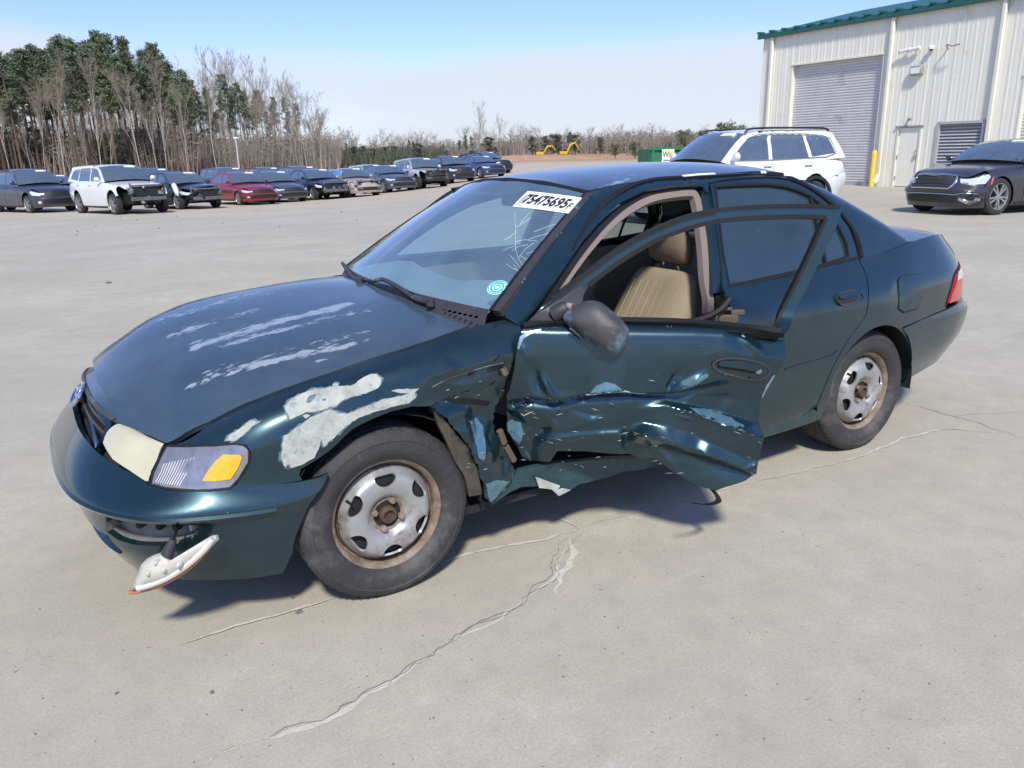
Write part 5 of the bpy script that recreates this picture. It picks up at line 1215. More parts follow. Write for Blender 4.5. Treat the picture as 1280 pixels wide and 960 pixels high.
# ---- the driver's door, hanging open and crumpled
door = empty('driver_door'); door.parent = car
dpx = [(654, 410), (690, 409), (760, 408), (830, 407), (905, 411), (950, 418), (988, 426), (984, 450), (979, 461), (973, 470), (964, 480), (957, 493), (954, 512), (953, 524), (950, 541), (946, 559), (938, 588), (929, 592), (905, 599), (891, 603), (876, 600), (860, 596), (844, 589), (830, 581), (816, 574), (801, 574), (785, 573), (776, 571), (740, 568), (697, 566.5), (692, 575), (688, 583), (670, 586), (656, 588), (646, 566), (636, 549), (628, 533), (628, 522), (634, 500), (639, 480), (643, 460), (647, 430)]
dd = ridges({
 636: [(400, 0), (450, 0), (505, -.020), (512, -.034), (520, -.044), (526, -.048), (530, -.05), (536, -.05), (548, -.05), (560, -.052), (575, -.052), (600, -.05)],
 665: [(400, 0), (450, .003), (495, .008), (503, -.030), (514, -.016), (518, -.020), (522, -.024), (528, -.028), (540, -.034), (552, -.034), (566, -.044), (600, -.05)],
 693: [(400, 0), (450, .005), (500, .014), (505, -.030), (514, -.018), (522, -.016), (527, -.015), (532, -.015), (544, -.014), (550, -.006), (558, -.012), (592, -.028)],
 730: [(400, 0), (450, .006), (492, .014), (497, -.032), (508, -.018), (518, -.014), (523, -.013), (530, -.012), (540, -.011), (545, -.003), (553, -.010), (592, -.024)],
 775: [(400, 0), (450, .007), (487, .021), (492, -.032), (504, -.018), (514, -.015), (520, -.014), (527, -.012), (538, -.011), (543, -.002), (551, -.008), (592, -.024)],
 785: [(400, 0), (450, .007), (489, .014), (493, -.030), (504, -.018), (512, -.016), (518, -.014), (525, -.012), (535, -.014), (543, -.022), (556, -.030), (592, -.03)],
 804: [(400, 0), (450, .006), (490, .014), (495, -.030), (502, -.022), (508, -.018), (512, -.014), (518, -.012), (530, -.010), (541, .038), (556, .0), (590, -.012)],
 832: [(400, 0), (450, .005), (491, .006), (496, -.034), (500, -.028), (504, -.022), (508, -.008), (514, -.008), (532, .0), (547, .026), (562, -.012), (596, .008)],
 868: [(400, 0), (450, .004), (484, .002), (490, -.020), (498, -.026), (510, -.022), (515, .016), (521, .008), (544, .008), (557, .030), (572, -.006), (605, .032)],
 905: [(400, -.004), (436, .003), (472, .003), (484, -.012), (500, -.025), (520, -.022), (527, .030), (533, .022), (558, .020), (571, .040), (582, .006), (610, .056)],
 950: [(405, -.045), (446, -.004), (470, -.008), (482, -.016), (505, -.028), (532, -.024), (541, .046), (546, .038), (572, .036), (585, .054), (590, .040), (612, .07)],
 990: [(405, -.06), (450, -.016), (470, -.02), (485, -.026), (510, -.03), (534, -.02), (543, .046), (548, .038), (575, .036), (590, .054), (596, .045), (616, .07)]},
 [((830, 494), (852, 458), 7, -.012), ((836, 492), (888, 464), 7, .012), ((838, 496), (914, 481), 8, -.010), ((664, 450), (676, 498), 9, -.014), ((676, 470), (696, 503), 7, .010), ((640, 520), (668, 508), 6, .012), ((735, 470), (732, 497), 4, -.006), ((660, 560), (690, 535), 9, -.014), ((803, 541), (815, 575), 6, -.012), ((815, 556), (846, 588), 8, .010), ((650, 430), (664, 452), 8, .006), ((925, 420), (960, 447), 8, .010)])
rf2 = random.Random(12)
facet = field(DOOR, [(rf2.uniform(625, 955), rf2.uniform(494, 600), rf2.uniform(-.0065, .0065)) for _ in range(110)]+[(x_, y_, 0) for x_ in range(600, 1001, 40) for y_ in (380, 430, 470, 486, 640)], .0025)
def dd2(P, N, uv):
    Q = dd(P, N, uv)+(facet(P, N, uv)-P); n = .0012*np.sin(uv[:, 0]*38+uv[:, 1]*21)*np.sin(uv[:, 1]*33-uv[:, 0]*17)*np.clip((.72-uv[:, 1])/.2, 0, 1); return Q+N*n[:, None]
skin = panel('door_skin', DOOR, DOOR.trace(dpx), M['paint'], door, sp=.0058, thick=.03, disp=dd2, sharp=40)
def dline(pxs, off):
    uv = np.array([DOOR.hit(*q) for q in pxs]); return dd2(DOOR(uv[:, 0], uv[:, 1]), DOOR.normal(uv[:, 0], uv[:, 1]), uv)+DOOR.normal(uv[:, 0], uv[:, 1])*off
# inner door structure behind the skin
DIN = Surf(lambda u, v: _door(u, v)-.085*DOOR.normal(u, v), DOOR.ur, DOOR.vr, 10, 10)
panel('door_inner', DIN, DOOR.trace([(662, 412), (830, 410), (975, 424), (968, 470), (948, 520), (940, 560), (860, 565), (700, 560), (660, 575), (640, 530)]), M['dark'], door, sp=.05, thick=.02)
panel('door_card', Surf(lambda u, v: _door(u, v)-.11*DOOR.normal(u, v), DOOR.ur, DOOR.vr, 10, 10), DOOR.trace([(670, 414), (830, 412), (965, 424), (960, 470), (940, 510), (935, 550), (860, 560), (700, 555), (665, 565), (645, 530)]), M['taupe'], door, sp=.06, thick=.02)
# window frame
fo_px = [(656, 405), (690, 374), (716, 354), (740, 336), (770, 314), (800, 296), (830, 282), (860, 271), (895, 264), (950, 259.5), (1000, 258), (1040, 258), (1053, 260), (1050, 275), (1030, 318), (1008, 362), (990, 400), (984, 416), (974, 415)]
fi_px = [(966, 412), (974, 395), (990, 362), (1008, 325), (1026, 285), (1034, 271), (1000, 269.5), (950, 271), (910, 274), (880, 279), (850, 288), (820, 300), (795, 314), (770, 330), (748, 346), (736, 357), (728, 372), (722, 400), (760, 404), (830, 405), (900, 408), (940, 412)]
frm = panel('window_frame', DOOR, DOOR.trace(fo_px)+DOOR.trace([(955, 417), (900, 413), (830, 409), (760, 408), (700, 408)]), M['paint'], door, sp=.02, thick=.03, off=-.004, holes=[DOOR.trace(fi_px)])
strip('frame_seal', DOOR, DOOR.trace([(662, 402), (690, 376.5), (716, 356.5), (740, 339), (770, 317), (800, 299), (830, 285), (860, 273.5), (895, 266)]), .007, M['black'], frm, off=.004, thick=.01)
strip('roof_seal', DOOR, DOOR.trace([(690, 373), (716, 353), (740, 335), (770, 313), (800, 295), (830, 281), (860, 270), (895, 262.5), (950, 258), (1000, 257), (1050, 258.5)]), .013, M['black'], frm, off=.003, thick=.03)
strip('window_channel', DOOR, DOOR.trace([(736, 357), (748, 347), (770, 331), (795, 315), (820, 301), (850, 289), (880, 280), (910, 275), (950, 272), (1000, 270.5), (1033, 272)]), .016, M['black'], frm, off=.002, thick=.03)
strip('rear_channel', DOOR, DOOR.trace([(1033, 272), (1026, 287), (1008, 327), (990, 364), (974, 397), (966, 413)]), .012, M['black'], frm, off=.004, thick=.03)
strip('belt_moulding', DOOR, DOOR.trace([(655, 409), (700, 404), (760, 402), (830, 403), (880, 406), (930, 411), (975, 416)]), .022, M['black'], door, off=.014, thick=.03)
MB().tube(smooth_line(dline([(830, 398), (870, 397), (900, 388), (916, 374)], -.02), 4), .012, 6).build('loose_run_channel', M['black'], door)
mb = MB()
for q, s_ in (((916, 392), (.07, .02, .03)), ((930, 388), (.05, .015, .02)), ((936, 397), (.02, .02, .02)), ((912, 385), (.05, .012, .012))):
    mb.box(dline([q], -.04)[0], s_, Matrix.Rotation(-DA, 3, 'Z'), .004)
mb.build('window_regulator', M['fabric_dark'], door)
# edges where the paint has cracked off
for L, w_ in (([(648, 436), (652, 422), (662, 416), (676, 413)], .016), ([(917, 406), (928, 413), (933, 421)], .006), ([(970, 470), (962, 484), (956, 500)], .010), ([(640, 512), (655, 524), (667, 517)], .004), ([(758, 488), (768, 489), (780, 487), (795, 491), (808, 492)], .006), ([(687, 496), (697, 502)], .006), ([(732, 492), (745, 491), (757, 492)], .003)):
    uv = DOOR.trace(L)
    SK = Surf(lambda u, v: dd2(DOOR(u, v), DOOR.normal(u, v), np.stack(np.broadcast_arrays(np.atleast_1d(u), np.atleast_1d(v)), -1)), DOOR.ur, DOOR.vr, 10, 10)
    strip('cracked_paint', SK, uv, [w_*.4, w_, w_*.8, w_*.3], M['flake'] if w_ < .01 else mat('bare_blue_steel', (.26, .36, .40), .3, .5, var=.3, vscale=30), skin, off=.003, thick=.002, smooth=False)
for pts in ([(737, 489), (744, 480), (755, 476), (768, 478), (776, 485), (768, 490), (752, 490)], [(630, 538), (640, 532), (652, 535), (655, 548), (650, 566), (642, 556)], [(846, 488), (868, 473), (882, 466), (886, 469), (870, 480), (852, 490)], [(862, 511), (890, 515), (915, 524), (930, 531), (905, 528), (880, 520)]):  # scrapes; the last two paint highlights along the folds
    panel('scrape_sheen_patch', SK, DOOR.trace(ragged(pts, .8)), M['bare'], skin, sp=.008, thick=.0008, off=.0012, sharp=60)
sc2 = MB(); rs2 = random.Random(5)
for _ in range(55):
    x_, y_ = rs2.uniform(640, 945), rs2.choice([rs2.uniform(495, 590), rs2.uniform(540, 600), rs2.uniform(425, 600)]); a_ = rs2.gauss(.15, .35); L_ = rs2.uniform(2, 16)*rs2.random()+1.5; w_ = rs2.uniform(.0006, .0018)
    pp = [(x_+L_*t*math.cos(a_), y_+L_*t*math.sin(a_)+rs2.uniform(-.4, .4)) for t in (0, .5, 1)]
    u3 = np.array([DOOR.hit(*q) for q in pp]); P3 = SK(u3[:, 0], u3[:, 1])+DOOR.normal(u3[:, 0], u3[:, 1])*.0012; d3 = np.array([0, 0, w_])
    sc2.add([P3[0], P3[1]-d3, P3[2], P3[1]+d3], [(0, 1, 2, 3)])
sc2.build('scratches', M['flake'], skin, False)['kind'] = 'stuff'
hd = handle(door, SK, [(890, 455), (898, 449), (915, 447), (938, 449), (953, 454), (960, 462), (956, 470), (944, 473), (918, 469), (898, 463)], [(893, 456), (902, 453), (920, 454), (942, 460), (941, 466), (918, 465), (900, 461)], [(896, 452), (905, 449), (925, 450), (942, 456), (941, 462), (922, 459), (900, 456)], M['paint'])
lk = DOOR.hit(949, 466); P_ = SK(*lk).reshape(3); N_ = DOOR.normal(*lk)[0]
MB().tube([P_, P_+N_*.012], .011, 14).build('lock_barrel', M['trim'], hd)
# torn strip hanging from the door foot
ts = dline([(880, 601)], 0.0)[0]
def lay(px_, y_): o, d = ray(*px_); t = (y_-o[1])/d[1]; return o+d*t
tsp = [ts, lay((890, 612), ts[1]), lay((898, 623), ts[1]+.01), lay((896, 628), ts[1]+.02), lay((884, 631), ts[1]+.03), lay((868, 629.5), ts[1]+.03)]
T_ = np.array(smooth_line(tsp, 3)); V = []
for q in T_: V += [q+np.array([.011, 0, .004]), q+np.array([-.011, .004, -.004])]
V2 = [v+np.array([0, -.004, .002]) for v in V]; n = len(T_)
mk('torn_trim_strip', V+V2, [(2*i, 2*i+1, 2*i+3, 2*i+2) for i in range(n-1)]+[(2*n+2*i+2, 2*n+2*i+3, 2*n+2*i+1, 2*n+2*i) for i in range(n-1)]+[(2*i, 2*i+2, 2*n+2*i+2, 2*n+2*i) for i in range(n-1)]+[(2*i+1, 2*n+2*i+1, 2*n+2*i+3, 2*i+3) for i in range(n-1)], M['black'], door)
# ---- wing mirror, knocked loose
mr = empty('wing_mirror'); mr.parent = door
tri_p = DOOR.trace([(661, 405), (690, 381), (714, 363), (726, 357), (730, 362), (725, 398), (716, 403), (690, 405)])
sail = panel('sail_plate', DOOR, tri_p, M['trim'], mr, sp=.015, thick=.01, off=.014)
pb_ = dline([(692, 398)], .02)[0]; pm_ = dline([(708, 393)], .045)[0]
MB().tube(smooth_line([pb_, pb_*.5+pm_*.5+np.array([0, .005, .004]), pm_], 4), [.028]*4+[.026]*3+[.022]*2, 12).build('mirror_stalk', M['trim'], mr)
MB().tube([pm_-.004*np.array([0, 1, 0]), pm_+np.array([-.012, .012, -.002])], .016, 10).build('broken_joint', M['rusty'], mr)
mdist = np.linalg.norm(dline([(745, 408)], .10)[0]-CP)
def mpt(px_, dd_): o, d = ray(*px_); return o+d*(mdist+dd_)
outl = [(703, 396), (708, 389), (720, 381), (733, 376), (746, 376), (756, 381), (770, 393), (781, 404), (786, 412), (785, 424), (779, 436), (769, 443), (757, 441), (744, 434), (726, 420), (711, 408), (705, 402)]
outl = np.array(smooth_poly(outl, 2)); cxy = outl.mean(0)
V = []; k = len(outl); lev = [(1.0, .030), (1.0, .0), (.96, -.026), (.84, -.048), (.62, -.063), (.3, -.071)]
for sc_, dz in lev:
    for q in outl:
        w = cxy+(q-cxy)*sc_; V.append(mpt(w, dz+.03+(q[0]-cxy[0])*sc_*-.0003))
V.append(mpt(cxy, .03-.073)); V.append(mpt(cxy, .052)); nl = len(lev)
F = [(l*k+i, l*k+(i+1) % k, (l+1)*k+(i+1) % k, (l+1)*k+i) for l in range(nl-1) for i in range(k)]+[((nl-1)*k+i, (nl-1)*k+(i+1) % k, nl*k) for i in range(k)]+[((i+1) % k, i, nl*k+1) for i in range(k)]
mh = mk('mirror_housing', V, F, M['trim_scuff'], mr, True, 60)
bm = bmesh.new(); bm.from_mesh(mh.data); bmesh.ops.recalc_face_normals(bm, faces=bm.faces); bm.to_mesh(mh.data); bm.free()
MB().tube([mpt((712, 410), .0), mpt((722, 418), -.0), mpt((728, 424), .01)], .004, 6).build('broken_bracket', M['trim'], mr)
# =================================================================== the metal shed on the right
def rd(r, d, z=0.0):
    q = CP[:2]+FW2*d/math.cos(PITCH)+RT2*r; return np.array([q[0], q[1], z])
WA, WB = rd(10.38, 33.0), rd(14.84, 25.6)
wx = (WB-WA)/np.linalg.norm(WB-WA); wn_ = np.array([wx[1], -wx[0], 0.0])
if (CP-WA)@wn_ < 0: wn_ = -wn_
def wall(px_, py_):
    o, d = ray(px_, py_); t = ((WA-o)@wn_)/(d@wn_); q = o+d*t; return float((q-WA)@wx), float(q[2])
shed = empty('metal_shed', tuple(WA)); 
shed.matrix_world = Matrix(((wx[0], wn_[0], 0, WA[0]), (wx[1], wn_[1], 0, WA[1]), (0, 0, 1, 0), (0, 0, 0, 1)))
tag(shed, 'cream ribbed metal shed with green roof edge and roller doors', 'building')
MS = {}
MS['siding'] = mat('cream_siding', (.74, .715, .605), .55, var=.10, vscale=2.2, vstretch=(2.5, 2.5, .12), dirt=(.50, .46, .37), dirt_amt=.10, dirt_scale=1.0)
MS['trimc'] = mat('cream_trim', (.70, .68, .58), .5, var=.04)
MS['green'] = mat('green_roof_metal', (.014, .095, .085), .45, var=.1)
MS['roller'] = mat('grey_roller_steel', (.56, .55, .54), .5, .15, var=.06, vscale=2, dirt=(.34, .32, .3), dirt_amt=.12, dirt_scale=1.5)
MS['louvre'] = mat('grey_louvre', (.40, .40, .40), .55, var=.1)
MS['dark'] = mat('shed_inside', (.03, .03, .03), .9)
MS['yellow'] = mat('yellow_paint', (.72, .52, .06), .55, var=.12, dirt=(.35, .28, .1), dirt_amt=.1)
MS['white'] = mat('white_paint', (.75, .75, .73), .5, var=.05)
MS['fix'] = mat('dull_fixture', (.30, .29, .27), .5, var=.15)
H_ = wall(952, 45)[1]; LEN = 17.0
rl, rr_ = wall(982, 200)[0], wall(1100.5, 200)[0]-.28
rt = wall(984, 83)[1]
r2l = wall(1273, 150)[0]; r2t = wall(1280, 95)[1]
d0, d1 = wall(1117, 220)[0], wall(1145, 220)[0]; dt = wall(1125, 159)[1]
l0, l1 = wall(1170, 190)[0], wall(1229, 170)[0]; lb, lt = max(.5, wall(1168, 206)[1]), wall(1174, 154)[1]
def siding(x0, x1, z0, z1):
    """one ribbed sheet: ribs every 0.3 m standing 3 cm proud"""
    V = []; xs = []; x = x0
    k = math.ceil(x0/.3-1e-6)
    xs = [(x0, 0)]
    while k*.3 < x1:
        c = k*.3
        for dx, h in ((-.05, 0), (-.03, .009), (.03, .009), (.05, 0)):
            if x0 < c+dx < x1: xs.append((c+dx, h))
        for dx in (.13, .17):
            if x0 < c+dx < x1: xs.append((c+dx, .003))
        k += 1
    xs.append((x1, 0)); xs.sort()
    for x, h in xs: V += [(x, h, z0), (x, h, z1)]
    mk('wall_panel', V, [(2*i, 2*i+1, 2*i+3, 2*i+2) for i in range(len(xs)-1)], MS['siding'], shed, False)
def sides(x0, x1, z0, z1, w=.9):
    n = max(1, round((x1-x0)/w))
    for i in range(n): siding(x0+(x1-x0)*i/n, x0+(x1-x0)*(i+1)/n, z0, z1)
sides(0, rl, 0, H_); sides(rl, rr_, rt, H_); sides(rr_, d0, 0, H_); sides(d0, d1, dt, H_); sides(d1, l0, 0, H_)
sides(l0, l1, lt, H_); sides(l0, l1, 0, lb); sides(l1, r2l, 0, H_); sides(r2l, r2l+3.8, r2t, H_); sides(r2l+3.8, LEN, 0, H_)
mb = MB(); mb.box((LEN/2, -6, H_/2), (LEN-.05, 11.9, H_-.02)); mb.build('wall_core', MS['siding'], shed, False) if False else None
mk('end_wall', [(0, 0, 0), (0, -12, 0), (0, -12, H_), (0, -6, H_+1.3), (0, 0, H_)], [(0, 1, 2, 3, 4)], MS['siding'], shed, False)
mk('end_wall', [(LEN, 0, 0), (LEN, -12, 0), (LEN, -12, H_), (LEN, -6, H_+1.3), (LEN, 0, H_)], [(0, 1, 2, 3, 4)], MS['siding'], shed, False)
mk('back_wall', [(0, -12, 0), (LEN, -12, 0), (LEN, -12, H_), (0, -12, H_)], [(0, 1, 2, 3)], MS['siding'], shed, False)
rf_ = mk('roof', [(-.15, .2, H_+.03), (LEN+.1, .2, H_+.03), (LEN+.1, -6, H_+1.33), (-.15, -6, H_+1.33), (LEN+.1, -12.2, H_+.03), (-.15, -12.2, H_+.03)], [(0, 1, 2, 3), (3, 2, 4, 5)], MS['green'], shed, False)
mb = MB(); mb.box((LEN/2-.02, .16, H_-.06), (LEN+.3, .10, .17), None, .02); mb.build('eave_gutter', MS['green'], shed, False)
for k in range(28):
    c = -.1+k*.61
    if c > LEN: break
    ob = MB().box((c, .08, H_+.085), (.16, .34, .09), None, .02).build('roof_rib', MS['green'], rf_, False)
def roller(x0, x1, z1, nm='roller_door'):
    r_ = empty(nm); r_.parent = shed
    V = []; n = int(z1/.095); k = 4
    pr_ = [(-.20, 0), (-.175, .25), (-.17, .5), (-.175, .75)]
    zs = []
    for i in range(n):
        for y_, t in pr_: zs.append((y_, z1*(i+t)/n))
    zs.append((-.20, z1))
    for y_, z_ in zs: V += [(x0, y_, z_), (x1, y_, z_)]
    c = mk('curtain', V, [(2*i, 2*i+1, 2*i+3, 2*i+2) for i in range(len(zs)-1)], MS['roller'], r_, False); 
    MB().box(((x0+x1)/2, -.17, .05), (x1-x0, .06, .10)).build('bottom_bar', MS['louvre'], r_, False)
    for xx in (x0, x1): MB().box((xx, -.09, z1/2), (.05, .22, z1)).build('side_guide', MS['trimc'], r_, False)
    MB().box(((x0+x1)/2, -.08, z1+.02), (x1-x0+.1, .24, .05)).build('head_trim', MS['trimc'], r_, False)
roller(rl, rr_, rt); roller(r2l, r2l+3.8, r2t)
md = empty('side_door'); md.parent = shed
MB().box(((d0+d1)/2, -.03, dt/2), (d1-d0-.06, .05, dt-.04)).build('door_leaf', MS['siding'], md, False)
mb = MB(); mb.box((d0, .0, dt/2), (.06, .08, dt)); mb.build('jamb', MS['trimc'], md, False); mb = MB(); mb.box((d1, .0, dt/2), (.06, .08, dt)); mb.build('jamb', MS['trimc'], md, False)
MB().box(((d0+d1)/2, .02, dt+.02), (d1-d0+.16, .12, .05)).build('drip_cap', MS['fix'], md, False)
MB().box((d1-.12, .03, 1.02), (.05, .06, .16), None, .01).build('door_handle', MS['fix'], md); MB().box((d1-.12, .02, 1.2), (.05, .03, .05), None, .01).build('dead_bolt', MS['fix'], md)
for z_ in (.3, 1.0, 1.8): MB().box((d0+.05, .01, z_), (.04, .04, .12)).build('door_hinge', MS['fix'], md, False)
lv = empty('louvre_vent'); lv.parent = shed
MB().box(((l0+l1)/2, -.20, (lb+lt)/2), (l1-l0, .02, lt-lb)).build('backing', MS['dark'], lv, False)
for (c, s_) in (((l0, (lb+lt)/2), (.08, lt-lb+.08)), ((l1, (lb+lt)/2), (.08, lt-lb+.08)), (((l0+l1)/2, lb), (l1-l0, .08)), (((l0+l1)/2, lt), (l1-l0, .08))):
    MB().box((c[0], -.05, c[1]), (s_[0], .24, s_[1])).build('frame', MS['louvre'], lv, False)
nl = 13
for k in range(nl):
    MB().box(((l0+l1)/2, -.06, lb+(lt-lb)*(k+.5)/nl), (l1-l0-.08, .02, .105), Matrix.Rotation(R(42), 3, 'X')).build('slat', MS['louvre'], lv, False)
def spout(x, z0=.12):
    mb = MB(); mb.box((x, .09, (z0+H_-.1)/2), (.13, .12, H_-.1-z0), None, .02); mb.build('downspout', MS['trimc'], shed)
spout(wall(955, 200)[0]+.12); spout(wall(1099, 225)[0]-.02, .3); spout(wall(1236, 170)[0])
xb = wall(1099, 225)[0]-.02
MB().tube([(xb, .10, .40), (xb, .14, .2), (xb, .30, .12)], .085, 10).build('downspout_elbow', MS['white'], shed)
for px_, py_, hgt in ((1136, 63, 0), (1147.6, 61, 0), (1167, 60, 1)):
    x, z = wall(px_, py_); c = empty('wall_camera'); c.parent = shed
    MB().tube([(x, 0, z), (x, .10, z-.02)], .025, 8).build('bracket', MS['white'], c)
    if not hgt: MB().tube([(x+.16, .14, z+.02), (x-.22, .16, z-.03)], [.06, .055], 10).build('camera_body', MS['white'], c); MB().tube([(x-.22, .16, z-.03), (x-.24, .16, z-.034)], .05, 10).build('camera_lens', MS['dark'], c)
    else: MB().lathe([(0, -.02), (.09, .0), (.10, .07), (.06, .12), (0, .13)], 14, 'z', (x, .12, z-.04)).build('camera_body', MS['white'], c); MB().lathe([(0, -.05), (.06, -.03), (.07, .0)], 14, 'z', (x, .12, z-.04)).build('camera_lens', MS['dark'], c)
x, z = wall(1195, 58); MB().tube(smooth_line([(x-.25, .02, z-.05), (x-.15, .25, z+.06), (x+.05, .30, z), (x+.3, .28, z+.03)], 4), .025, 6).build('wall_hook', MS['fix'], shed)
x, z = wall(1148.5, 88); wl = MB().box((x, .10, z), (.42, .20, .30), None, .03).build('wall_lamp', MS['fix'], shed); MB().box((x, .205, z-.01), (.32, .02, .19)).build('lamp_lens', MS['white'], wl, False)
x, z = wall(953, 163); MB().box((-.02, .10, z), (.22, .03, .42)).build('corner_sign', MS['white'], shed, False)
MB().box((-.02, .12, z+.02), (.06, .012, .22)).build('sign_mark', MS['dark'], shed, False)
x, z = wall(1139, 151); MB().tube([(x-.1, 0, dt+.28), (x, .14, dt+.22), (x+.1, .16, dt+.26)], .04, 8).build('door_lamp', MS['fix'], shed)
# yellow bollard
x, _ = wall(1099, 225); q = WA+wx*(x-.05)+wn_*.35
bo = MB().lathe([(0, 1.25), (.05, 1.24), (.085, 1.20), (.092, 1.13), (.092, 0)], 18, 'z').build('bollard', MS['yellow']); bo.location = tuple(q)
tag(bo, 'yellow steel bollard by the grey roller door', 'bollard')

# =================================================================== parked cars
# part meshes are cut once from the same kind of body net and reshaped for each type
MC = {}
MC['glass'] = mat('dark_car_glass', (.075, .105, .14), .05, 0, var=.2, spec=1.0, coat=1.0)  # base lightened towards blue to imitate reflected sky
MC['black'] = mat('car_black_plastic', (.018, .018, .019), .55, var=.2)
MC['tyre'] = mat('car_tyre', (.028, .027, .027), .75, var=.25, dirt=(.10, .09, .08), dirt_amt=.2)
MC['alloy'] = mat('alloy_wheel', (.42, .42, .43), .32, .7, var=.1)
MC['lamp'] = mat('car_headlamp', (.62, .64, .66), .12, .2, coat=1, var=.12, vscale=10)
MC['chrome'] = mat('car_chrome', (.62, .62, .63), .14, 1, var=.05)
MC['red'] = mat('car_red_lens', (.35, .015, .015), .2, coat=.8)
MC['amber'] = mat('car_orange_marker', (.6, .10, .04), .25, coat=.6)
MC['paper'] = mat('car_paper_label', (.8, .8, .78), .6, var=.02)
MC['metal'] = mat('bare_engine_metal', (.15, .15, .15), .5, .4, var=.5, vscale=9)
MC['tarp'] = mat('blue_tarp', (.10, .30, .55), .6, var=.15)
def car_paint(name, c, metal=.3): return mat(name, c, .34, metal, .85, .08, var=.05, vscale=2, dirt=tuple(.55*q+.08 for q in c), dirt_amt=.05, dirt_scale=2)
zin = [0, .2, .31, .45, .54, .66, .74, .83, .90, .95, 1.36]
TYPES = {
 'old_sedan': dict(fo=.92, wb=2.70, ro=1.10, hw=.88, z=[0, .19, .31, .46, .55, .66, .74, .83, .91, .96, 1.42], gh='sedan', wr=.315),
 'sedan': dict(fo=.92, wb=2.75, ro=1.05, hw=.91, z=[0, .18, .31, .48, .59, .72, .80, .88, .96, 1.01, 1.46], gh='sedan', wr=.325),
 'suv': dict(fo=.90, wb=2.68, ro=.95, hw=.92, z=[0, .23, .36, .56, .68, .84, .93, 1.00, 1.07, 1.12, 1.69], gh='suv', wr=.345),
 'big_suv': dict(fo=.95, wb=2.90, ro=1.12, hw=.985, z=[0, .24, .38, .60, .74, .92, 1.01, 1.08, 1.14, 1.19, 1.76], gh='suv', wr=.375),
 'full_sedan': dict(fo=.86, wb=3.05, ro=1.13, hw=.95, z=[0, .17, .31, .50, .63, .80, .88, .95, 1.01, 1.06, 1.485], gh='sedan', wr=.37),
}
def tmap(ty):
    t = TYPES[ty]; zf = lambda z: np.interp(z, zin, t['z']); ys = t['hw']/.846
    def f(P):
        P = np.asarray(P, float); x = P[..., 0]
        X = np.where(x > 0, x*t['fo']/.862, np.where(x > -2.464, x*t['wb']/2.464, -t['wb']+(x+2.464)*t['ro']/1.066))
        return np.stack([X, P[..., 1]*ys, np.where(P[..., 2] > 1.36, t['z'][-1]+P[..., 2]-1.36, zf(P[..., 2]))], -1)
    return f
_tc = {}
def cut(key, poly, sp=.09, thick=.015, off=0.0, surf=None, mirror=False):
    """template-space verts and faces for a panel"""
    if (key, mirror) in _tc: return _tc[(key, mirror)]
    s = surf or BODY; uv, F = tri2d(poly, [], sp, s.scale); P = s(uv[:, 0], uv[:, 1]); N = s.normal(uv[:, 0], uv[:, 1]); P = P+N*off
    a = np.cross(P[F[:, 1]]-P[F[:, 0]], P[F[:, 2]]-P[F[:, 0]]); w = (a*N[F[:, 0]]).sum(1) < 0; F = F.copy(); F[w] = F[w][:, ::-1]
    V = list(P); faces = [tuple(f) for f in F]; cnt = set()
    for f in faces:
        for i in range(3): cnt.add((f[i], f[(i+1) % 3]))
    idx = {}
    if thick:
        bd_ = [e for e in cnt if (e[1], e[0]) not in cnt]
        for e in bd_:
            for q in e:
                if q not in idx: idx[q] = len(V); V.append(P[q]-N[q]*thick)
        faces += [(e[1], e[0], idx[e[0]], idx[e[1]]) for e in bd_]
    V = np.array(V)
    if mirror: V = V*[1, -1, 1]; faces = [f[::-1] for f in faces]
    _tc[(key, mirror)] = (V, faces); return V, faces
def fan_grid(A, B, crown, n=9):
    """surface spanned between two mirrored lines with a crown"""
    V = []; 
    for a, b in zip(A, B):
        for j in range(n):
            t = j/(n-1); q = a*(1-t)+b*t; w = np.linalg.norm(a-b); V.append(q+np.array([0, 0, crown*w*4*t*(1-t)]))
    k = len(A); return np.array(V), [(i*n+j, i*n+j+1, (i+1)*n+j+1, (i+1)*n+j) for i in range(k-1) for j in range(n-1)]
bz = lambda x, z: BODY.near((x, None, z))
a_f = [bz(.345*math.cos(t), .30+.345*math.sin(t)) for t in np.linspace(R(195), R(-18), 15)]
a_r = [bz(-2.464+.345*math.cos(t), .30+.345*math.sin(t)) for t in np.linspace(R(200), R(-18), 15)]
top_u = lambda x0, x1, n: [np.array([BODY.near((x_, None, .93))[0], 7.0]) for x_ in np.linspace(x0, x1, n)]
be = a_f[-1]
PT = {}
PT['front_fender'] = [np.array([u_, 7.0]) for u_ in np.linspace(C0+4.3, C0+7.15, 7)]+[bz(-.555, .55), bz(-.555, .20)]+a_f[:-4]+[np.array([a_f[-5][0]-.04, 4.05]), np.array([C0+4.45, 4.05]), np.array([C0+4.55, 5.2])]
PT['front_door'] = top_u(-.57, -1.505, 6)+[bz(-1.505, .55), bz(-1.505, .20), bz(-.57, .20), bz(-.57, .55)]
PT['rear_door'] = top_u(-1.52, -2.40, 6)+[bz(-2.42, .78), bz(-2.36, .66)]+[q+np.array([-.03, 0]) for q in a_r[-7:]]+[bz(-2.08, .20), bz(-1.52, .20), bz(-1.52, .55)]
PT['quarter_panel'] = top_u(-2.415, -2.55, 2)+[np.array([u_, 7.0]) for u_ in np.linspace(C0+11.4, C0+16, 10)]+[np.array([C0+16, 4.05]), np.array([C0+15, 4.05]), np.array([C0+14, 4.05]), np.array([C0+13, 4.05]), np.array([C0+12.9, 4.04])]+a_r[4:-5]+[bz(-2.375, .66), bz(-2.435, .78)]
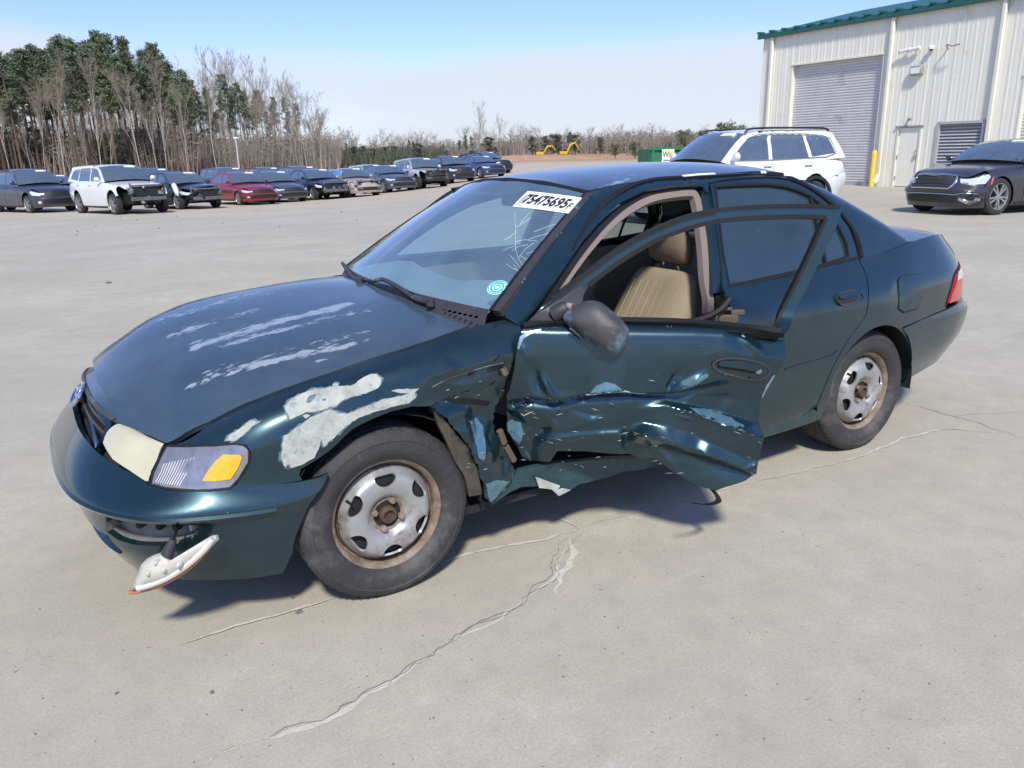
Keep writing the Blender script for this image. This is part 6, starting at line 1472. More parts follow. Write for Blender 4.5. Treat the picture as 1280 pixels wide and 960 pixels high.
PT['rear_bumper'] = [np.array([u_, 4.0]) for u_ in np.linspace(C0+12.9, C0+16, 7)]+[np.array([u_, 0.0]) for u_ in np.linspace(C0+16, C0+12.6, 7)]+a_r[:5]
fb_end = a_f[-5:]
_fbl = [np.array([u_, 4.0]) for u_ in np.linspace(C0, fb_end[0][0]-.1, 9)]+fb_end+[np.array([u_, 0.0]) for u_ in np.linspace(fb_end[-1][0]-.1, C0, 8)]
PT['front_bumper'] = _fbl+mirror_u(_fbl)[::-1]
PT['head_lamp'] = [np.array(q) for q in [(C0+2.35, 4.15), (C0+3.3, 4.1), (C0+4.35, 4.35), (C0+4.62, 5.0), (C0+4.35, 5.55), (C0+3.2, 5.35), (C0+2.3, 4.95)]]
PT['grille'] = [np.array(q) for q in [(C0-2.0, 3.3), (C0+2.0, 3.3), (C0+2.25, 4.4), (C0+1.9, 5.5), (C0-1.9, 5.5), (C0-2.25, 4.4)]]
PT['nose_panel'] = [np.array([u_, 4.02]) for u_ in np.linspace(C0-4.4, C0+4.4, 13)]+[np.array([u_, 6.2]) for u_ in np.linspace(C0+4.2, C0-4.2, 13)]
PT['lower_grille'] = [np.array(q) for q in [(C0-2.6, .9), (C0+2.6, .9), (C0+2.9, 1.5), (C0+2.4, 2.1), (C0-2.4, 2.1), (C0-2.9, 1.5)]]
PT['fog_lamp'] = [np.array(q) for q in [(C0+3.0, 1.2), (C0+3.7, 1.2), (C0+3.8, 1.8), (C0+3.1, 1.8)]]
PT['side_marker'] = [np.array(q) for q in [(C0+4.75, 4.25), (C0+4.9, 4.3), (C0+4.95, 4.9), (C0+4.8, 4.8)]]
PT['tail_lamp'] = [np.array(q) for q in [(C0+13.4, 4.6), (C0+14.6, 4.6), (C0+14.6, 5.8), (C0+13.7, 5.8)]]
PT['sill'] = [bz(-.40, .26), bz(-2.1, .26), bz(-2.1, .20), bz(-.40, .20)]
GHT = {
 'sedan': dict(out=[(-.38, .935), (-.62, 1.10), (-.86, 1.235), (-1.08, 1.315), (-1.30, 1.35), (-1.6, 1.36), (-1.9, 1.352), (-2.15, 1.32), (-2.35, 1.26), (-2.62, 1.12), (-2.90, .965)], cuts=(3, 7),
   win=[[(-.74, .955), (-.93, 1.12), (-1.12, 1.245), (-1.30, 1.285), (-1.50, 1.295), (-1.47, .955)], [(-1.555, .955), (-1.575, 1.295), (-1.85, 1.29), (-2.08, 1.255), (-2.28, 1.16), (-2.42, 1.02), (-2.36, .96)]], roofy=.60),
 'suv': dict(out=[(-.36, .935), (-.60, 1.10), (-.82, 1.225), (-1.02, 1.305), (-1.3, 1.345), (-1.7, 1.36), (-2.2, 1.355), (-2.7, 1.34), (-3.0, 1.315), (-3.16, 1.16), (-3.30, .95)], cuts=(3, 8),
   win=[[(-.72, .955), (-.90, 1.12), (-1.06, 1.235), (-1.26, 1.28), (-1.50, 1.293), (-1.47, .955)], [(-1.555, .955), (-1.575, 1.295), (-2.0, 1.292), (-2.26, 1.285), (-2.36, .965)], [(-2.44, .975), (-2.35, 1.28), (-2.7, 1.265), (-2.92, 1.225), (-3.04, 1.02)]], roofy=.64),
}
def gh_y(kind):
    ry = GHT[kind]['roofy']; return pchip([.90, .95, 1.05, 1.15, 1.25, 1.31, 1.36], [.755, .742, .71, .672, .63, ry, ry-.09])
_mesh_cache = {}
def type_meshes(ty):
    if ty in _mesh_cache: return _mesh_cache[ty]
    f = tmap(ty); t = TYPES[ty]; g = GHT[t['gh']]; yy = gh_y(t['gh']); out = []
    def put(name, V, F, m, par=None, tf=True, sharp=40):
        me = bpy.data.meshes.new(name); V = f(V) if tf else np.asarray(V, float)
        me.from_pydata([tuple(map(float, q)) for q in V], [], [tuple(int(i) for i in q) for q in F]); me.validate()
        me.polygons.foreach_set('use_smooth', [True]*len(me.polygons)); me.set_sharp_from_angle(angle=R(sharp)); me.materials.append(MC['black']); me.update()
        out.append((name, me, m, par))
    for nm in ('front_fender', 'front_door', 'rear_door', 'quarter_panel', 'rear_bumper'):
        for mi in (0, 1): V, F = cut(nm, PT[nm], mirror=bool(mi)); put(nm, V, F, 'paint')
    V, F = cut('front_bumper', PT['front_bumper'], .07); put('front_bumper', V, F, 'paint')
    V, F = cut('nose_panel', PT['nose_panel'], .07, off=-.004); put('nose_panel', V, F, 'paint')
    V, F = cut('grille', PT['grille'], .06, off=.006); put('grille', V, F, 'black')
    V, F = cut('lower_grille', PT['lower_grille'], .08, off=.006); put('lower_grille', V, F, 'black')
    for mi in (0, 1):
        for nm, m in (('head_lamp', 'lamp'), ('fog_lamp', 'lamp'), ('tail_lamp', 'red'), ('sill', 'black')):
            V, F = cut(nm, PT[nm], .06, off=.008, mirror=bool(mi)); put(nm, V, F, m)
    us = np.linspace(C0+.01, C0+7.0, 16); A = BODY(us, np.full(16, 7.0)); V, F = fan_grid(A, A*[1, -1, 1], .035); put('hood', V, F, 'paint')
    O = np.array(smooth_line([(a, b) for a, b in g['out']], 3)); c0, c1 = g['cuts'][0]*3, g['cuts'][1]*3
    sh = np.interp(np.arange(len(O)), [0, c0, c0+3], [.11, .03, 0]); O = np.array(O); O[:, 0] -= sh
    L = np.stack([O[:, 0], yy(O[:, 1]), O[:, 1]], -1)
    for nm, i0, i1, m in (('windshield', 0, c0, 'glass'), ('roof', c0, c1, 'paint'), ('rear_window', c1, len(O)-1, 'glass')):
        A = L[i0:i1+1]; V, F = fan_grid(A, A*[1, -1, 1], .028 if m == 'paint' else .03, 9)
        if nm != 'rear_window':
            tt = np.tile(np.linspace(0, 1, 9), len(A)); V = V.copy(); V[:, 0] += np.repeat(sh[i0:i1+1], 9)*4*tt*(1-tt)*1.0
        put(nm, V, F, m)
    # cowl shelf and trunk or tail deck
    if t['gh'] == 'sedan':
        us = np.linspace(C0+11.6, C0+15.99, 12); A = BODY(us, np.full(12, 7.0)); V, F = fan_grid(A, A*[1, -1, 1], .02); put('trunk_lid', V, F, 'paint')
    else:
        us = np.linspace(C0+13.2, C0+15.99, 9); A = BODY(us, np.full(9, 7.0)); V, F = fan_grid(A, A*[1, -1, 1], .0); put('tailgate_ledge', V, F, 'paint')
    SG = _G(lambda x, z: np.stack([x, yy(z), z], -1), (-3.4, -.3), (.9, 1.37), 10, 10)
    side = [np.array(q) for q in O]+[np.array([-2.4, .90]), np.array([-1.5, .89]), np.array([-.6, .885])]
    for mi in (0, 1):
        V, F = cut('gs'+t['gh'], side, .08, .02, -.002, SG, bool(mi)); put('side_frame', V, F, 'paint')
        for k, w in enumerate(g['win']):
            V, F = cut('w%d' % k+t['gh'], [np.array(q) for q in w], .08, .008, .004, SG, bool(mi)); put('side_window', V, F, 'glass')
        # mirror and door handles
        m_ = MB(); m_.box((-.66, .90, 1.0), (.10, .17, .12), None, .04); m_.box((-.68, .79, .955), (.05, .12, .04), None, .01)
        V = np.array(m_.v)*[1, -1 if mi else 1, 1]; put('wing_mirror', V, [q[::-1] if mi else q for q in m_.f], 'paint')
        for hx_ in (-1.38, -2.28):
            m_ = MB(); m_.box((hx_, .842, .80), (.17, .03, .025), None, .01); V = np.array(m_.v)*[1, -1 if mi else 1, 1]; put('door_handle', V, [q[::-1] if mi else q for q in m_.f], 'handle')
    m_ = MB(); m_.box((-1.75, 0, .50), (2.7, 1.45, .56)); m_.box((-1.55, 0, .9), (2.1, 1.36, .16)); m_.box((.15, 0, .44), (.7, 1.0, .26)); m_.box((-3.0, 0, .6), (.6, 1.2, .3)); put('inner_body', m_.v, m_.f, 'black')
    wr = t['wr']; pr_ = [(.68*wr, -.20), (.80*wr, -.222), (.95*wr, -.215), (wr, -.19), (wr, -.03), (.97*wr, -.008), (.85*wr, .006), (.72*wr, .0), (.68*wr, -.02)]
    m_ = MB(); m_.lathe(pr_, 40); put('tyre', m_.v, m_.f, 'tyre', 'wheel', False)
    m_ = MB(); m_.lathe([(.69*wr, -.20), (.66*wr, -.10), (.66*wr, -.02), (.70*wr, .003), (.72*wr, .0)], 36); m_.lathe([(0, -.0), (.12*wr, -.002), (.16*wr, -.012), (.17*wr, -.05)], 18)
    for k in range(10):
        a_ = 2*math.pi*k/10+(.12 if k % 2 else -.12); Mx = Matrix.Rotation(-a_, 3, 'Y'); m_.box(Mx @ Vector((.40*wr, -.02, 0)), (.58*wr, .03, .085*wr), Mx)
    put('rim', m_.v, m_.f, 'alloy', 'wheel', False)
    m_ = MB(); m_.lathe([(0, -.10), (.66*wr, -.10)], 24); put('brake', m_.v, m_.f, 'black', 'wheel', False)
    _mesh_cache[ty] = out; return out
bgcars = []
def bg_car(name, label, ty, paint, fpx, fd_, fwd, group='cars parked across the yard', cat='car', skip=(), hood_up=0.0, tilt=0.0, wreck=0, extras=(), handle_m=None, lampm=None, z=None, label_on=True, lite=False):
    """fpx: pixel column of the front centre, fd_: metres ahead of the camera, fwd: degrees its nose is turned to the right of facing the camera"""
    t = TYPES[ty]; los = math.atan2(-(fpx-640)/FPX, 1/math.cos(PITCH)); a2 = los+R(fwd); w = RT2*math.sin(a2)-FW2*math.cos(a2)
    fc = CP[:2]+FW2*fd_/math.cos(PITCH)+RT2*fd_*(fpx-640)/FPX; o2 = fc-w*t['fo']; mid = o2-w*t['wb']/2
    root = empty(name, (o2[0], o2[1], 0)); root.rotation_euler = (0, 0, math.atan2(w[1], w[0]))
    zf = float(gz(o2[0], o2[1])); b2 = o2-w*t['wb']; zb = float(gz(b2[0], b2[1])); root.location.z = zf
    root.rotation_euler = Matrix.Rotation(math.atan2(w[1], w[0]), 3, 'Z').to_euler()
    root.rotation_euler.y = -math.atan2(zf-zb, t['wb'])
    tag(root, label, cat, group)
    mats = {'paint': paint, 'glass': MC['glass'], 'black': MC['black'], 'tyre': MC['tyre'], 'alloy': MC['alloy'], 'lamp': lampm or MC['lamp'], 'red': MC['red'], 'handle': handle_m or paint}
    def put(nm, me, m, par):
        o = link(nm, me, par); o.material_slots[0].link = 'OBJECT'; o.material_slots[0].material = m; return o
    for nm, me, m, par in type_meshes(ty):
        if par is None and nm not in skip and not (lite and nm in ('fog_lamp', 'door_handle', 'lower_grille')):
            mm = extras.get(nm, None) if isinstance(extras, dict) else None
            o = put(nm, me, mm or mats[m], root)
            if nm == 'hood' and hood_up:
                px_ = float(tmap(ty)(np.array([-.45, 0, .9]))[0]); pz = float(tmap(ty)(np.array([-.45, 0, .9]))[2])
                o.matrix_local = Matrix.Translation((px_, 0, pz)) @ Matrix.Rotation(-hood_up, 4, 'Y') @ Matrix.Rotation(tilt, 4, 'X') @ Matrix.Translation((-px_, 0, -pz))
    hw = t['hw']-.02
    for cx in (0, -t['wb']):
        for s in (1, -1):
            wh = empty('wheel', (cx, s*hw, t['wr']), 0 if s > 0 else math.pi); wh.parent = root
            for nm, me, m, par in type_meshes(ty):
                if par == 'wheel': put(nm, me, mats[m], wh)
    f = tmap(ty)
    if label_on:   # paper label high on the windscreen, passenger's upper corner
        g = GHT[t['gh']]; a = np.array(g['out'][2]); b = np.array(g['out'][3]); yy = gh_y(t['gh'])
        q = a*.35+b*.65; n = f(np.array([q[0], .30, q[1]])); up_ = f(np.array([b[0], .30, b[1]]))-f(np.array([a[0], .30, a[1]])); up_ /= np.linalg.norm(up_); nn = np.cross(np.array([0, 1, 0]), up_); nn = nn if nn[2] > 0 else -nn
        V = [n+nn*.055+np.array([0, sy*.19, 0])+up_*su*.055 for sy, su in ((-1, -1), (1, -1), (1, 1), (-1, 1))]; V += [v-nn*.035 for v in V]
        mk('paper_label', V, [(0, 1, 2, 3), (4, 7, 6, 5), (0, 4, 5, 1), (1, 5, 6, 2), (2, 6, 7, 3), (3, 7, 4, 0)], MC['paper'], root, False)
    if wreck:
        r2 = random.Random(wreck); fo = t['fo']; zt = t['z']
        bars = [((fo-.10, 0, zt[6]), (.05, 1.3, .06)), ((fo-.06, 0, zt[3]-.05), (.10, 1.25, .13)), ((fo-.12, .62, (zt[3]+zt[6])/2), (.05, .06, zt[6]-zt[2])), ((fo-.12, -.62, (zt[3]+zt[6])/2), (.05, .06, zt[6]-zt[2]))]
        for c, s_ in bars: MB().box(c, s_, Matrix.Rotation(r2.uniform(-.1, .1), 3, 'Z'), .01).build('front_crossmember', MC['metal'], root)
        MB().box((fo-.16, 0, (zt[3]+zt[6])/2), (.04, 1.1, .34)).build('radiator', MC['black'], root, False)
        for k in range(12):
            s_ = r2.uniform(.06, .22); MB().box((fo-.10+r2.uniform(-.08, .06), r2.uniform(-.72, .72), r2.uniform(zt[2], zt[6])), (s_*.5, s_, s_*r2.uniform(.4, 1)), Matrix.Rotation(r2.uniform(-1, 1), 3, 'X') @ Matrix.Rotation(r2.uniform(-1, 1), 3, 'Z'), .01).build('broken_part', r2.choice([MC['black'], MC['metal'], MC['black']]), root)
    bgcars.append(root); return root, f, t
P_ = {k: car_paint(k+'_car_paint', c, m) for k, c, m in [('slate', (.060, .068, .090), .4), ('white', (.72, .72, .71), 0), ('black', (.020, .028, .034), .3), ('red', (.28, .022, .035), .3), ('bluegrey', (.085, .10, .125), .4), ('navy', (.018, .024, .045), .3), ('tan', (.48, .42, .33), .3),
        ('steel', (.10, .125, .175), .4), ('silver', (.58, .60, .60), .3), ('graphite', (.042, .045, .06), .4), ('blue', (.05, .09, .20), .4), ('darkred', (.15, .02, .025), .3), ('charcoal', (.05, .047, .055), .4)]}
ROW = 27
bg_car('parked_suv', 'slate grey compact suv between a red car and the smashed white suv', 'suv', P_['slate'], 74, 31.2, ROW, cat='suv')
bg_car('wrecked_suv', 'white suv with its whole front end torn away, engine bay showing', 'big_suv', P_['white'], 187, 28.3, 26, cat='suv', skip=('front_bumper', 'nose_panel', 'grille', 'lower_grille', 'head_lamp', 'fog_lamp'), wreck=3)
rt_, f_, t_ = bg_car('wrecked_car', 'black sedan with buckled hood and missing bumper beside the white suv', 'sedan', P_['black'], 260, 31.5, 28, skip=('front_bumper', 'grille', 'lower_grille', 'fog_lamp', 'nose_panel'), hood_up=.10, tilt=.07, wreck=5)
MB().tube(smooth_line([tuple(f_(np.array([.20, -.83, .50]))), tuple(f_(np.array([.12, -.84, .72]))), tuple(f_(np.array([-.05, -.80, .86]))), tuple(f_(np.array([-.2, -.74, .93])))], 3), [.03]+[.10]*8+[.03], 8).build('white_fender_piece', P_['white'], rt_)
bg_car('parked_car', 'bright red older sedan in the row of parked wrecks', 'old_sedan', P_['red'], 333, 34.6, ROW)
bg_car('parked_car', 'blue grey sedan with dull hood beside the red sedan', 'old_sedan', P_['bluegrey'], 372, 36.8, ROW)
bg_car('wrecked_car', 'navy sedan with its front bumper gone between grey and tan sedans', 'sedan', P_['navy'], 424, 38.2, ROW, skip=('front_bumper', 'grille', 'lower_grille', 'fog_lamp', 'nose_panel'), hood_up=.04, tilt=.05, wreck=8)
rt_, f_, t_ = bg_car('wrecked_car', 'tan sedan with a crushed nose and blue plastic on its mirror side', 'old_sedan', P_['tan'], 466, 39.0, 27, skip=('grille', 'head_lamp'), hood_up=-.015, wreck=11)
sb = MB(); sb.box(tuple(f_(np.array([-1.0, -.70, 1.12]))), (.9, .10, .34), Matrix.Rotation(R(-20), 3, 'X'), .04); sb.build('blue_plastic_sheet', MC['tarp'], rt_)
bg_car('parked_car', 'steel blue sedan between the tan sedan and the silver suv', 'sedan', P_['steel'], 511, 42.5, 27)
bg_car('wrecked_suv', 'silver suv with its near headlamp corner torn off', 'suv', P_['silver'], 552, 43.3, 27, cat='suv', skip=('front_bumper', 'nose_panel', 'head_lamp', 'fog_lamp'), wreck=14)
bg_car('parked_suv', 'dark graphite crossover beyond the silver suv', 'suv', P_['graphite'], 588, 48.5, 29, cat='suv')
bg_car('parked_car', 'blue sedan half hidden behind the teal roof', 'sedan', P_['blue'], 628, 53, 31)
bg_car('parked_suv', 'black suv with roof rails at the far end of the row', 'big_suv', P_['black'], 640, 60, 45, cat='suv')
G2 = 'cars in the second row'
for px_, d_, ty, p, lb_, ct in [(0, 33, 'old_sedan', 'darkred', 'dark red car showing at the back of the slate suv', 'car'), (96, 37.5, 'sedan', 'charcoal', 'charcoal sedan showing behind the slate and white suvs', 'car'), (222, 37.5, 'suv', 'navy', 'navy suv in the second row behind the black sedan', 'suv'),
        (258, 43, 'sedan', 'steel', 'steel blue sedan in the second row behind the black wreck', 'car'), (312, 43.5, 'suv', 'steel', 'steel blue suv in the second row behind the red sedan', 'suv'), (358, 50, 'suv', 'darkred', 'dark red suv roof in the second row', 'suv'), (404, 46, 'suv', 'blue', 'blue suv in the second row behind the navy wreck', 'suv'),
        (300, 52, 'sedan', 'silver', 'silver sedan deep in the second row', 'car'), (486, 52, 'suv', 'silver', 'silver suv roof behind the steel blue sedan', 'suv'), (530, 55, 'sedan', 'tan', 'pale tan sedan roof behind the silver suv', 'car'), (440, 50, 'sedan', 'black', 'black sedan roof behind the tan wreck', 'car')]:
    bg_car('parked_suv' if ct == 'suv' else 'parked_car', lb_, ty, P_[p], px_, d_, ROW, G2, ct, lite=True)
# ---- white suv behind the wreck
rt_, f_, t_ = bg_car('white_suv', 'clean white three row suv parked across behind the teal sedan', 'big_suv', P_['white'], 795, 15.6, -58, group=None, cat='suv', handle_m=MC['chrome'])
for s in (1, -1):
    MB().tube(smooth_line([tuple(f_(np.array([x_, s*.60, z_]))) for x_, z_ in ((-1.05, 1.325), (-1.2, 1.39), (-2.0, 1.40), (-2.8, 1.385), (-2.95, 1.33))], 4), .022, 6).build('roof_rail', MC['black'], rt_)
    for cx in (0, -t_['wb']):
        n = 18; V = []
        for i in range(n+1):
            a_ = R(-5)+R(190)*i/n
            for r_, y_ in ((.40, t_['hw']-.01), (.415, t_['hw']+.014), (.47, t_['hw']+.010), (.475, t_['hw']-.02)): V.append((cx+r_*math.cos(a_), s*y_, t_['wr']+r_*math.sin(a_)))
        mk('arch_trim', V, [(i*4+j, i*4+j+1, (i+1)*4+j+1, (i+1)*4+j) if s > 0 else (i*4+j, (i+1)*4+j, (i+1)*4+j+1, i*4+j+1) for i in range(n) for j in range(3)], MC['black'], rt_)
w_ = [np.array(q) for q in [(-.66, .945), (-.92, 1.14), (-1.1, 1.25), (-1.28, 1.295), (-1.6, 1.307), (-2.3, 1.30), (-2.75, 1.275), (-2.96, 1.23), (-3.07, 1.02), (-2.8, .965), (-1.5, .94), (-.66, .945)]]
yy_ = gh_y('suv'); 
for s in (1, -1):
    MB().tube([tuple(f_(np.array([q[0], s*(float(yy_(q[1]))+.006), q[1]]))) for q in w_], .011, 6, False).build('window_chrome', MC['chrome'], rt_)
# ---- charcoal executive saloon by the shed
rt_, f_, t_ = bg_car('charcoal_saloon', 'charcoal full size sedan with chrome ringed mesh grille by the shed', 'full_sedan', P_['charcoal'], 1176, 16.4, -40, group=None, skip=('grille', 'lower_grille', 'fog_lamp'))
gp = [np.array(q) for q in [(C0-1.5, 3.1), (C0+1.5, 3.1), (C0+1.78, 3.6), (C0+2.0, 5.2), (C0+1.75, 5.6), (C0-1.75, 5.6), (C0-2.0, 5.2), (C0-1.78, 3.6)]]
V, F = cut('g300', gp, .05, off=.012); gr_ = mk('grille', f_(V), F, MC['black'], rt_)
L = np.array(gp+[gp[0]]); L = np.array([L[i]+(L[i+1]-L[i])*t for i in range(len(L)-1) for t in np.linspace(0, 1, 5)[:-1]]+[L[-1]]); Pq = f_(BODY(L[:, 0], L[:, 1])+BODY.normal(L[:, 0], L[:, 1])*.016)
MB().tube([tuple(q) for q in Pq], .020, 6, False).build('grille_ring', MC['chrome'], gr_)
bq = [np.array([C0+u_, 5.15-.16*(1-abs(u_)/1.0)]) for u_ in np.linspace(-.95, .95, 9)]; Pq = [tuple(f_(BODY(*q).reshape(3)+BODY.normal(*q)[0]*.03)) for q in bq]
MB().tube(Pq, [.006, .010, .014, .018, .02, .018, .014, .010, .006], 6).build('winged_badge', MC['chrome'], gr_)
for k in range(7):
    bq = [np.array([C0+u_, 3.4+.3*k]) for u_ in np.linspace(-1.6, 1.6, 7)]; MB().tube([tuple(f_(BODY(*q).reshape(3)+BODY.normal(*q)[0]*.014)) for q in bq], .005, 4).build('grille_bar', MC['metal'], gr_)
bq = [np.array([C0+u_, 1.75+(.5 if abs(u_) > 2.6 else 0)]) for u_ in np.linspace(-4.2, 4.2, 17)]; MB().tube([tuple(f_(BODY(*q).reshape(3)+BODY.normal(*q)[0]*.012)) for q in bq], .010, 6).build('lower_chrome_line', MC['chrome'], rt_)
V, F = cut('lg300', [np.array(q) for q in [(C0-2.3, .7), (C0+2.3, .7), (C0+2.2, 1.6), (C0-2.2, 1.6)]], .06, off=.010); mk('lower_grille', f_(V), F, MC['black'], rt_)
V, F = cut('mk300', PT['side_marker'], .05, off=.012); mk('side_marker', f_(V), F, MC['amber'], rt_)
r3 = random.Random(4)
for k in range(6):
    q = np.array([C0+2.9+.28*k, 1.25+r3.uniform(-.25, .3)]); P3 = f_(BODY(*q).reshape(3)+BODY.normal(*q)[0]*.02); MB().box(tuple(P3), (.05, .20, .07), Matrix.Rotation(r3.uniform(-.6, .6), 3, 'X') @ Matrix.Rotation(r3.uniform(.2, .9), 3, 'Z'), .01).build('broken_fog_trim', r3.choice([MC['chrome'], MC['metal'], MC['black']]), rt_)

# =================================================================== dumpster, diggers, pole, mounds
MD = {'green': mat('dumpster_green', (.02, .17, .07), .5, var=.15), 'yel': mat('digger_yellow', (.62, .36, .02), .5, var=.12), 'grey': mat('pole_grey', (.45, .44, .42), .6), 'white': MS['white'], 'black': MC['black'],
      'wmg': mat('sign_green', (.03, .26, .09), .5), 'wmy': mat('sign_gold', (.75, .45, .03), .5), 'clay': mat('orange_clay', (.38, .24, .145), .95, var=.25, vscale=.6, bump=.5, bscale=2)}
q = at_depth(874, 40); du = empty('dumpster', tuple(q), math.atan2(RT2[1], RT2[0])+.12); tag(du, 'green roll off dumpster with a white lettered sign behind the white suv', 'dumpster')
MB().box((0, 0, .80), (5.2, 2.3, 1.25)).build('container', MD['green'], du, False)
for k in range(8): MB().box((-2.5+k*.714, -1.19, .80), (.12, .10, 1.2)).build('rib', MD['green'], du, False)
MB().box((0, -1.19, 1.45), (5.3, .14, .14)).build('top_rail', MD['green'], du, False)
# local -y of the dumpster faces the camera
xs_ = -1.78
sg = MB().box((xs_, -1.28, 1.10), (.62, .03, .62)).build('sign', MD['white'], du, False)
Ms = Matrix.Translation((xs_, -1.30, 1.16)) @ Matrix.Rotation(R(90), 4, 'X')
text_mesh('W', .42, 'sign_letter', MD['wmg'], sg, Ms @ Matrix.Translation((-.12, 0, 0)) @ Matrix.Scale(.72, 4, (1, 0, 0)), bold=.012)
text_mesh('M', .42, 'sign_letter', MD['wmy'], sg, Ms @ Matrix.Translation((.13, 0, .002)) @ Matrix.Scale(.72, 4, (1, 0, 0)), bold=.012)
MB().box((xs_, -1.305, .90), (.45, .01, .04)).build('sign_line', MD['wmg'], sg, False)
def digger(px_, d_, rz, lb_, k):
    q = at_depth(px_, d_); e = empty('excavator', tuple(q), math.atan2(RT2[1], RT2[0])+rz); tag(e, lb_, 'excavator', 'diggers on the clay field'); e.scale = (.6, .6, .6)
    for s in (-1, 1): MB().box((0, s*1.1, .45), (3.6, .6, .8), None, .25).build('track', MD['black'], e)
    MB().box((-.4, 0, 1.55), (2.9, 2.4, 1.2), None, .15).build('engine_deck', MD['yel'], e); MB().box((.6, .7, 2.2), (1.4, 1.0, 1.6), None, .12).build('cab', MD['black'], e); MB().box((.6, .7, 3.02), (1.45, 1.05, .1)).build('cab_roof', MD['yel'], e)
    bmz = 1.0*k
    MB().tube([(1.0, -.2, 1.7), (2.4, -.2, 3.9+bmz*.6), (4.2, -.2, 4.3+bmz)], [.34, .42, .26], 6).build('boom', MD['yel'], e, False); MB().tube([(4.0, -.2, 4.6+bmz), (5.6, -.2, 2.6)], [.32, .2], 6).build('stick', MD['yel'], e, False); MB().box((5.5, -.2, 2.0), (.9, 1.0, .8), Matrix.Rotation(.4, 3, 'Y'), .1).build('bucket', MD['black'], e)
digger(682, 182, 0.0, 'yellow excavator with a low boom on the clay field', .0); digger(711, 178, .15, 'yellow excavator with a raised boom beside the other digger', .9)
q = at_depth(303, 112); pl = empty('light_pole', tuple(q)); tag(pl, 'pale light pole standing before the bare wood', 'light pole')
MB().tube([(0, 0, 0), (0, 0, 5.6)], [.14, .10], 8).build('pole', MD['grey'], pl); MB().box((0, 0, 5.65), (.7, .35, .22), None, .06).build('lamp_head', MD['white'], pl)
def mound(px_, d_, L, w, h, sd):
    r2 = random.Random(sd); q = at_depth(px_, d_); V = []; n, m = 18, 9
    for i in range(n):
        for j in range(m):
            a, b = i/(n-1)*2-1, j/(m-1)*2-1; hh = max(0, 1-a*a)*max(0, 1-b*b); hh = hh**.7*h*(.7+.5*r2.random()); c = RT2*a*L/2+FW2*b*w/2; V.append((c[0], c[1], hh-.15))
    o = mk('earth_mound', V, [(i*m+j, (i+1)*m+j, (i+1)*m+j+1, i*m+j+1) for i in range(n-1) for j in range(m-1)], MD['clay'], None, True, 0); o.location = tuple(q); return o
for i, (a) in enumerate([(470, 118, 22, 7, 1.3, 1), (531, 122, 9, 6, 1.9, 2), (592, 130, 30, 8, .9, 3), (660, 140, 40, 8, .9, 4), (440, 112, 18, 6, .8, 5)]):
    tag(mound(*a), kind='structure')

# =================================================================== trees
MT = {'pine': mat('pine_needles', (.115, .150, .080), .8, var=.5, vscale=.25, rvar=0), 'olive': mat('olive_leaves', (.11, .12, .06), .8, var=.45, vscale=.5, rvar=0), 'bark': mat('pine_bark', (.115, .085, .065), .95, var=.3, vscale=1.2), 'pale': mat('pale_bark', (.36, .32, .265), .95, var=.3, vscale=.8),
      'twig': mat('grey_brown_twigs', (.25, .215, .165), .95, var=.3, vscale=.3), 'brush': mat('dry_brush', (.235, .205, .17), .95, var=.45, vscale=.15, rvar=0), 'ever': mat('dark_evergreen_brush', (.085, .095, .065), .9, var=.4, vscale=.3, rvar=0)}
def tuft(mb, c, r_, n, size, rg):
    for _ in range(n):
        while True:
            q = Vector((rg.uniform(-1, 1), rg.uniform(-1, 1), rg.uniform(-1, 1)))
            if q.length < 1: break
        q = Vector(c)+Vector((q.x*r_, q.y*r_, q.z*r_*.62)); a = Vector((rg.uniform(-1, 1), rg.uniform(-1, 1), rg.uniform(-.5, .8))).normalized(); b = a.cross(Vector((rg.uniform(-1, 1), rg.uniform(-1, 1), rg.uniform(-1, 1)))).normalized()
        s = size*rg.uniform(.6, 1.3); mb.add([q-b*s*.22, q+b*s*.22, q+a*s*.9+b*s*.10, q+a*s], [(0, 1, 2, 3)])
def pine_mesh(seed, h=22, cr=.52, spread=3.0, dens=1.0):
    rg = random.Random(seed); t = MB(); c = MB(); lean = Vector((rg.uniform(-.6, .6), rg.uniform(-.6, .6), 0))
    pos = lambda z: Vector((lean.x*(z/h)**2, lean.y*(z/h)**2, z))
    t.tube([pos(h*k/6) for k in range(7)], [.24*(1-.82*k/6)+.02 for k in range(7)], 6)
    nb = int(60*dens)
    for k in range(nb):
        z = h*(1-cr)+h*cr*(k+rg.random())/nb; f = (z-h*(1-cr))/(h*cr); L = spread*(1.05-f**1.6*.85)*rg.uniform(.45, 1.1)*(.55+.45*min(1, f*4)); a = rg.uniform(0, 6.28)
        d = Vector((math.cos(a), math.sin(a), rg.uniform(-.05, .45))); p0 = pos(z); p1 = p0+d*L
        t.tube([p0, p1], [.05, .015], 3, False)
        for w in (.55, .85, 1.05): tuft(c, p0+d*L*w, .75*rg.uniform(.7, 1.2), int(22*dens), .44, rg)
    for _ in range(10):
        z = h*rg.uniform(.22, 1-cr); a = rg.uniform(0, 6.28); d = Vector((math.cos(a), math.sin(a), rg.uniform(-.2, .3))); t.tube([pos(z), pos(z)+d*rg.uniform(.6, 2.0)], [.03, .01], 3, False)
    return t, c
